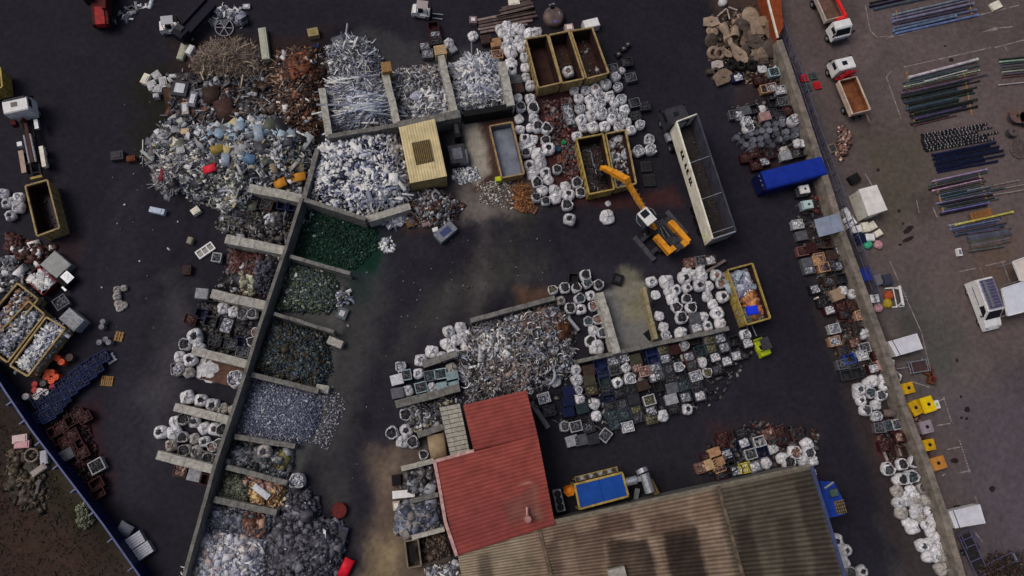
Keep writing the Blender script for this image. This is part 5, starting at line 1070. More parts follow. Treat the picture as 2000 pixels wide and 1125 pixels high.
# ------------------------------------------------------------------ vehicles
def sp_(mb, prof, w, m=0, y0=0, col=None):
    """side profile (x, z) extruded across the width"""
    n = len(prof); A = sum(prof[i][0]*prof[(i+1) % n][1]-prof[(i+1) % n][0]*prof[i][1] for i in range(n)); prof = prof if A > 0 else prof[::-1]
    vs = [(x, y0-w/2, z) for x, z in prof]+[(x, y0+w/2, z) for x, z in prof]
    mb.add(vs, [tuple(range(n)), tuple(range(2*n-1, n-1, -1))]+[(i, n+i, n+(i+1) % n, (i+1) % n) for i in range(n)], m, col)
def B1(root, name, m, c, size, rz=0, **k):
    b = MB(); b.box(c, size, rz, **k); return b.build(name, m, root)
def wheel(root, x, y, r=.5, w=.32):
    b = MB(); b.lathe([(r*.55,-w/2),(r*.9,-w/2),(r,-w*.3),(r,w*.3),(r*.9,w/2),(r*.55,w/2)], 18, M=Matrix.Rotation(PI/2, 3, 'X')); t = b.build('wheel', M_BLACK, root, True); t.location = (x, y, r)
    b = MB(); b.cyl((0,-w*.42,0), (0,w*.42,0), r*.56, 14); b.cyl((0,-w*.5,0), (0,w*.5,0), r*.2, 8); b.build('rim', M_STEEL, t)
def cabin(root, xr, xf, w, z0, z1, paint, hatch=True, slope=.35, sun=True):
    """lorry cab: body with raked screen, glass, mirrors, lamps"""
    zs = z0+(z1-z0)*.52
    b = MB(); sp_(b, [(xr,z0),(xf,z0),(xf,zs-.1),(xf-slope*.25,zs),(xf-slope,z1-.12),(xf-slope-.15,z1),(xr+.1,z1),(xr,z1-.1)], w); cb = b.build('cab', paint, root)
    b = MB(); e = .025; d = Vector((-(slope*.75), 0, z1-.12-zs)).normalized()
    b.add([(xf-slope*.25+e, -w*.44, zs+.04), (xf-slope*.25+e, w*.44, zs+.04), (xf-slope+e, w*.42, z1-.16), (xf-slope+e, -w*.42, z1-.16)], [(0,1,2,3)]); b.add([(xf-slope*.25-.02, -w*.44, zs+.04), (xf-slope*.25-.02, w*.44, zs+.04), (xf-slope-.02, w*.42, z1-.16), (xf-slope-.02, -w*.42, z1-.16)], [(3,2,1,0)])
    b.build('windscreen', M_GLASS, cb)
    for s in (-1, 1):
        B1(cb, 'side_window', M_GLASS, ((xr+xf)/2+.05, s*(w/2+.012), zs+(z1-zs)*.42), ((xf-xr)*.5, .03, (z1-zs)*.6))
        B1(cb, 'mirror', M_BLACK, (xf-.1, s*(w/2+.22), zs+.3), (.12, .22, .45))
        B1(cb, 'headlight', M_STEEL, (xf+.02, s*w*.36, z0+.3), (.06, .34, .2))
    B1(cb, 'bumper', M_DKGREY, (xf+.08, 0, z0+.05), (.2, w*.98, .34))
    if hatch: B1(cb, 'roof_hatch', M_GLASS, ((xr+xf)/2-.1, .1, z1+.025), (.5, .6, .06))
    if sun: B1(cb, 'sun_visor', M_DKGREY, (xf-slope-.02, 0, z1-.03), (.3, w*.86, .05))
    return cb
def chassis(root, x0, x1, z=.9, w=.85):
    for s in (-1, 1): B1(root, 'chassis_rail', M_CHAS, ((x0+x1)/2, s*w/2, z), (x1-x0, .16, .26))
    b = MB(); n = 6
    for i in range(n): b.box((x0+(x1-x0)*(i+.5)/n, 0, z-.02), (.14, w-.18, .18))
    b.build('cross_members', M_CHAS, root)
def vroot(name, top_px, h, head_px):
    p = P(*top_px, h); return empty(name, (p.x, p.y, 0), math.atan2(-(head_px[1]), head_px[0]))
# white hook lift truck at the left
r = vroot('hook_lift_truck', (58,275), 1.2, (-36,-130)); r.rotation_euler.z += R(0)
cabin(r, 2.6, 4.5, 2.45, .9, 3.0, M_WHITE, True, .4)
chassis(r, -4.2, 2.7)
for x in (3.4, -1.4, -2.8): 
    for s in (-1, 1): wheel(r, x, s*1.0)
B1(r, 'fuel_tank', M_CREAM, (-2.2, -1.08, 1.15), (2.4, .42, .5)); B1(r, 'mudguard', mat('beige_guard', C(150,130,118), .6, 0, .25, 2), (-2.2, 1.05, 1.2), (2.6, .5, .12))
B1(r, 'battery_box', M_WHITE, (-.1, 1.05, 1.0), (.5, .5, .5)); B1(r, 'air_tank', M_STEEL, (1.6, -1.05, 1.3), (1.1, .4, .4)); B1(r, 'red_box', M_DRED, (2.1, 1.0, 1.6), (.6, .5, .7))
b = MB(); b.beam((2.2,0,1.35), (-2.6,0,1.25), .34, .3); b.beam((2.2,0,1.35), (2.2,0,2.1), .3, .3); b.beam((2.2,0,2.1), (1.8,0,2.25), .26, .24); b.build('hook_arm', mat('dark_hook_paint', C(60,34,32), .6, 0, .3, 2), r)
for s in (-1, 1):
    b = MB(); b.cyl((-2.6, s*.32, 1.3), (.6, s*.32, 1.5), .11, 8); b.build('hydraulic_ram', M_STEEL, r)
B1(r, 'rear_roller', M_YEL, (-4.25, 0, 1.0), (.25, 1.2, .3))
tag(r, 'white hook lift truck with a bare chassis parked in front of a tan container', 'truck', (55,270))
# articulated lorry
r = vroot('lorry_tractor', (1321,222), 3.0, (-28,-92))
cabin(r, -1.1, 1.15, 2.45, .9, 3.1, M_DKGREY, True, .45); chassis(r, -4.2, -.6)
for x in (.3, -2.9):
    for s in (-1, 1): wheel(r, x, s*1.02)
B1(r, 'fuel_tank', M_STEEL, (-1.7, 1.0, .8), (1.0, .5, .55)); B1(r, 'deflector', M_DKGREY, (-.95, 0, 3.2), (.5, 2.2, .3))
tag(r, 'dark grey lorry tractor coupled to the long cream trailer', 'truck', (1321,220))
h = 3.7; q = [P(x, y, h) for x, y in ((1321,238),(1361,223),(1437,452),(1392,467))]; c = sum(q, Vector())/4; root = empty('tipping_trailer', (c.x, c.y, 0)); q = [v-root.location for v in q]
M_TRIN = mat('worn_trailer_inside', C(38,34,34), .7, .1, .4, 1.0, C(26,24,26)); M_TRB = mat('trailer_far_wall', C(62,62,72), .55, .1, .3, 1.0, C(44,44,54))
def slab(a, b, z0, z1, t, nm, m, par=None):
    u = (b-a).normalized(); bb = MB(); mid = (a+b)/2; bb.box((mid.x, mid.y, (z0+z1)/2), ((b-a).length-.02, t, z1-z0), math.atan2(u.y, u.x)); return bb.build(nm, m, par or root)
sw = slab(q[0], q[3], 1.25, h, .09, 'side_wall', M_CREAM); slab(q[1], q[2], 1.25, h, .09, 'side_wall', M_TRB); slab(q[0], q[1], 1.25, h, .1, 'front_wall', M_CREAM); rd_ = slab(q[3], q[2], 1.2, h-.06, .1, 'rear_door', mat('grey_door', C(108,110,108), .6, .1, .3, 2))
b = MB(); b.prism([(v.x*.985, v.y*.985) for v in q], 1.1, 1.3); b.build('floor', M_TRIN, root)
for i, (a, bb) in enumerate(((0,3), (1,2), (0,1), (3,2))):
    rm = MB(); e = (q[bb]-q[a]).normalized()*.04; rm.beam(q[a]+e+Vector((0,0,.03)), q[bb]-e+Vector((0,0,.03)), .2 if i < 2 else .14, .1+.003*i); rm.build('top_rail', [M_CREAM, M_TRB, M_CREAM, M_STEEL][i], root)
for t in (.36, .67, .955):
    b = MB(); b.cyl(q[0].lerp(q[3], t)-Vector((0,0,.1)), q[1].lerp(q[2], t)-Vector((0,0,.1)), .05, 8); b.build('tie_bar', M_STEEL, root)
u = (q[3]-q[0]).normalized(); n = Vector((u.y, -u.x, 0)); n = n if n.dot((q[0]+q[3])/2) > 0 else -n; az = math.atan2(u.y, u.x); L = (q[3]-q[0]).length; lt = MB()
for t, s in ((.235,.5), (.275,.5), (.35,.45), (.40,.6), (.47,.5), (.50,.3)):          # dark lettering on the side wall, unreadable from here
    p = q[0]+u*L*t+n*.055; lt.box((p.x, p.y, 2.75), (.36*s+.14, .03, .75), az, 0, None, 0, 0); lt.box((p.x+u.x*.22, p.y+u.y*.22, 2.45), (.2, .034, .3), az)
lt.build('lettering', M_BLACK, sw)
cv = MB()
for k_ in range(7):
    p = q[3]-u*(.15+.16*k_)+n*.06; cv.box((p.x, p.y, 1.55+.22*(k_ % 3)), (.14, .03, .2), az)
cv.build('rear_marking', M_LIME, sw)
for t in (.68, .77, .86):
    for s in (.06, .94):
        p = q[0].lerp(q[3], t).lerp(q[1].lerp(q[2], t), s); w_ = MB(); w_.lathe([(.3,-.16),(.46,-.16),(.5,-.1),(.5,.1),(.46,.16),(.3,.16)], 16, M=Matrix.Rotation(az, 3, 'Z') @ Matrix.Rotation(PI/2, 3, 'X')); o = w_.build('wheel', M_BLACK, root, True); o.location = (p.x, p.y, .5)
b = MB(); a_ = q[0].lerp(q[1], .5); d_ = q[3].lerp(q[2], .5); b.beam(Vector((a_.x, a_.y, 1.0)), Vector((d_.x, d_.y, 1.0)), 1.0, .2); b.build('chassis', M_CHAS, root)
tag(root, 'long open cream sided tipping trailer behind the dark grey tractor', 'trailer', (1378,345))
kk = [root.location+Vector((v.x*.94, v.y*.96, 0)) for v in q]
fill_heap('trailer_dust','dark scrap remains on the floor of the long trailer',kk,1.3,.1,[dict(k='chunk',n=120,s=(.12,.08,.04),c=[(62,56,54),(50,46,46),(72,68,66)]),dict(k='curl',n=40,s=(.4,.03,.4),c=[(78,72,70),(60,54,54)],tilt=.9)],(62,56,56),2)
# two white trucks at the upper right
def bed(root, x0, x1, w, z0, h, paint, inside, name='tipper_bed'):
    t = .09; b = MB()
    b.box(((x0+x1)/2, 0, z0), (x1-x0, w, .1), 0, 1)
    for s in (-1, 1): b.box(((x0+x1)/2, s*(w/2-t/2), z0+h/2), (x1-x0, t, h)); b.box(((x0+x1)/2, s*(w/2-t-.02), z0+h/2-.03), (x1-x0-.2, .02, h-.08), 0, 1)
    b.box((x0+t/2, 0, z0+h/2), (t, w-2*t-.01, h)); b.box((x1-t/2, 0, z0+h/2+.1), (t, w-2*t-.01, h+.2)); b.box((x1-t-.02, 0, z0+h/2), (.02, w-.25, h-.08), 0, 1)
    for s in (-1, 1): b.box(((x0+x1)/2, s*(w/2-.02), z0+h+.03), (x1-x0+.04, .18, .06))
    return b.build(name, [paint, inside], root)
M_BEDRUST = mat('rusty_bed_inside', C(116,72,44), .85, 0, .5, .7, C(70,38,28))
r = vroot('tipper_truck', (1661,175), 1.6, (-26,-95))
cabin(r, 2.2, 4.0, 2.2, .8, 2.6, M_WHITE, True, .3, False); chassis(r, -3.4, 2.3, .75)
for x in (3.2, -1.9):
    for s in (-1, 1): wheel(r, x, s*.98, .45)
bed(r, -3.1, 1.3, 2.35, 1.1, .75, mat('cream_bed_paint', C(176,158,142), .6, 0, .25, 2), M_BEDRUST)
b = MB(); b.box((1.75,.1,1.9), (.5,.6,1.4)); b.beam((1.75,.1,2.5), (1.7,-.9,2.4), .3, .3); b.beam((1.7,-.9,2.4), (1.75,.9,2.0), .22, .22); b.beam((1.75,-1.1,1.3), (1.75,1.1,1.3), .3, .25); b.beam((1.6,.5,2.1), (1.3,1.1,2.2), .18, .16); b.build('folded_crane', M_RED, r)
B1(r, 'rear_prop', mat('brown_prop', C(110,90,78), .7, 0, .2, 3), (-3.7, -.95, 1.2), (1.6, .12, .12))
tag(r, 'white tipper truck with a rust brown empty bed, facing the other white truck', 'truck', (1660,170))
r = vroot('crane_truck', (1622,20), 1.6, (28,95))
cabin(r, 2.0, 3.7, 2.2, .8, 2.6, M_WHITE, False, .6, False); chassis(r, -3.4, 2.2, .75)
for x in (2.9, -1.9):
    for s in (-1, 1): wheel(r, x, s*.98, .45)
bed(r, -3.4, 1.3, 2.35, 1.1, .6, mat('grey_bed_paint', C(160,150,144), .6, 0, .25, 2), mat('brown_bed_floor', C(96,72,62), .85, 0, .3, 1.2, C(72,54,50)), 'flat_bed')
b = MB(); b.box((1.65,.7,1.8), (.5,.6,1.4)); b.beam((1.65,.8,2.5), (-2.6,.5,2.6), .32, .32); b.beam((1.65,.8,2.4), (1.7,-.3,2.2), .34, .34); b.build('crane_arm', mat('bright_red_paint', C(200,40,40), .5, 0, .2, 2), r)
tag(r, 'white truck carrying a bright red crane arm along its brown bed, top right', 'truck', (1625,30))
# white van with roof rack
r = vroot('delivery_van', (1936,590), 2.1, (20,90)); r.rotation_euler.z += 0
b = MB(); sp_(b, [(-2.7,.45),(2.75,.45),(2.8,.95),(2.55,1.15),(1.75,1.35),(.95,2.35),(-2.65,2.4),(-2.75,2.2)], 2.0); bd_ = b.build('body', M_WHITE, r)
b = MB(); b.add([(1.78,-.88,1.42),(1.78,.88,1.42),(1.08,.80,2.30),(1.08,-.80,2.30)], [(0,1,2,3)]); b.add([(1.72,-.88,1.40),(1.72,.88,1.40),(1.02,.80,2.28),(1.02,-.80,2.28)], [(3,2,1,0)]); b.build('windscreen', M_GLASS, bd_)
for s in (-1, 1):
    b = MB(); sp_(b, [(.2,1.4),(1.45,1.4),(.9,2.1),(.2,2.12)], .03, 0, s*1.012); b.build('side_window', M_GLASS, bd_)
    B1(bd_, 'mirror', M_BLACK, (1.25, s*1.15, 1.45), (.12, .24, .28)); B1(bd_, 'headlight', M_STEEL, (2.72, s*.75, .95), (.14, .36, .22)); B1(bd_, 'door_rail', M_DKGREY, (-1.1, s*1.012, 1.45), (2.2, .03, .06))
    for x in (1.8, -1.7): wheel(r, x, s*.86, .36, .24)
B1(bd_, 'bumper', M_WHITE, (2.84, 0, .55), (.2, 1.9, .3))
rk = MB()
for s in (-1, 1): rk.beam((-2.55, s*.82, 2.6), (.75, s*.82, 2.6), .07, .07)
for i in range(10): rk.beam((-2.5+i*.36, -.82, 2.58), (-2.5+i*.36, .82, 2.58), .06, .06)
for i in range(4):
    for s in (-1, 1): rk.beam((-2.4+i*1.0, s*.82, 2.38), (-2.4+i*1.0, s*.82, 2.6), .06, .06)
rk.build('roof_rack', mat('rack_metal', C(120,118,140), .5, .3, .2, 3), r)
mt = MB(); mt.box((-.9, .05, 2.46), (3.3, 1.5, .08)); mt.build('rack_floor', mat('dark_rack_mat', C(72,68,96), .7, 0, .25, 3), r)
for i in range(3): B1(r, 'ladder', M_STEEL, (-.9, -.5+i*.12, 2.68), (3.0, .05, .08))
tag(r, 'white van with a long roof rack parked on the right hand yard', 'van', (1932,590))
# forklifts
def forklift(top, head, paint, guard, label, forks=True):
    r = vroot('forklift', top, 1.4, head)
    b = MB(); sp_(b, [(-1.25,.3),(-1.35,.7),(-1.2,1.15),(-.6,1.25),(-.4,.75),(.75,.7),(.8,.3)], 1.15); b.build('body', paint, r)
    b = MB()
    for x, y in ((-.75,-.5), (-.75,.5), (.6,-.5), (.6,.5)): b.beam((x, y, .8), (x*.85, y*.95, 2.05), .07, .07)
    b.build('guard_posts', M_BLACK, r); b = MB(); b.box((-.05, 0, 2.08), (1.3, 1.05, .06)); b.build('roof_guard', guard, r)
    B1(r, 'seat', M_BLACK, (-.3, 0, 1.05), (.5, .5, .5)); m_ = MB()
    for s in (-1, 1): m_.box((.98, s*.32, 1.15), (.12, .1, 2.1))
    for z in (.4, 1.2, 2.1): m_.box((.98, 0, z), (.1, .74, .1))
    m_.build('mast', M_CHAS, r)
    if forks:
        for s in (-1, 1): B1(r, 'fork', M_STEEL, (1.65, s*.3, .12), (1.25, .12, .06))
    for x, rr in ((.55, .32), (-.85, .27)):
        for s in (-1, 1): wheel(r, x, s*.5, rr, .22)
    return tag(r, label, 'forklift', top)
forklift((331,46), (40,-6), M_WHITE, mat('pale_guard', C(150,150,158), .5, 0, .1, 3), 'white forklift with a pale roof guard at the upper left', False)
forklift((826,16), (60,6), M_WHITE, mat('pink_grey_guard', C(140,130,130), .5, 0, .1, 3), 'white forklift with forks pointing right at the top edge')
r = forklift((1490,672), (-22,-60), M_LIME, M_DKGREY, 'lime green forklift below the yellow rubbish container')
# red machine at the top left
r = vroot('red_loader', (196,15), 1.6, (6,60))
b = MB(); sp_(b, [(-3.2,.7),(-.2,.7),(2.0,.8),(2.0,1.5),(-.1,1.9),(-3.2,2.2)], 1.7); b.build('body', M_DRED, r); b = MB(); sp_(b, [(.0,1.0),(2.1,1.0),(2.05,1.6),(.1,1.95)], 1.0); b.build('hood', M_RED, r)
B1(r, 'cab_roof', mat('faded_pink_panel', C(164,72,84), .6, 0, .2, 3), (-1.2, -1.05, 2.6), (1.5, 1.1, .14)); B1(r, 'cab', M_GLASS, (-1.2, -1.0, 1.9), (1.3, 1.0, 1.2))
B1(r, 'boom', M_DRED, (-.8, .8, 2.4), (3.2, .45, .45)); B1(r, 'lamp', M_STEEL, (2.0, 0, 1.5), (.1, .5, .2))
for x in (-2.2, 1.2):
    for s in (-1, 1): wheel(r, x, s*1.0, .6, .4)
tag(r, 'dark red loader machine cut off by the top edge', 'machine', (196,15))
# orange material handler
r = empty('material_handler', P(1288,462,0), math.atan2(48, -38)); loc = r.location
def LP(px, py, h): return r.matrix_basis.inverted() @ P(px, py, h)
uc = MB(); uc.box((0,0,.75), (3.4,1.5,.5)); uc.box((.9,0,.7), (.45,4.4,.3)); uc.box((-.9,0,.7), (.45,4.4,.3)); uc.build('undercarriage', M_DKGREY, r)
for s in (-1, 1):
    b = MB(); b.box((0, s*2.45, .28), (3.4, .55, .42)); b.box((0, s*2.45, .52), (2.4, .3, .1)); b.build('stabiliser', mat('charcoal_steel', C(66,66,74), .7, .1, .3, 3), r)
    for x in (-1.15, 1.15): wheel(r, x, s*1.15, .5, .5)
b = MB(); b.cyl((0,0,1.0), (0,0,1.35), .8, 20); b.build('turntable', M_CHAS, r)
up = MB(); up.box((-.5,0,1.5), (3.6,2.0,.3)); up.build('deck', M_DKGREY, r)
b = MB(); sp_(b, [(-2.6,1.65),(.4,1.65),(.5,2.2),(.2,2.5),(-2.6,2.55)], .62, 0, -1.15); b.box((-2.4, -.75, 2.1), (.7, .75, .9)); b.build('side_panel', M_ORANGE, r)
b = MB(); sp_(b, [(-2.3,1.65),(.2,1.65),(.2,2.4),(-2.3,2.5)], .6, 0, 1.2); b.box((-2.05, .85, 2.05), (.6, .7, .9)); b.build('side_panel', M_ORANGE, r)
b = MB(); b.box((-1.9,0,2.0), (1.5,1.3,.75)); b.box((-1.5,.1,2.45), (.7,.7,.2)); b.cyl((-1.0,-.4,2.2), (-1.0,-.4,2.9), .12, 8); b.build('engine', M_DKGREY, r)
for i in range(4):
    b = MB(); b.cyl((-.9+.1*i, -.45+.28*i, 1.7), (.5, -.2+.16*i, 2.4), .05, 6); b.build('hydraulic_hose', M_STEEL if i % 2 else M_BLACK, r)
cb = MB(); p_ = LP(1263,422,4.3); cb.box((p_.x, p_.y, 3.35), (1.55, 1.15, 1.7)); cbo = cb.build('cab', mat('cab_glass_grey', C(64,68,74), .2, 0, .2, 3), r)
B1(cbo, 'cab_roof', M_WHITE, (p_.x-.05, p_.y, 4.26), (1.75, 1.3, .14)); B1(cbo, 'roof_window', M_GLASS, (p_.x+.3, p_.y, 4.345), (.75, .85, .04))
for s in (-1, 1):
    b = MB(); b.beam((p_.x+.8, p_.y+s*.7, 4.1), (p_.x+.2, p_.y+s*1.15, 4.0), .05, .05); b.beam((p_.x+.2, p_.y+s*1.15, 4.0), (p_.x-.5, p_.y+s*1.1, 3.9), .05, .05); b.build('handrail', M_STEEL, cbo)
b = MB(); b.beam((p_.x-.3, p_.y, 2.5), (-.2, p_.y*.6, 1.6), .3, .3); b.build('cab_riser', M_CHAS, r)
A = LP(1279,447,2.3); E = LP(1222,350,6.2); T = LP(1180,328,3.6); bm = MB()
bm.beam(A, A.lerp(E,.52), .34, .5); bm.beam(A.lerp(E,.5), E, .46, .55); bm.build('boom', M_ORANGE, r)
st_ = MB(); st_.beam(E+(E-T)*.12, E.lerp(T,.6), .62, .6); st_.beam(E.lerp(T,.55), T, .5, .5); st_.cyl(T-Vector((.3,.3,.1)), T+Vector((.3,.3,-.1)), .3, 10); st_.build('stick', M_ORANGE, r)
for s in (-.28, .28):
    b = MB(); o_ = Vector((0, s, .15)); b.cyl(A+o_-Vector((0,0,.5)), A.lerp(E,.48)+o_, .08, 8); b.build('hydraulic_ram', M_STEEL, r)
b = MB(); n_ = 7
for i in range(n_):
    c_ = A.lerp(E, .2+.09*i); b.beam(c_+Vector((0,-.45,.25)), c_+Vector((0,.45,.25)), .05, .05)
b.build('boom_brackets', M_STEEL, r)
g_ = MB(); g_.cyl(T, T-Vector((0,0,1.2)), .12, 8); g_.build('grab_link', M_CHAS, r)
gr = MB(); c_ = T-Vector((0,0,1.6)); gr.box(c_, (.6,.6,.4))
for i in range(5):
    a = 2*PI*i/5; gr.beam(c_+Vector((.2*math.cos(a), .2*math.sin(a), 0)), c_+Vector((.65*math.cos(a), .65*math.sin(a), -.5)), .2, .1); gr.beam(c_+Vector((.65*math.cos(a), .65*math.sin(a), -.5)), c_+Vector((.2*math.cos(a), .2*math.sin(a), -1.0)), .18, .08)
gr.build('grab', M_CHAS, r)
tag(r, 'orange material handler with a raised white cab, its arm reaching over a yellow container', 'excavator', (1275,440))
# ------------------------------------------------------------------ machines round the shed
h = 2.6; q = [P(x, y, h) for x, y in ((1122,946),(1215,923),(1227,969),(1132,994))]; c = sum(q, Vector())/4; root = empty('shredder_machine', (c.x, c.y, 0)); q = [v-root.location for v in q]
u = (q[1]-q[0]).normalized(); az = math.atan2(u.y, u.x); v_ = Vector((-u.y, u.x, 0))
b = MB(); b.prism([(w.x*.94, w.y*.94) for w in q], .3, h-.05); b.build('housing', M_BLUE, root)
for a, bb in ((.0,.495), (.505,1.0)):
    b = MB(); pts = [q[0].lerp(q[1], a), q[0].lerp(q[1], bb), q[3].lerp(q[2], bb), q[3].lerp(q[2], a)]; b.prism([(w.x*.95, w.y*.95) for w in pts], h-.04, h+.03); b.build('top_cover', mat('blue_cover', C(18,62,134), .6, 0, .15, 1.2, C(14,52,116)), root)
b = MB()
for i in range(4): e = (q[(i+1) % 4]-q[i]).normalized()*.08; b.beam(q[i]+e, q[(i+1) % 4]-e, .2, .2+.004*i)
for w in q: b.box((w.x*.98, w.y*.98, 1.3), (.2, .2, 2.56), az)
b.build('frame', M_YEL, root)
b = MB(); p = (q[0]*.8+q[3]*.2)-u*.6; b.lathe([(.62,2.4),(.5,2.0),(.35,1.4)], 6, (p.x, p.y, 0), M=Matrix.Rotation(az, 3, 'Z')); b.box((p.x, p.y, 1.0), (.6, .6, .9), az); b.build('funnel', M_ORANGE, root)
rk = MB()
for t in (.06, .5, .93): 
    p = q[0].lerp(q[1], t)+v_*.35; rk.box((p.x, p.y, 1.0), (.1, .1, 2.0), az)
a_, b_ = q[0].lerp(q[1], .05)+v_*.42, q[0].lerp(q[1], .95)+v_*.42; rk.beam(a_-Vector((0,0,.5)), b_-Vector((0,0,.5)), .5, .06); rk.build('side_rack', M_YEL, root)
for i in range(9):
    p = a_.lerp(b_, (i+.4)/9.3); B1(root, 'rack_part', M_STEEL if i % 2 else M_DKGREY, (p.x, p.y, h-.34), (.34, .34, .22), az+.2*i)
e_ = q[1].lerp(q[2], .45); b = MB(); b.cyl(e_+Vector((0,0,-.6)), e_+u*1.35+Vector((0,0,-.5)), .42, 16); b.build('duct', M_STEEL, root)
b = MB(); p = e_+u*1.55; b.box((p.x, p.y, 1.4), (.6, .5, 1.3), az); b.cyl((p.x+.6,p.y+.55,2.2), (p.x+1.1,p.y-1.3,2.2), .5, 16); b.cyl((p.x+.35,p.y+1.0,2.1), (p.x+.5,p.y+.6,2.2), .62, 16); b.build('fan_housing', M_STEEL, root)
B1(root, 'fan_guard', mat('olive_guard', C(108,92,56), .7, 0, .3, 3), (p.x+1.65, p.y-.8, 1.1), (.5, 1.6, 1.2), az+.2)
b = MB(); w = q[2]+u*.15; b.ring((w.x, w.y, 1.5), .42, .14, 18); b.build('hose_coil', M_BLACK, root)
b = MB(); b.beam((w.x+1.0, w.y-.7, .5), (w.x+1.25, w.y+.6, .9), .5, .12); b.build('chute', M_STEEL, root)
tag(root, 'blue topped yellow framed shredding machine with a silver duct beside the shed', 'machine', (1178,958))
h = 1.6; q = [P(x, y, h) for x, y in ((1079,958),(1095,955),(1105,997),(1088,1001))]; c = sum(q, Vector())/4; root = empty('fan_cooler', (c.x, c.y, 0)); q = [v-root.location for v in q]
b = MB(); b.prism([(w.x, w.y) for w in q], .5, h); b.build('casing', mat('cooler_grey', C(124,130,136), .5, .1, .15, 3), root)
for i in range(3):
    p = q[0].lerp(q[3], .2+.3*i).lerp(q[1].lerp(q[2], .2+.3*i), .5); b = MB(); b.cyl((p.x, p.y, h+.005), (p.x, p.y, h+.05), .31, 18); f_ = b.build('fan', M_BLACK, root); b = MB()
    b.ring((p.x, p.y, h+.07), .33, .03, 18); [b.box((p.x, p.y, h+.07), (.6, .06, .02), a*PI/3) for a in range(3)]; b.build('fan_blades', M_DKGREY, f_)
for w in q: B1(root, 'foot', M_DKGREY, (w.x*.85, w.y*.85, .25), (.12, .12, .5))
tag(root, 'grey cooler with three round black fans beside the red roof', 'cooler', (1092,978))
root = empty('blue_baler', P(1625,978,0)); h = 2.4; pt = [P(x, y, h)-root.location for x, y in ((1601,940),(1629,941),(1651,985),(1650,1005),(1618,1012))]
b = MB(); b.prism([(w.x, w.y) for w in pt], .2, h); b.build('body', M_BLUE, root)
b = MB(); w = P(1640,990,h)-root.location; b.box((w.x, w.y, h+.1), (1.0,1.3,.18), R(10)); g0 = b.build('grate', mat('rust_grate', C(112,96,74), .7, 0, .3, 4), root); b = MB()
for i in range(4): b.box((w.x-.36+.24*i, w.y, h+.2), (.06, 1.25, .04), R(10))
for i in range(4): b.box((w.x, w.y-.5+.33*i, h+.235), (.95, .06, .03), R(10))
b.build('grate_bars', M_CHAS, g0)
w = P(1626,962,h)-root.location; B1(root, 'control_box', mat('green_grey_box', C(60,78,70), .6, 0, .2, 3), (w.x, w.y, h+.2), (.8,.7,.4), R(10)); w = P(1608,950,h)-root.location; b = MB(); b.cyl((w.x, w.y-.2, h+.2), (w.x+1.0, w.y+.4, h+.2), .12, 8); b.build('ram', M_STEEL, root)
tag(root, 'blue baling machine against the right side of the shed', 'machine', (1625,975))
# ------------------------------------------------------------------ right hand yard: pipes
PM = {}
def pmat(rgb):
    k = 'pipe_%d_%d_%d' % rgb; return mat(k, C(*rgb), .55, .1, .3, 1.5, None, .15)
def pipe(a, b, r, rgb, place, group, z=None, name='pipe', square=False, cat='pipe', word=None, bands=None):
    z = r if z is None else z; p, q = P(a[0], a[1], z), P(b[0], b[1], z); c = (p+q)/2; mb = MB()
    if square: mb.beam(p-c, q-c, r*2, r*1.6)
    else:
        mb.cyl(p-c, q-c, r, 8); d = (q-p).normalized()
        for e, s in ((p-c, 1), (q-c, -1)): mb.cyl(e-d*.03*s, e+d*.12*s, r*1.25, 8, 1)
    if bands:
        L = (q-p).length; d = (q-p)/L; t = .3
        while t < L-.2: mb.cyl(p-c+d*t, p-c+d*(t+random.uniform(.05, .13)), r*1.05, 8, 2); t += random.uniform(.34, .6)
    o = mb.build(name, [pmat(rgb), pmat(tuple(min(255, int(x*1.15)) for x in rgb)), mat('band_grey',C(138,136,140),.6,0,.3,5)]); o.location = c
    return tag(o, (word or 'long pipe'), cat, ((a[0]+b[0])/2, (a[1]+b[1])/2), place, group)
cname = {'w': ('pale grey', (150,144,150)), 'v': ('mauve grey', (86,80,88)), 'g': ('dark green', (44,54,50)), 'b': ('blue grey', (104,112,138)), 'n': ('navy', (26,30,54)), 'k': ('near black', (34,32,36)), 'u': ('brown grey', (84,72,70)), 'W': ('white', (186,182,186)), 'y': ('yellow', (150,144,70)), 't': ('slate', (66,72,84))}
def rack(x, y, dx, dy, codes, ln, place, group, slope=-.235, r=.11, jit=14, z0=.12, bands=None, sq=False):
    for i, cde in enumerate(codes):
        n_, rgb = cname[cde]; L = ln*random.uniform(.72, 1.05); s = x+dx*i+random.uniform(-jit, jit)*.5; yy = y+dy*i; sl = slope+random.uniform(-.012, .012)
        rr = r*random.uniform(.8, 1.25); pipe((s, yy+(s-x-dx*i)*sl), (s+L, yy+(s-x-dx*i+L)*sl), rr, tuple(int(c*random.uniform(.85, 1.12)) for c in rgb), place, group, z0+random.choice([0, .0, .16]), word='long '+n_+(' beam' if sq else ' pipe'), bands=bands, square=sq)
def bearers(pts, label):
    for a, b in pts:
        mb = MB(); p, q = P(a[0], a[1], .06), P(b[0], b[1], .06); c = (p+q)/2; mb.beam(p-c, q-c, .14, .12); o = mb.build('timber_bearer', M_WOOD); o.location = c; tag(o, 'timber bearer under', 'bearer', a, label, 'timber bearers under the pipes')
GP = 'pipes laid out in the right hand yard'
rack(1742, 30, .8, 6.0, 'bbbtbbb', 168, 'in the blue grey bundle at the top', GP, -.225, .15, 6)
rack(1700, 6, 2, 6.5, 'knt', 120, 'in the dark stack at the top edge', GP, -.225, .13, 12)
pipe((1776,151), (1909,116), .17, (186,178,184), 'along the top of the main pipe rack', GP, .45, word='thick white pipe')
pipe((1806,159), (1888,137), .07, (190,186,192), 'above the main pipe rack', GP, .5, word='thin white pipe')
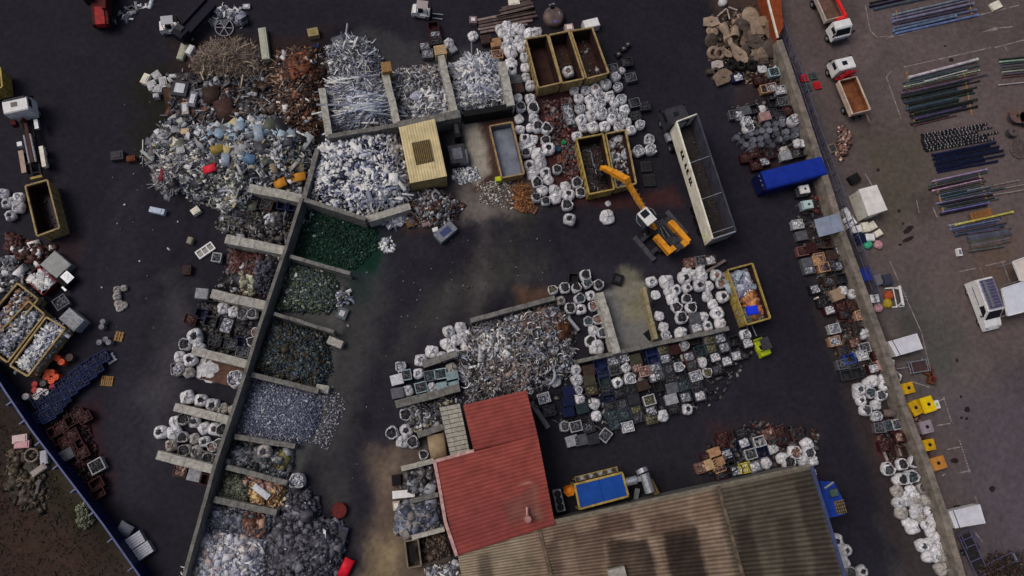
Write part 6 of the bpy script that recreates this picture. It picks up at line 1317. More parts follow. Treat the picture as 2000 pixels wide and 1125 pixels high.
rack(1768, 157, .6, 3.8, 'vtvwvuv', 145, 'in the upper part of the main rack', GP, -.225, .10)
rack(1764, 182, 1.0, 3.4, 'vggkgtgkg', 140, 'in the middle of the main rack', GP, -.225, .11)
rack(1776, 212, 1.6, 3.4, 'tgkgkgtk', 118, 'in the lower part of the main rack', GP, -.225, .12)
rack(1786, 240, 1.5, 4.5, 'gu', 95, 'at the bottom of the main rack', GP, -.25, .11)
rack(1797, 264, 1.3, 4.4, 'kkkkkkkk', 142, 'in the white spotted bundle', GP, -.18, .13, 8, .15, True)
rack(1823, 302, 1.2, 4.2, 'nnnnnnnnn', 128, 'in the solid navy bundle', GP, -.19, .14, 6)
rack(1822, 354, 1.3, 3.4, 'wutvkwtubgt', 112, 'in the loose grey rack', GP, -.22, .09, 26)
rack(1838, 392, 1.0, 3.6, 'tbktgtbk', 110, 'below the loose grey rack', GP, -.20, .09, 20)
for k in range(3): pipe((1890+k*8, 372+k*7), (1990+k*8, 352+k*9), .05, (150,140,136), 'reaching right from the loose rack', GP, .3, word='thin pale pipe')
for k in range(5): pipe((1894+k, 419+k*3.6), (1936+k, 407+k*3.6), .10, (128,88,52), 'above the yellow pipe', GP, .3, square=True, name='plank', cat='plank', word='orange brown plank')
pipe((1866,439), (1978,414), .12, (172,166,78), 'at the lower pipe rack', GP, .3, word='long yellow pipe')
rack(1851, 441, 3, 3.6, 'wvbtut', 100, 'under the yellow pipe', GP, -.2, .11, 10)
rack(1888, 456, .8, 3.8, 'vuvvtuvvuv', 84, 'in the mauve stack at the bottom', GP, -.16, .11, 8, .12, None, True)
rack(1952, 116, 1.2, 5.0, 'gwtvuwvu', 90, 'at the right edge by the markings', GP, -.10, .10, 10)
pipe((1951,166), (2010,160), .07, (160,152,156), 'below the right edge pipes', GP, .2, word='thin pale pipe')
bearers([((1770,140),(1786,238)), ((1880,130),(1898,225))], 'the main pipe rack'); bearers([((1750,20),(1756,64)), ((1890,-5),(1898,28))], 'the blue grey bundle')
bearers([((1826,350),(1844,420)), ((1910,335),(1930,400))], 'the loose grey rack')
def boxat(name, px, py, h, size, rot, m, label, cat, z=0, place='', group=None, lid=None):
    p = P(px, py, h+z); b = MB(); b.box((0, 0, h/2), (size[0], size[1], h)); o = b.build(name, m); o.location = (p.x, p.y, z); o.rotation_euler = (0, 0, R(rot))
    if lid: B1(o, lid[0], lid[1], (0, 0, h+.03), (size[0]*lid[2], size[1]*lid[2], .06))
    return tag(o, label, cat, (px, py), place, group)
boxat('cream_sheet', 1946, 10, .3, (1.4,1.0), 25, M_CREAM, 'cream sheet at the right end of the blue grey pipes', 'sheet')
boxat('block', 1875, 492, .4, (.5,.9), 5, M_WHITE, 'small white block beside the mauve pipe stack', 'block', lid=('cap', M_STEEL, .6))
# white box trailers and canopies
def box_trailer(corners, h, label, wheels=True):
    q = [P(x, y, h) for x, y in corners]; c = sum(q, Vector())/4; root = empty('box_trailer', (c.x, c.y, 0)); q = [v-root.location for v in q]; u = (q[1]-q[0]).normalized(); az = math.atan2(u.y, u.x)
    b = MB(); b.prism([(v.x, v.y) for v in q], .55, h); bo = b.build('box_body', M_WHITE, root); b = MB(); pts = [q[0].lerp(q[1], .02), q[0].lerp(q[1], .975), q[3].lerp(q[2], .975), q[3].lerp(q[2], .02)]
    b.prism([(v.x*.985, v.y*.985) for v in pts], h-.02, h+.035); b.build('roof_skin', mat('off_white_roof', C(176,176,186), .5, 0, .08, 1.5, C(160,160,168)), bo)
    s_ = MB(); a, d = q[0].lerp(q[1], .13), q[3].lerp(q[2], .13); s_.beam(a+Vector((0,0,.05)), d+Vector((0,0,.05)), .07, .05); s_.build('roof_seam', M_DKGREY, bo)
    b = MB(); e = (q[0]+q[3])/2; b.beam(Vector((e.x, e.y, .5)), Vector((e.x, e.y, .5))-u*1.2, .12, .1); b.build('drawbar', M_CHAS, root)
    for s in (.02, .98):
        p = q[0].lerp(q[1], .55).lerp(q[3].lerp(q[2], .55), s); w_ = MB(); w_.lathe([(.18,-.1),(.32,-.1),(.32,.1),(.18,.1)], 14, M=Matrix.Rotation(az, 3, 'Z') @ Matrix.Rotation(PI/2, 3, 'X')); o = w_.build('wheel', M_BLACK, root); o.location = (p.x, p.y, .32)
    tag(root, label, 'trailer', corners[0]); return root
box_trailer([(1735,667),(1791,651),(1803,681),(1751,696)], 1.7, 'white box trailer parked across the line beside the boundary wall')
box_trailer([(1853,999),(1914,985),(1925,1022),(1866,1032)], 1.7, 'white box trailer near the bottom right corner')
h = 2.2; q = [P(x, y, h) for x, y in ((1677,370),(1712,361),(1733,410),(1696,422))]; c = sum(q, Vector())/4; root = empty('white_cabin', (c.x, c.y, 0)); q = [v-root.location for v in q]
b = MB(); b.prism([(v.x*.97, v.y*.97) for v in q], 0, h-.05); wb_ = b.build('wall', mat('grubby_white_wall', C(168,166,160), .7, 0, .2, 1.5, C(138,138,126)), root); b = MB(); b.prism([(v.x, v.y) for v in q], h-.06, h+.05); rf = b.build('roof', mat('white_cabin_roof', C(190,188,186), .6, 0, .12, 1.2, C(168,166,162)), root)
b = MB(); b.beam(q[0].lerp(q[1], .5)+Vector((0,0,.06)), q[3].lerp(q[2], .5)+Vector((0,0,.06)), .08, .05); b.build('roof_rib', M_WHITE, rf); e = q[3].lerp(q[2], .5); u = (q[2]-q[3]).normalized(); B1(wb_, 'door', M_CREAM, (e.x*.985, e.y*.985, .98), (.85,.06,1.9), math.atan2(u.y, u.x))
tag(root, 'white box shaped cabin standing just right of the mesh fence', 'cabin', (1700,392))
for i, (cs, h, lab) in enumerate([([(1978,511),(2030,492),(2052,536),(1993,549)], 2.6, 'beige white flat canopy roof at the right edge'), ([(1956,564),(2012,546),(2026,602),(1968,617)], 2.4, 'pale blue white canopy roof beside the van')]):
    q = [P(x, y, h) for x, y in cs]; c = sum(q, Vector())/4; root = empty('canopy', (c.x, c.y, 0)); q = [v-root.location for v in q]; b = MB(); b.prism([(v.x, v.y) for v in q], h-.1, h); b.build('roof', mat('canopy_%s' % ('beige', 'blue')[i], C(*((178,170,164), (176,180,192))[i]), .6, 0, .1, 1.2), root)
    b = MB()
    for s in range(4): b.beam(q[s]+(q[(s+1) % 4]-q[s])*.02, q[(s+1) % 4]-(q[(s+1) % 4]-q[s])*.02, .1, .24)
    b.build('edge', M_WHITE, root)
    for v in q: B1(root, 'post', M_STEEL, (v.x*.94, v.y*.94, (h-.1)/2), (.1,.1,h-.1))
    tag(root, lab, 'canopy', cs[0])
# grey two panel roof and blue covered load at the boundary wall
h = 2.3; q = [P(x, y, h) for x, y in ((1590,429),(1638,416),(1649,450),(1600,463))]; c = sum(q, Vector())/4; root = empty('flat_roof_shelter', (c.x, c.y, 0)); q = [v-root.location for v in q]
for a, bb in ((0,.585), (.595,1)):
    b = MB(); b.prism([(w.x, w.y) for w in [q[0].lerp(q[1], a), q[0].lerp(q[1], bb), q[3].lerp(q[2], bb), q[3].lerp(q[2], a)]], h-.08, h); b.build('roof_panel', mat('blue_grey_sheet', C(118,126,142), .6, 0, .12, 1.2, C(100,108,124)), root)
for v in q: B1(root, 'post', M_DKGREY, (v.x*.93, v.y*.93, (h-.08)/2), (.1,.1,h-.08))
tag(root, 'small shelter with a blue grey two panel flat roof by the boundary wall', 'shelter', (1618,440))
h = 2.5; q = [P(x, y, h) for x, y in ((1489,333),(1606,303),(1614,341),(1498,370))]; c = sum(q, Vector())/4; root = empty('covered_container', (c.x, c.y, 0)); q = [v-root.location for v in q]; u = (q[1]-q[0]).normalized(); v_ = Vector((-u.y, u.x, 0)); L = (q[1]-q[0]).length; Wd = (q[3]-q[0]).length
M_TARP = mat('blue_tarpaulin', C(18,40,128), .5, 0, .15, 1.2, C(15,34,108), 0, .12, 3); b = MB(); n_ = 9; m_ = 17; vs = []
for i in range(m_):
    for j in range(n_):
        s = j/(n_-1); a_ = -PI/2*0+PI*s; y = -math.cos(a_)*Wd/2; z = h-.30+.3*max(0, math.sin(a_))**.22+.03*math.sin(i*1.6); p = u*((i/(m_-1)-.5)*L)+v_*y; vs.append((p.x, p.y, z))
b.add(vs, [(i*n_+j, (i+1)*n_+j, (i+1)*n_+j+1, i*n_+j+1) for i in range(m_-1) for j in range(n_-1)]); b.add([vs[j] for j in range(n_)], [tuple(range(n_))]); b.add([vs[(m_-1)*n_+j] for j in range(n_)], [tuple(range(n_-1, -1, -1))]); b.build('cover', M_TARP, root, True)
b = MB(); b.prism([((u*sx*L/2*.985+v_*sy*Wd/2*.96).x, (u*sx*L/2*.985+v_*sy*Wd/2*.96).y) for sx, sy in ((-1,-1),(1,-1),(1,1),(-1,1))], .15, h-.3); b.build('body', mat('dark_blue_body', C(18,24,78), .6, 0, .25, 2), root)  # sides painted a darker blue than the top, for their shade
e = -u*(L/2+.2); B1(root, 'end_door', mat('navy_door', C(16,20,62), .6, 0, .2, 2), (e.x, e.y, 1.2), (.25, Wd*.9, 1.9), math.atan2(u.y, u.x))
for k in range(3): p = e*1.02+v_*(Wd*(.3-.25*k)); B1(root, 'door_catch', M_STEEL, (p.x, p.y, 2.2), (.12,.12,.12))
tag(root, 'blue covered container with rounded tarpaulin top by the boundary wall', 'container', (1550,330))
# rust orange panel container at the top
h = 2.4; q = [P(x, y, h) for x, y in ((1492,-30),(1522,-36),(1530,52),(1519,74))]; c = sum(q, Vector())/4; root = empty('rusty_container', (c.x, c.y, 0)); q = [v-root.location for v in q]
b = MB(); b.prism([(v.x, v.y) for v in q], .1, h); bo = b.build('body', mat('orange_rust_paint', C(122,58,30), .8, 0, .3, 1.6, C(92,42,26)), root); b = MB()
for i in range(24): b.beam(q[0].lerp(q[3], (i+.5)/24)+Vector((0,0,.02)), q[1].lerp(q[2], (i+.5)/24)+Vector((0,0,.02)), .1, .05)
b.build('roof_rib', mat('orange_rib', C(134,66,36), .8, 0, .3, 2), bo); b = MB(); b.beam(q[0], q[3], .2, .2); b.build('edge_beam', M_CREAM, bo); tag(root, 'rust orange ribbed container at the top of the boundary wall', 'container', (1515,15))
# drums beside the wall
GD = 'grey drums by the boundary wall'; DR = {}
def drum(px, py, rgb, place, group, r=.36, h=.85, word='grey drum', z=0):
    k = (rgb, r, h)
    if k not in DR:
        b = MB(); b.lathe([(r,0),(r,.28*h),(r*1.04,.31*h),(r,.34*h),(r,.64*h),(r*1.04,.67*h),(r,.70*h),(r,h),(r*.92,h),(r*.9,h-.04),(0,h-.035)], 16); me = b.mesh('drum', mat('drum_%d_%d_%d' % rgb, C(*rgb), .6, .1, .3, 3, None, .2)); c_ = MB(); c_.cyl((r*.5,0,h-.04), (r*.5,0,h+.01), .06, 8); DR[k] = (me, c_.mesh('bung_cap', M_DKGREY))
    o = link('drum', DR[k][0], None, P(px, py, h+z)-Vector((0,0,h)), random.uniform(0, 6)); o.rotation_euler.x = random.uniform(-.05, .05); link('bung_cap', DR[k][1], o); return tag(o, word, 'drum', (px, py), place, group)
for d in '880 970;835 1020;890 1015;870 1060;820 1080;765 1090;990 930;995 970;945 965;1025 1025;1030 1070;975 1085;1100 1010;1100 1050;1175 985;1180 1030;940 1010;790 1030;745 1040'.split(';'):
    x, y = map(float, d.split()); drum(1280+x/4, y/4, random.choice([(98,100,110),(84,86,96),(112,114,122)]), 'in the upper rows by the wall', GD)
for d in '925 90;980 80;1030 60;1045 100;925 130;990 125;1130 85;1190 70;800 70;835 100;880 60;1110 40;1185 25;1260 45;1335 25;870 130;905 165;1075 130'.split(';'):
    x, y = map(float, d.split()); drum(1240+x/4, 250+y/4, random.choice([(98,100,110),(84,86,96),(70,72,80)]), 'in the lower rows by the wall', GD)
for x, y in ((110,699),(119,707),(100,727),(90,736),(109,736),(99,744),(92,728)): drum(x, y, (226,84,54), 'beside the tan container of silver offcuts', 'orange drums by the tan container', .33, .9, 'bright orange drum')
for x, y in ((67,750),(66,762),(102,755)): drum(x, y, (150,54,54), 'below the orange drums', 'red drums by the tan container', .3, .8, 'dull red drum')
for x, y, w in ((77,764,'cream white'),(70,774,'round white'),(49,775,'round white'),(88,766,'grey white')): drum(x, y, (184,178,180), 'below the orange drums', 'white drums by the tan container', .33, .85, w+' drum')
for x, y in ((197,638),(205,662),(193,668),(202,692),(206,702),(200,628),(211,668)): drum(x, y, (112,112,120), 'on the asphalt right of the tan containers', 'grey drums on the asphalt', .28, .7)
drum(135,698,(70,56,54),'beside the orange drums','brown drums',.4,.7,'dark brown drum'); drum(83,748,(70,72,72),'below the orange drums','grey drums on the asphalt',.32,.8,'dark grey drum')
for x, y in ((228,565),(240,561),(226,578)): bag(x, y, 'W', 'in the grey bunch on the left asphalt', 'grey sacks on the left asphalt', .62)
for x, y in ((228,592),(238,595),(231,600)): bag(x, y, 'X', 'in the grey bunch on the left asphalt', 'grey sacks on the left asphalt', .6)
# ---- yellow lidded bins in the right yard
def bin_(px, py, m, label, rot, size=(1.25,1.05), h=.85):
    p = P(px, py, h); root = empty('lidded_bin', (p.x, p.y, 0), R(rot)); b = MB(); b.box((0,0,h/2), (size[0],size[1],h), taper=1.06); b.box((0,0,h+.02), (size[0]*1.1,size[1]*1.1,.07)); bo = b.build('body', m, root); b = MB(); b.cyl((.1,0,h+.05), (.1,0,h+.09), .19, 12); b.build('filler_cap', M_BLACK, bo); [B1(bo, 'rib', m, (s*size[0]*.45,0,h+.08), (.08,size[1]*.9,.05)) for s in (-1, 1)]; tag(root, label, 'bin', (px, py)); return root  # black disc stands in for the shade of the hole in the top
bin_(1773,758,M_YBIN,'yellow lidded bin nearest the large bunch of white bags',12); bin_(1787,797,M_YBIN,'yellow rusty lidded bin beside the brightest yellow bin',25,(1.0,1.4)); bin_(1812,790,mat('brightest_yellow',C(206,164,16),.5,0,.15,2),'brightest yellow lidded bin beside a white and green box',15,(1.3,1.5),1.0)
bin_(1814,869,M_YBIN,'yellow lidded bin just above the orange tan bin',8); bin_(1831,905,mat('orange_tan_bin',C(164,112,52),.6,0,.2,2),'orange tan lidded bin, lowest in the right hand yard row',14,(1.6,1.2)); bin_(1809,834,mat('pink_grey_bin',C(128,116,126),.6,0,.2,2),'pinkish grey lidded bin between two yellow bins',12,(1.3,1.2))
boxat('carton', 1830,790,.6,(.6,.9),12,M_WHITE,'white and green box beside the brightest yellow bin','box',lid=('green_flap',mat('pale_green',C(130,160,80),.7,0,.1,3),.4))
for x, y, lab in ((1572,369,'white liquid tank nearest the blue covered container'),(1579,399,'pale green white liquid tank above the grey roof')):
    p = P(x, y, 1.1); root = empty('liquid_tank', (p.x, p.y, 0), R(10)); B1(root, 'pallet', M_DKGREY, (0,0,.08), (1.2,1.0,.14)); b = MB(); b.box((0,0,.62), (1.12,.94,.92)); b.box((0,0,1.09), (.95,.78,.06)); t_ = b.build('tank', M_WHITE if x < 1575 else mat('green_white_plastic', C(150,170,168), .5, 0, .15, 3), root); b = MB(); b.cyl((.05,0,1.1), (.05,0,1.17), .13, 12); b.build('cap', M_BLACK, t_); b = MB()
    for s in (-1, 1):
        for z in (.3,.6,.9): b.box((0,s*.5,z), (1.2,.03,.03)); b.box((s*.6,0,z), (.03,1.0,.03))
    b.build('cage', M_STEEL, root); tag(root, lab, 'tank', (x, y))
boxat('red_lump',1619,410,.5,(.8,.7),20,mat('red_plastic',C(190,34,40),.5,0,.2,2),'bright red lump leaning on the boundary wall by the grey roof','lump',lid=('top_piece',M_RED,.7))
heap('red_wire_heap','red tangled wire at the foot of the boundary wall','scrap heap',[(1600,378),(1622,374),(1626,390),(1605,394)],.4,.6,[dict(k='wave',n=60,s=(.7,.06,.06),c=[(140,46,44),(110,40,40)],tilt=.5),dict(k='chunk',n=20,s=(.3,.2,.15),c=[(110,40,40)])],(60,44,44))
# things just right of the fence
for x, y, s_, rot, m, lab in [(1655,416,(1.3,.7),-60,M_WHITE,'white carton pile end nearest the white cabin'),(1660,432,(1.2,1.3),-60,M_WHITE,'white open carton beside the mesh fence'),(1674,447,(1.1,.8),10,M_WHITE,'white flat carton left of two other cartons'),(1692,443,(.8,1.1),10,M_CREAM,'cream white carton upright in the carton pile'),(1705,440,(.8,.9),30,M_CREAM,'cream carton at the upper right of the pile'),(1716,455,(.9,.7),30,M_CREAM,'cream crushed carton at the right of the pile'),(1700,463,(1.0,.8),0,M_WHITE,'white carton above the green sack'),
    (1682,465,(1.1,1.1),10,M_NAVY,'navy box in the white carton pile'),(1716,546,(1.0,1.2),20,mat('grey_tub',C(92,92,98),.6,0,.2,3),'grey tub beside the blue box'),(1733,546,(1.2,1.2),10,mat('blue_grey_tub',C(48,50,66),.6,0,.2,3),'dull blue grey tub right of the grey tub'),(1692,535,(1.0,1.5),14,mat('bright_blue_box',C(30,52,140),.5,0,.2,3),'bright blue box at the lower end of the mesh fence'),(1709,583,(1.0,.9),5,M_WHITE,'white and black box by the boundary wall'),(1670,348,(1.3,1.0),28,M_BLACK,'black open box above the white cabin')]:
    boxat('carton' if 'carton' in lab else 'box', x, y, .6, s_, rot, m, lab, 'carton' if 'carton' in lab else 'box', lid=('flap', m, .75))
for x, y, rgb, lab in ((1697,477,(60,150,120),'green crumpled sack below the white cartons'),(1717,477,(170,130,136),'pale pink crumpled sack below the white cartons'),(1717,600,(110,84,120),'purple and pink crumpled sack by the boundary wall')):
    b = MB(); b.lathe([(.45,0),(.55,.15),(.5,.35),(.35,.5),(.15,.55),(0,.52)], 14, jit=.16); o = b.build('sack', mat('sack_%d' % x, C(*rgb), .7, 0, .3, 5), None, True); p = P(x, y, .4); o.location = (p.x, p.y, 0); tag(o, lab, 'sack', (x, y))
root = empty('cable_stand', P(1748,581), R(4)); b = MB()
for s in (-1, 1): b.beam((-1.0,s*1.1,.08), (.8,s*1.1,.08), .12, .12); b.beam((0,s*1.1,.1), (0,s*.8,1.0), .16, .14)
b.beam((-.05,-1.1,.06), (-.05,1.1,.06), .1, .06); b.build('foot_frame', M_WHITE, root); B1(root, 'beam', M_WHITE, (.1,0,1.02), (.24,2.2,.14)); b = MB()
for i in range(3): b.beam((.2,-.45+.35*i,.95), (.9,-.45+.35*i,.9), .05, .05)
b.build('arms', M_STEEL, root); tag(root, 'white I shaped stand beside red and yellow sacks', 'stand', (1748,581))
for x, y, m, lab in ((1738,576,mat('orange_red_sack',C(150,70,40),.7,0,.3,4),'orange red cover hanging on the white stand'),(1735,592,mat('olive_yellow',C(150,130,40),.7,0,.3,4),'yellow olive cover below the orange one')):
    b = MB(); b.lathe([(.5,0),(.6,.2),(.45,.5),(.2,.6),(0,.6)], 12, jit=.15); o = b.build('cover', m, None, True); p = P(x, y, .4); o.location = (p.x, p.y, 0); tag(o, lab, 'cover', (x, y))
root = empty('cart', P(1787,717), R(8)); b = MB()
for s in (-1, 1): b.beam((-1.2,s*.6,.6), (1.0,s*.6,.6), .08, .08); b.beam((s*1.05,-.7,.6), (s*1.05,.7,.6), .08, .08); b.beam((s*1.0,-.7,1.0), (s*1.0,.7,1.0), .06, .06)
b.build('frame', M_STEEL, root); B1(root, 'deck', mat('brown_cart_deck',C(66,50,52),.8,0,.3,2), (0,0,.5), (1.9,1.1,.08)); B1(root, 'drawbar', M_STEEL, (-1.8,.1,.5), (1.4,.08,.08))
for sx in (-.6,.6):
    for s in (-1, 1): wheel(root, sx, s*.6, .22, .14)
tag(root, 'grey framed cart with a brown deck below the white box trailer', 'cart', (1787,717))
for x, y, lab in ((1816,724,'upper red brown rusty bundle right of the cart'),(1822,741,'lower red brown rusty bundle right of the cart')): boxat('bundle',x,y,.5,(.8,1.0),-20,M_RUST,lab,'bundle',lid=('strap',M_DRED,.5))
root = empty('frame_trailer', P(1885,1062), R(-72)); b = MB()
for s in (-1, 1): b.beam((-1.4,s*.7,.6), (3.2,s*.7,.6), .1, .1); b.beam((-1.4,s*.7,1.1), (.2,s*.7,1.1), .07, .07)
for x in (-1.4,-.6,.2,1.6,3.2): b.beam((x,-.7,.6), (x,.7,.6), .08, .08)
for x in (-1.4,.2): [b.beam((x,s*.7,.6), (x,s*.7,1.1), .06, .06) for s in (-1, 1)]
b.build('frame', M_FENCE, root); B1(root, 'deck', M_CHAS, (.8,0,.52), (3.6,1.2,.06))
for s in (-1, 1): wheel(root, .6, s*.85, .3, .18)
tag(root, 'dark skeletal frame trailer below the lower white box trailer', 'trailer', (1885,1062))
root = empty('rear_gate', P(1952,1105), R(20)); b = MB(); b.beam((-1.8,0,.6), (2,0,.6), .1, .1); b.beam((-1.8,.9,.6), (1.6,.9,.6), .08, .08); [b.beam((x,0,.6), (x,.9,.6), .06, .06) for x in (-1.5,0,1.5)]; b.build('frame', M_FENCE, root); B1(root, 'leg', M_STEEL, (1.7,.3,.3), (.12,.9,.6)); tag(root, 'dark metal rack at the bottom right corner', 'rack', (1952,1100))
for i, (x, y, s_) in enumerate(((1945,1105,1.6),(1972,1112,1.9),(1998,1108,1.8),(1925,1122,1.3),(1960,1130,1.7))):
    b = MB(); 
    for k in range(220):
        r_ = s_*random.random()**.5; a = random.uniform(0, 2*PI); z = .2+random.random()*1.1*(1-r_/s_*.6); b.box((r_*math.cos(a), r_*math.sin(a), z), (random.uniform(.12,.32), random.uniform(.06,.16), .02), random.uniform(0, 6), 0, random.choice([C(48,34,28), C(40,30,24), C(58,44,34), C(34,32,24)]), random.uniform(-.8,.8), random.uniform(-.8,.8))
    root = empty('shrub', P(x, y)); b.build('crown', M_SCRAP, root); t_ = MB(); [t_.cyl((0,0,0), (random.uniform(-.5,.5), random.uniform(-.5,.5), .9), .05, 5, r2=.02) for _ in range(4)]; t_.build('stems', M_RUST, root); tag(root, 'brown leaved shrub', 'shrub', (x, y), 'in the bottom right corner', 'shrubs at the bottom right corner')
# spoked wheels and coils on the right edge and the upper left
def spoked(px, py, r, n, rgb, label, tilt=0):
    root = empty('spoked_wheel', P(px, py, .3)); m = mat('wheel_%d' % px, C(*rgb), .6, .2, .25, 3); b = MB(); b.ring((0,0,0), r, .06, 26); b.build('rim', m, root)
    for i in range(n): s_ = MB(); a = 2*PI*i/n; s_.beam((.12*math.cos(a), .12*math.sin(a), 0), (r*math.cos(a), r*math.sin(a), 0), .07, .05); s_.build('spoke', m, root)
    b = MB(); b.cyl((0,0,-.1), (0,0,.1), .16, 12); b.build('hub', m, root); root.rotation_euler = (tilt, tilt*.4, 0); tag(root, label, 'wheel', (px, py))
spoked(438,54,1.0,6,(132,130,138),'pale six spoked wheel above the tangled wire heap',.12); spoked(1992,290,1.2,14,(96,84,84),'many spoked reel flange at the right edge',.1)
for x, y, r_, rgb, lab in ((1978,232,.95,(92,72,66),'brown wound cable reel at the right edge, left of its pair'),(1996,236,.9,(74,58,56),'darker brown cable reel at the right edge, right of its pair'),(1970,262,.6,(84,72,72),'small grey coil above the spoked reel flange')):
    root = empty('cable_reel', P(x, y)); b = MB(); [b.cyl((0,0,z), (0,0,z+.07), r_, 22) for z in (0,.75)]; b.build('flange', mat('reel_%d' % x, C(*rgb), .85, 0, .3, 2), root); b = MB(); [b.ring((0,0,.13+.09*k), r_*.8, .06, 20) for k in range(7)]; b.build('cable', M_DKGREY, root); b = MB(); b.cyl((0,0,.8), (0,0,.86), r_*.22, 12); b.build('hub', M_CHAS, root); tag(root, lab, 'reel', (x, y))
# ------------------------------------------------------------------ bronze coloured castings at the top right
GB = 'bronze coloured castings in the upper right heap'; BZ = [mat('dull_bronze', C(116,100,87), .6, .1, .3, 1.5, C(84,71,62), .2), mat('pale_bronze', C(142,124,108), .6, .1, .3, 1.5, C(108,93,81), .15), mat('dark_bronze', C(82,73,67), .65, .1, .3, 1.5, C(56,50,46), .15)]
def casting(kind, px, py, size, mi, desc, rot=0, tilt=.2, z=.3, place='in the bronze casting heap'):
    b = MB(); s = size*1.22
    if kind == 'disc': b.lathe([(0,.18*s),(.35*s,.16*s),(.8*s,.06*s),(s,0),(.98*s,-.06),(.8*s,-.02),(0,.08*s)], 22, jit=.01)
    elif kind == 'bell': b.lathe([(.55*s,-.9*s),(.6*s,-.7*s),(.5*s,0),(.36*s,.6*s),(.2*s,.85*s),(0,.9*s)], 18, M=Matrix.Rotation(PI/2, 3, 'Y'))
    elif kind == 'blade':
        prof = [(-.95,-.12),(-.6,-.3),(-.1,-.48),(.4,-.45),(.85,-.2),(1,.05),(.8,.3),(.3,.42),(-.2,.34),(-.7,.2),(-.95,.12)]; n = len(prof)
        vs = [(x*s, y*s, .22*s*math.sin(x*1.4)*y*2+.05) for x, y in prof]+[(x*s, y*s, .22*s*math.sin(x*1.4)*y*2-.05) for x, y in prof]
        b.add(vs, [tuple(range(n)), tuple(range(2*n-1, n-1, -1))]+[(i, n+i, n+(i+1) % n, (i+1) % n) for i in range(n)])
    elif kind == 'plate':
        prof = [(-.9,-.5),(.2,-.62),(.95,-.35),(.9,.45),(.1,.6),(-.8,.4)]; b.prism([(x*s, y*s) for x, y in prof], -.05, .05)
    elif kind == 'ring': b.lathe([(.5*s,-.2),(s,-.22),(1.02*s,0),(s,.2),(.6*s,.24),(.45*s,.12),(.5*s,-.2)], 20)
    elif kind == 'block': b.box((0,0,0), (s*1.3,s*.9,.5)); b.box((s*.2,0,.3), (s*.5,s*.5,.2))
    m = BZ[mi] if isinstance(mi, int) else mi; o = b.build('casting', m, None, kind in ('disc', 'bell', 'ring')); p = P(px, py, z+.2); o.location = (p.x, p.y, z+.25); o.rotation_euler = (tilt, tilt*.6, R(rot)); c_ = MB()
    if kind in ('disc', 'plate', 'blade'): c_.cyl((0,0,.02), (0,0,.18*s+.06), .12*s, 10); c_.build('boss', m, o)
    return tag(o, desc, 'casting', (px, py), place, GB)
for a in [('disc',745,125,.95,1,'wide pale bronze disc',0,.1,.5),('plate',830,200,1.5,1,'large pale bronze plate',15,.25,.8),('plate',905,240,1.2,0,'dull bronze plate',-40,.3,.7),('disc',918,375,1.05,2,'wide dark bronze disc',0,.25,.6),('disc',790,432,.6,0,'small dull bronze disc',0,.2,.4),('disc',842,422,.7,0,'medium dull bronze disc',0,.2,.5),('bell',620,250,.85,1,'pale bronze bell shape standing steeply',80,.2,.7),('bell',545,240,.8,1,'pale bronze bell shape',-60,.2,.5),
          ('blade',562,295,.85,1,'pale bronze blade',-70,.3,.6),('disc',425,245,.4,1,'small pale bronze dish',0,.2,.3),('disc',462,250,.42,1,'small pale bronze dish',0,.2,.35),('plate',430,170,.9,1,'pinkish bronze plate',5,.1,.2),('disc',437,320,.75,BZ[2],'half dark grey bronze disc',0,.5,.3),('ring',450,415,.65,1,'curved pale bronze ring piece',0,.5,.4),('ring',500,420,.6,0,'curved dull bronze ring piece',0,.4,.4),('blade',650,415,1.25,1,'long pale bronze blade lying diagonally',-48,.35,.9),
          ('blade',555,410,.7,1,'short pale bronze blade',-40,.3,.5),('plate',480,505,.7,mat('pale_plate',C(160,150,146),.6,0,.2,2),'whitish plate',10,.2,.3),('plate',525,600,1.2,0,'broad fan shaped bronze plate',30,.15,.3),('plate',700,325,.9,0,'dull bronze plate',60,.3,.5),('plate',775,330,1.1,2,'dark bronze plate',-20,.2,.5),('plate',780,265,1.0,0,'dull bronze plate',20,.2,.6),('plate',860,160,.9,0,'dull bronze plate',30,.2,.5),('disc',690,200,.6,2,'dark bronze disc',0,.3,.5),
          ('disc',700,400,.55,2,'dark bronze disc',0,.3,.5),('block',425,565,.5,2,'dark bronze block',0,0,.2),('ring',470,560,.4,2,'small dark ring piece',0,.3,.2),('plate',720,250,.9,2,'dark bronze plate',70,.2,.4),('block',660,180,.7,2,'dark bronze block',40,.1,.3),('plate',590,330,.8,2,'dark bronze plate',10,.3,.4),('blade',740,470,.8,2,'dark bronze blade',20,.3,.4),('block',840,480,.7,2,'dark bronze block',10,.1,.3)]:
    casting(a[0], 1280+a[1]/4, a[2]/4, *a[3:])
for x in (585,668,750): casting('ring', 1280+x/4, 515/4, .5, M_BLACK, 'black tyre ring', 0, .15, .3, 'along the lower edge of the bronze heap')
boxat('navy_box',1440,151,.6,(1.5,1.0),12,M_NAVY,'navy box with a grey top at the lower edge of the bronze heap','box',lid=('tray',M_DKGREY,.8))
for a, b_ in (((1401,32),(1418,17)), ((1420,18),(1425,37)), ((1423,14),(1440,20)), ((1398,36),(1407,48)), ((1440,28),(1443,34))): pipe(a, b_, .07, (160,150,146), 'lying on the bronze casting heap', GB, .5, square=True, name='bar', cat='bar', word='pale bar')
b = MB(); b.lathe([(.5,0),(.56,.3),(.5,.5),(.2,.56),(0,.55)], 14, jit=.1); o = b.build('sack', M_BAG, None, True); p = P(1413,2,.5); o.location = (p.x, p.y, 0); tag(o, 'white sack cut by the top edge above the bronze castings', 'sack', (1413,2))
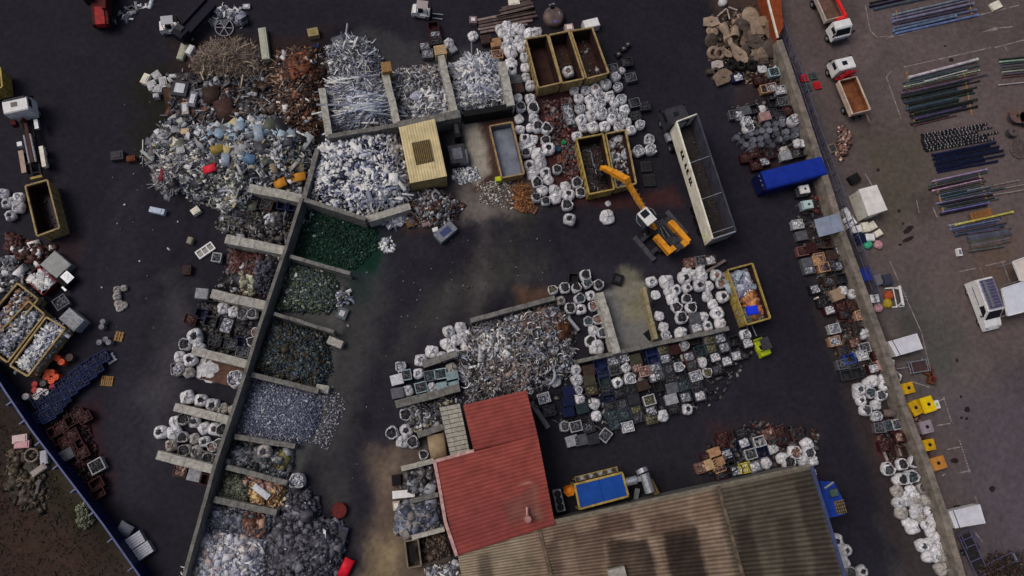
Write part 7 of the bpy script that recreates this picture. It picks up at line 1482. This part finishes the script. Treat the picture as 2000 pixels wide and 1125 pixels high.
for x, y, col, lab in ((1571,152,'r','bright red low tray beside the mesh fence'),(1597,166,'r','bright red low tray under the green one'),(1589,147,'t','dull green low tray near the white truck'),(1578,170,'t','dull teal low tray near the mesh fence')):
    boxat('tray',x,y,.3,(.8,.9),15,mat('bright_red_tray',C(170,30,42),.5,0,.2,3) if col == 'r' else mat('green_tray',C(62,80,74),.6,0,.2,3),lab,'tray',lid=('liner',M_RED if col == 'r' else M_DKGREY,.7))
boxat('frame_pallet',1626,289,.3,(.9,1.1),20,mat('frame_wood',C(110,98,84),.8,0,.3,4),'grey wooden frame pallet by the mesh fence','pallet',lid=('slats',M_DKGREY,.7))
# ------------------------------------------------------------------ top centre: beams, round vessel, plates
GBm = 'long brown beams at the top edge'
for i, (a, b_) in enumerate([((933,46),(1046,24)),((935,52),(1049,31)),((934,58),(1040,40)),((932,40),(1044,18)),((938,64),(1030,48)),((975,22),(1040,6)),((978,28),(1042,12)),((980,17),(1036,2)),((995,6),(1050,-8)),((970,34),(1044,18)),((1000,-2),(1048,-14))]):
    pipe(a, b_, .14, random.choice([(104,90,86),(86,74,72),(120,104,100)]), 'in the stack at the top edge', GBm, .2+.16*(i % 2), square=True, name='steel_beam', cat='beam', word='long brown steel beam')
boxat('bale',924,38,.6,(.9,.9),0,mat('mauve_bale',C(110,92,100),.8,0,.3,3),'small mauve bale at the left end of the brown beams','bale',lid=('wrap',M_WHITE,.5)); boxat('carton',1004,3,.5,(1.3,.8),10,M_CREAM,'cream carton on the brown beams at the top edge','carton',lid=('flap',M_CREAM,.7))
root = empty('round_vessel', P(1080,38)); b = MB(); b.lathe([(1.2,0),(1.25,.5),(1.2,.8),(1.0,.95),(.5,1.05),(0,1.08)], 24); b.build('shell', mat('vessel_brown',C(94,80,78),.6,.1,.3,1.2,C(66,56,56)), root, True); b = MB(); b.cyl((-.2,.9,.9), (-.2,1.0,1.3), .24, 12); b.build('outlet', M_BLACK, root); b = MB(); b.cyl((-.5,1.3,.8), (.1,1.5,.9), .12, 8); b.cyl((.8,-.2,.8), (.6,.4,1.1), .1, 8); b.build('pipework', M_STEEL, root); boxv = B1(root, 'blue_label', mat('violet_plate',C(84,76,140),.5,0,.2,3), (.1,-.9,.98), (.4,.3,.05)); tag(root, 'round brown vessel with pipes above the tan containers', 'vessel', (1080,36))
boxat('white_case',1155,45,1.0,(1.9,1.1),16,mat('pale_case',C(164,162,164),.6,0,.15,2),'white flat case behind the right tan container','case',lid=('lid',M_WHITE,.9)); boxat('pink_carton',1112,53,.8,(1.0,.9),10,mat('pink_carton',C(150,126,128),.7,0,.2,3),'pinkish carton between the round vessel and white case','carton',lid=('flap',M_CREAM,.6))
for x, y in ((1218,94),(1208,105),(1226,86)): boxat('machine_part',x,y,.5,(.7,.6),30,M_CHAS,'dark oily machine part','machine part',0,'right of the three tan containers','dark machine parts',('cap',M_STEEL,.35))
# ------------------------------------------------------------------ upper left: separate finds on and around the heaps
def slabbeam(px1, px2, w, h, m, label, name, cat):
    p, q = P(px1[0], px1[1], h), P(px2[0], px2[1], h); c = (p+q)/2; b = MB(); b.box((0,0,h/2), ((q-p).length,w,h)); o = b.build(name, m); o.location = (c.x, c.y, 0); o.rotation_euler = (0,0,math.atan2(q.y-p.y, q.x-p.x)); B1(o, 'lip', m, (0,0,h+.02), ((q-p).length*.96,w*.6,.05)); return tag(o, label, cat, px1)
slabbeam((511,54),(519,115),.85,.8,mat('pale_green_beam',C(150,152,138),.8,0,.15,2),'long pale concrete beam standing apart right of the wire heap','concrete_beam','beam')
slabbeam((375,88),(366,104),.6,.9,M_WHITE,'white appliance with dark dials at the upper left','appliance','appliance'); slabbeam((360,84),(350,115),.7,.5,mat('bent_cream',C(150,150,134),.7,0,.2,2),'pale bent locker panel beside the white appliance','panel','panel')
root = empty('flatbed_truck', P(396,45), math.atan2(60,42)); B1(root, 'bed', mat('navy_bed',C(13,14,30),.6,0,.25,2), (0,0,1.1), (4.4,1.4,.25)); B1(root, 'cab', mat('navy_cab',C(14,16,30),.6,0,.2,2), (-2.9,0,1.4), (1.3,1.4,1.3)); B1(root, 'engine_deck', M_DKGREY, (-2.6,.2,2.18), (.7,.9,.1)); b = MB(); [b.box((0,s*.68,1.35), (4.4,.06,.3)) for s in (-1, 1)]; b.build('side_board', mat('navy_bed',C(13,14,30)), root)
for x in (-2.4,1.3):
    for s in (-1, 1): wheel(root, x, s*.6, .4, .28)
tag(root, 'dark navy flatbed truck between the forklift and spoked wheel', 'truck', (396,45))
boxat('crate_tan',611,62,.8,(1.2,1.0),14,mat('tan_carton',C(140,124,92),.8,0,.25,3),'tan carton at the top of the rusty heap','carton',lid=('flap',mat('olive_flap',C(120,116,64),.8,0,.2,3),.5)); boxat('grey_plate',664,74,.5,(1.8,.7),22,M_INGREY,'grey steel plate above the long aluminium heap','plate',lid=('rib',M_INGREY,.8)); boxat('blue_case',616,90,.6,(.9,.5),5,M_NAVY,'navy case at the top right of the rusty heap','case',lid=('lid',M_NAVY,.9))
boxat('small_carton',481,12,.3,(.8,.6),5,M_STEEL,'small grey box right of the torn sheet pile at the top','box',lid=('lid',M_WHITE,.5))
root = empty('ladder_frame', P(486,152,heap_top(486,152,.8)+.1), ang((466,130),(508,174))); b = MB()
for s in (-.55,0,.55): b.beam((-1.6,s,0), (1.6,s,0), .08, .06)
for i in range(7): b.beam((-1.6+i*.53,-.55,0), (-1.6+i*.53,.55,0), .08, .06)
b.build('frame', mat('grey_ladder',C(96,96,100),.6,.1,.2,3), root); b = MB(); [b.box((s*1.5,0,-.1), (.1,1.2,.16)) for s in (-1, 1)]; b.build('end_bar', M_STEEL, root); tag(root, 'grey ladder like steel frame lying on the dark scrap', 'frame', (486,152))
def bent_sheet(px, py, L, w, rot, arc, m, label, z=1.0, tilt=.2, curve=1.6):
    b = MB(); n = 9; vs = []
    for i in range(n):
        a = (i/(n-1)-.5)*arc
        for y in (-.5, .5): vs.append((math.sin(a)*w/arc*curve, y*L, math.cos(a)*w/arc*curve-w/arc*curve))
    vs += [(x*.97, y*.995, z_-.05) for x, y, z_ in vs]; k = 2*n
    fs = [(2*i, 2*i+1, 2*i+3, 2*i+2) for i in range(n-1)]+[(k+2*i, k+2*i+2, k+2*i+3, k+2*i+1) for i in range(n-1)]+[(2*i, 2*i+2, k+2*i+2, k+2*i) for i in range(n-1)]+[(2*i+1, k+2*i+1, k+2*i+3, 2*i+3) for i in range(n-1)]+[(0,k,k+1,1), (k-2,k-1,2*k-1,2*k-2)]
    b.add(vs, fs); o = b.build('scrap_sheet', m, None, True); z = heap_top(px, py, min(z, .75)-.45)+.45; p = P(px, py, z); o.location = p; o.rotation_euler = (tilt, tilt*.5, R(rot)); return tag(o, label, 'scrap sheet', (px, py))
MAP = mat('appliance_white',C(166,166,168),.5,0,.25,2.5,C(122,122,124),.12); MBR = mat('brown_sheet',C(54,42,36),.7,.1,.3,2); bent_sheet(412,186,2.0,1.3,10,1.6,MBR,'curved brown half shell in the dark scrap',1.2); bent_sheet(440,215,2.6,1.4,20,1.4,mat('red_brown_sheet',C(66,48,45),.7,.1,.3,2),'long curved red brown sheet above the mixed heap',1.3)
for x, y, L, w, rot, rgb, lab in [(596,276,2.0,1.1,-35,(160,166,168),'large pale dented panel near the white strip heap'),(574,262,1.6,.8,60,(120,132,144),'blue grey sheet beside the large pale panel'),(470,250,1.6,.9,10,(128,146,162),'pale blue bent sheet near the top of the mixed heap'),(430,262,1.3,1.0,50,(122,142,160),'pale blue crumpled sheet left of the other blue sheet'),(487,310,1.0,1.2,-20,(78,106,134),'triangular blue sheet on the mixed heap'),(440,312,1.4,.9,0,(130,144,160),'ribbed pale blue radiator sheet on the mixed heap'),(505,262,2.2,1.0,12,(136,150,164),'upright blue grey sheet at the top of the mixed heap'),(293,308,2.4,.35,52,(140,150,150),'long pale strip at the left edge of the mixed heap'),(575,322,1.8,.4,-40,(150,146,134),'pale strip on the right of the mixed heap'),(468,333,1.5,.3,28,(156,156,154),'pale narrow strip in the middle of the mixed heap'),(535,330,1.2,.6,30,(128,112,96),'brownish sheet on the right of the mixed heap')]:
    bent_sheet(x, y, L, w, rot, .9, mat('sheet_%d_%d' % (x, y), C(*rgb), .55, .1, .25, 2.5), lab, 2.5, .25, 1.0)
MRS = mat('bright_red_sheet',C(206,40,56),.5,0,.25,2); bent_sheet(408,329,1.5,.8,-75,1.2,MRS,'bright red torn car panel on the mixed heap',2.5,.3,1.1); bent_sheet(315,342,1.3,.3,-10,1.0,mat('dull_red_strip',C(110,44,56),.6,0,.2,2),'dull red strip at the left of the mixed heap',1.4)
MOR = mat('orange_sheet',C(178,122,40),.55,0,.3,1.6,C(140,94,34)); bent_sheet(578,346,2.1,1.0,-80,.9,MOR,'large orange yellow panel beside the white strip heap',2.0,.15,1.0); bent_sheet(546,357,1.4,1.0,-70,1.2,MOR,'smaller crumpled orange panel above the first stub wall',1.9,.3,1.1)
bent_sheet(424,291,.9,.9,20,.8,mat('olive_panel',C(130,112,56),.6,0,.25,2),'olive yellow panel on the mixed heap',2.6,.2); bent_sheet(440,293,.9,.6,-20,.8,mat('cream_panel',C(170,156,112),.6,0,.2,2),'cream panel right of the olive panel',2.6,.2)
for x, y, s_, rot, m, lab in [(283,153,(.7,1.2),-20,M_CREAM,'cream white appliance at the far left of the heap'),(296,166,(1.0,1.1),25,MAP,'white rounded appliance, second from the left edge'),(305,146,(.9,.9),40,MAP,'white appliance at the top of the white group'),(318,160,(.8,1.3),15,MAP,'tall white appliance in the middle of the group'),(307,172,(1.0,.9),0,MAP,'lowest white appliance in the group'),(304,186,(.6,.5),10,MAP,'small white tank below the white appliances'),(337,148,(.8,.45),5,MAP,'small white carton above the dark press'),(331,155,(.4,.7),40,MAP,'narrow white block beside the small white carton'),
    (351,172,(1.7,1.8),-8,M_DKGREY,'dark grey press with a pale ring on its top'),(376,193,(.8,1.8),-8,M_INGREY,'grey motor with a white label on its side'),(361,211,(.7,1.4),8,mat('pale_grey_locker',C(150,142,138),.6,0,.2,2),'pale grey locker below the dark press'),(352,236,(.7,.7),40,MAP,'white cube at the top of the mixed heap'),(361,256,(.8,.6),8,mat('peach_carton',C(176,154,126),.8,0,.2,3),'peach coloured carton on the mixed heap'),(384,260,(.6,.5),-10,M_STEEL,'pale steel box right of the peach carton'),(352,293,(.8,.7),15,MAP,'white slatted box on the left of the mixed heap'),
    (306,411,(1.6,.6),-12,mat('blue_white_panel',C(160,172,190),.5,0,.2,3),'blue white slatted panel on the asphalt below the mixed heap'),(381,411,(.9,.7),38,mat('cream_card',C(188,184,170),.7,0,.1,3),'cream square card on the asphalt below the mixed heap'),(228,303,(1.3,1.0),8,M_DKGREY,'dark grey square tub alone on the left asphalt'),(255,309,(.9,.6),10,M_RUST,'rusty lump between the grey tub and the mixed heap'),(364,527,(.9,1.0),0,mat('black_brown_box',C(54,42,42),.8,0,.3,3),'dark brown box alone on the asphalt'),(370,469,(.5,.7),-15,mat('breeze_block',C(130,126,112),.8,0,.2,4),'small hollow block on the asphalt'),
    (423,501,(.9,.9),-5,mat('grey_frame_box',C(110,112,108),.7,0,.2,4),'grey square unit beside the white window frame')]:
    boxat('appliance' if 'appliance' in lab else 'scrap_item', x, y, .6, s_, rot, m, lab, 'appliance' if 'appliance' in lab else 'scrap item', max(0, heap_top(x, y, 0)-.1), lid=('top_part', M_STEEL if 'press' in lab or 'motor' in lab else m, .62))
root = empty('window_frame', P(402,490), R(38)); b = MB(); [b.box((0,s*.42,.12), (2.0,.14,.24)) for s in (-1, 1)]; [b.box((x,0,.12), (.13,.7,.22)) for x in (-.94,-.31,.31,.94)]; b.build('frame', M_WHITE, root)
for x in (-.62,0,.62): B1(root, 'pane', M_GLASS, (x,0,.08), (.5,.7,.03))
tag(root, 'white window frame with dark panes lying on the asphalt', 'window frame', (402,490))
def pallet(px, py, rot, label, z=.0, n=6, sx=1.2, sy=1.0, m=None):
    p = P(px, py, .14+z); root = empty('pallet', (p.x, p.y, z), R(rot)); 
    for i in range(n): B1(root, 'slat', m or M_WOOD, (-sx/2+sx*(i+.5)/n, 0, .13), (sx/n*.66, sy, .03))
    for s in (-1, 0, 1): B1(root, 'bearer', m or M_WOOD, (0, s*sy*.44, .06), (sx, .1, .11))
    return tag(root, label, 'pallet', (px, py))
pallet(209,744,-5,'tan wooden pallet alone on the dark asphalt'); pallet(232,657,-10,'pale framed wooden pallet beside the grey drums',0,3,.9,1.0); pallet(216,700,35,'white slatted crate end beside the blue boxes',0,3,.9,.9,M_WHITE); pallet(1015,404,-25,'orange wooden pallet below the orange wire tangle',.2,4,1.2,.8,mat('orange_wood',C(140,96,64),.8,0,.3,4)); pallet(1040,408,-30,'brown broken pallet right of the orange pallet',.1,3,1.1,.9,mat('brown_wood',C(104,72,60),.8,0,.3,4)); pallet(1097,310,8,'brown wooden pallet on the red ground by the bags',.2,4,1.0,.9,mat('brown_wood',C(104,72,60),.8,0,.3,4))
for x, y, rgb, lab in ((1101,277,(40,120,76),'bright green bucket on the red ground'),(1090,290,(34,70,90),'teal bucket below the bright green one')): drum(x, y, rgb, '', 'buckets', .3, .55, lab)
drum(662,997,(84,27,29),'','buckets',.75,.7,'dark red round tub right of the dark grey heap'); bent_sheet(675,1111,2.0,1.0,-25,1.2,mat('bright_red_hull',C(190,26,44),.45,0,.2,2),'bright red curved panel at the bottom edge',.8,.2,1.1)
boxat('grey_bin',668,612,.4,(1.1,1.2),-20,mat('teal_grey_tray',C(70,80,86),.6,0,.2,3),'grey tray with wires beside the rubble bay wall','tray',lid=('grid',M_STEEL,.5)); boxat('dark_tank',663,1060,.7,(1.0,3.0),-14,mat('blue_black_trough',C(56,56,76),.6,0,.3,3),'long blue black trough at the right edge of the dark grey heap','trough',lid=('load',M_DKGREY,.8))
boxat('fallen_board',571,852,.5,(.7,.9),-10,M_DKGREY,'dark box half sunk in the grey shred','box',lid=('top_part',M_STEEL,.4)); boxat('white_sheet',510,960,1.2,(1.9,.6),-38,M_STEEL,'pale folded sheet on the brass coloured scrap','sheet',lid=('fold',M_STEEL,.8))
b = MB(); b.lathe([(.8,0),(.9,.12),(.78,.3),(.62,.26),(.5,.42),(.34,.36),(.2,.5),(0,.42)], 22, jit=.2); o = b.build('crumpled_sheet', M_BAG, None, True); p = P(405,720,.8); o.location = (p.x, p.y, 0); o.scale = (1.5,1.5,1); tag(o, 'big crumpled white sheet bundle below a stub wall on the left', 'sheet bundle', (405,720))
boxat('rust_platform',440,728,.25,(4.6,2.4),-14,mat('brown_platform',C(84,62,54),.85,0,.3,1.5),'brown rusty platform under the crumpled white sheet','platform',lid=('rim_strip',mat('brown_platform',C(84,62,54),.85,0,.3,1.5),.97))
boxat('rack_plate',109,517,1.0,(2.4,2.0),-40,mat('grey_steel_lid',C(112,114,116),.6,.1,.2,1.5),'large grey steel plate box on the left','plate box',lid=('lid',mat('grey_steel_lid2',C(128,130,130),.6,.1,.2,1.5),.94))
root = empty('black_machine', P(132,545), R(-42)); B1(root, 'body', M_BLACK, (0,0,.5), (2.0,1.3,1.0)); b = MB(); [b.ring((.2+.45*k,.35,1.04), .17, .04, 14) for k in (0,1)]; b.build('gauge_ring', M_WHITE, root); B1(root, 'top_frame', M_STEEL, (.4,.3,1.02), (1.1,.9,.06)); B1(root, 'handle', M_STEEL, (.9,-.8,.6), (.6,.2,.2)); tag(root, 'black machine with two pale rings beside the grey steel plate', 'machine', (132,545))
p = P(80,548,1.0); root = empty('red_skip', (p.x, p.y, 0), R(-40)); b = MB(); b.box((0,0,.3), (2.6,1.7,.1)); [b.box((0,s*.85,.6), (2.6,.08,.9)) for s in (-1, 1)]; [b.box((s*1.3,0,.6), (.08,1.6,.9)) for s in (-1, 1)]; b.build('skip_body', M_DRED, root); b = MB(); [b.beam((-1.3,s*.87,1.07), (1.3,s*.87,1.07), .1, .06) for s in (-1, 1)]; b.build('rim', M_RED, root); tag(root, 'dark red skip heaped with white film beside the grey steel plate', 'skip', (80,548))
heap('white_film_heap','white plastic film heaped in the dark red skip','film heap',[Vector((p.x+x, p.y+y, 0)) for x, y in ((-1.3,.1),(-.2,1.1),(1.3,-.1),(.3,-1.1))],.5,.9,[dict(k='bent',n=120,s=(.5,.35,.5),c=WHT,tilt=.5)],(150,150,154),z0=.8)
# outside the blue fence
for x, y, s_, rot, m, lab in [(38,857,(1.4,.8),8,mat('pale_carton',C(180,160,160),.7,0,.15,3),'pale carton upper of two outside the blue fence'),(42,868,(1.4,.7),3,mat('pink_carton2',C(176,136,142),.7,0,.15,3),'pink carton lower of two outside the blue fence'),(85,893,(.7,1.3),12,mat('bluish_white',C(150,150,160),.6,0,.2,3),'bluish white box leaning on the blue fence'),(75,918,(1.5,.6),38,mat('pale_trough',C(140,132,128),.7,0,.2,3),'pale tilted trough on the bare earth'),(74,951,(.3,1.3),-8,mat('grey_post',C(84,84,84),.8,0,.2,3),'grey post lying on the bare earth')]:
    boxat('carton' if 'carton' in lab else 'discarded_box', x, y, .5, s_, rot, m, lab, 'carton' if 'carton' in lab else 'box', lid=('top_part', m, .8))
b = MB(); [b.ring((0,0,.15+.12*k), .62, .1, 18) for k in range(3)]; o = b.build('pale_hose', mat('pale_hose',C(118,108,98),.8,0,.3,4)); o.location = P(66,889,.2); tag(o, 'pale coiled hose outside the blue fence', 'hose', (66,889))
for x, y, s_, lab in ((169,1013,1.0,'pale flowering bush by the blue fence, lower and larger'),(163,993,.65,'small pale flowering bush by the blue fence')):
    root = empty('bush', P(x, y)); b = MB()
    for k in range(260):
        r_ = s_*.95*random.random()**.4; a = random.uniform(0, 2*PI); f = random.uniform(0, PI/2); b.box((r_*math.cos(a)*math.cos(f), r_*math.sin(a)*math.cos(f), .15+r_*math.sin(f)), (random.uniform(.1,.28), random.uniform(.07,.16), .02), random.uniform(0, 6), 0, random.choice([C(120,122,106), C(150,150,134), C(84,92,66), C(64,72,52), C(104,108,92)]), random.uniform(-.9,.9), random.uniform(-.9,.9))
    b.build('crown', M_SCRAP, root); t_ = MB(); [t_.cyl((0,0,0), (random.uniform(-.5,.5)*s_, random.uniform(-.5,.5)*s_, .7*s_), .04, 5, r2=.02) for _ in range(5)]; t_.build('stems', M_RUST, root); tag(root, lab, 'bush', (x, y))
for x, y, lab in ((263,1056,'white slatted stack leaning inside the blue fence, upper'),(279,1076,'white slatted stack leaning inside the blue fence, lower')):
    p = P(x, y, .7); root = empty('slatted_stack', (p.x, p.y, 0), R(34)); B1(root, 'base', M_STEEL, (0,0,.3), (1.6,1.2,.6))
    for i in range(5): B1(root, 'slat', mat('white_slat',C(160,162,172),.6,0,.15,3), (0,-.48+.24*i,.66), (1.6,.19,.1))
    tag(root, lab, 'stack', (x, y))
bent_sheet(243,1035,1.3,.9,-30,.7,mat('grey_tri',C(104,106,118),.6,0,.2,3),'grey folded sheet beside the upper white slatted stack',.6,.2)
# remaining pieces
bent_sheet(855,873,2.6,1.9,10,1.0,mat('beige_tarp',C(140,124,100),.8,0,.25,1.4,C(112,96,78)),'beige tarpaulin lying between the shelter and the red roof',1.0,.1,1.0)
boxat('dark_bin',774,938,.9,(.9,1.1),5,mat('maroon_bin',C(40,22,26),.7,0,.2,3),'dark maroon bin left of the thin walls','bin',lid=('lid',M_BLACK,.8)); boxat('white_locker',788,965,.8,(2.2,.75),4,M_WHITE,'white locker lying beside the dark castings','locker',lid=('door',M_WHITE,.9)); boxat('pale_crate',774,988,.6,(.7,.9),8,mat('pale_pink_box',C(150,138,130),.7,0,.2,3),'pale pink box below the white locker','box',lid=('flap',M_CREAM,.6))
root = empty('ash_bin', P(808,1078), R(8)); b = MB(); [b.box((0,s*1.25,.6), (1.3,.14,1.2)) for s in (-1, 1)]; [b.box((s*.65,0,.6), (.14,2.4,1.2)) for s in (-1, 1)]; b.build('wall', mat('dirty_bin_wall',C(110,98,86),.8,0,.3,2), root); B1(root, 'dark_opening', M_BLACK, (-.05,0,1.0), (.55,1.6,.1)); tag(root, 'dirty grey walled bin with a dark slot below the blue lumps', 'bin', (808,1078))  # flat black slab stands in for the shade inside the slot
slabbeam((1038,785),(1071,836),.5,.7,mat('grey_steel_beam',C(92,92,98),.6,.1,.3,2),'long grey beam between the red roof and the dark boxes','steel_beam','beam'); slabbeam((1356,545),(1417,508),.3,.5,mat('pale_rail',C(100,92,92),.6,.1,.2,2),'grey rail sticking out above the white bag yard','rail','rail'); slabbeam((1110,620),(1131,645),.3,1.0,M_STEEL,'pale steel strip leaning at the right edge of the island scrap','steel_strip','strip')
boxat('car_wreck',870,452,.9,(2.4,1.3),42,mat('grey_blue_wreck',C(104,108,118),.5,.1,.3,2),'grey and blue car part at the roadway edge below the rusty heap','car part',lid=('blue_end',mat('wreck_blue',C(50,60,100),.5,0,.2,3),.5))
for x, y, s_, m, lab in ((832,437,(.9,.5),mat('pinkish_part',C(120,100,104),.7,0,.2,3),'mauve part at the lower edge of the rusty heap'),(850,448,(.6,.45),M_WHITE,'white small part beside the car part'),(803,434,(1.1,.9),mat('tan_lump',C(100,76,50),.8,0,.3,3),'tan brown lump at the lower left of the rusty heap'),(873,415,(1.2,.5),M_INGREY,'grey bent plate above the car part')): boxat('scrap_item',x,y,.5,s_,20,m,lab,'scrap item',lid=('top_part',m,.6))
boxat('generator',893,300,1.0,(1.8,2.2),10,M_DKGREY,'dark grey generator right of the yellow cabin','generator',lid=('hood',M_INGREY,.6)); boxat('steel_box',905,305,.9,(1.0,1.6),8,M_INGREY,'grey steel box beside the dark generator','box',lid=('lid',M_INGREY,.85)); boxat('gate_post_box',892,250,1.6,(.7,2.2),8,M_BLACK,'black cabinet between the yellow cabin and the pale floor','cabinet',lid=('vent',M_DKGREY,.6))
boxat('weighing_plate',1207,545,.5,(1.1,1.2),-20,M_BLACK,'black rubber lump at the mouth of the sand bay','lump',lid=('bits',M_DKGREY,.5)); boxat('black_slab',1272,651,.3,(1.3,1.0),38,M_BLACK,'black tilted slab at the right of the sand bay','slab',lid=('skin',M_BLACK,.9))
boxat('net_tray',1262,325,.4,(1.2,1.2),5,M_DKGREY,'dark tray right of the orange arm','tray',lid=('net',M_CHAS,.8)); boxat('net_tray',1268,352,.4,(1.4,1.4),5,mat('green_black_net',C(40,46,44),.8,0,.3,4),'green black netting bale right of the orange arm','bale',lid=('net',M_CHAS,.8))
boxat('tan_hex_sheet',1636,575,.7,(1.4,1.3),20,mat('tan_sheet',C(130,112,94),.7,0,.15,2),'tan sheet propped among the boxes by the boundary wall','sheet',lid=('skin',mat('tan_sheet',C(130,112,94),.7,0,.15,2),.9)); slabbeam((1596,580),(1604,597),.35,.5,M_CREAM,'pale narrow board left of the tan sheet','board','board')
slabbeam((1655,873),(1733,900),.2,.4,M_CHAS,'dark bar among red boxes by the wall','bar','bar') if 0 else None
for i, (a, b_) in enumerate([((1724,878),(1733,900)),((1747,876),(1754,896)),((1754,874),(1760,893)),((1768,818),(1780,838))]): pipe(a, b_, .12, (136,122,118), 'standing by the boundary wall bags', 'pale posts by the boundary wall', .5, square=True, name='post', cat='post', word='short pale post')
for x, y, r_ in ((1737,807,.42),(1760,805,.45),(1752,780,.6)):
    p = P(x, y, .5); b = MB(); b.lathe([(.3*r_/.42,-.6),(r_,-.6),(r_,.55),(.62*r_,.58),(.6*r_,-.4),(0,-.4)], 16, M=Matrix.Rotation(R(70), 3, 'Y')); o = b.build('concrete_pipe', mat('grey_brown_pipe',C(96,86,84),.8,0,.3,3), None, True); o.location = (p.x, p.y, .55); tag(o, 'short grey brown pipe', 'pipe', (x, y), 'lying against the boundary wall by the yellow bins', 'short pipes by the boundary wall')
finish_labels()
print('objects', len(bpy.data.objects), 'faces', sum(len(m.polygons) for m in bpy.data.meshes))
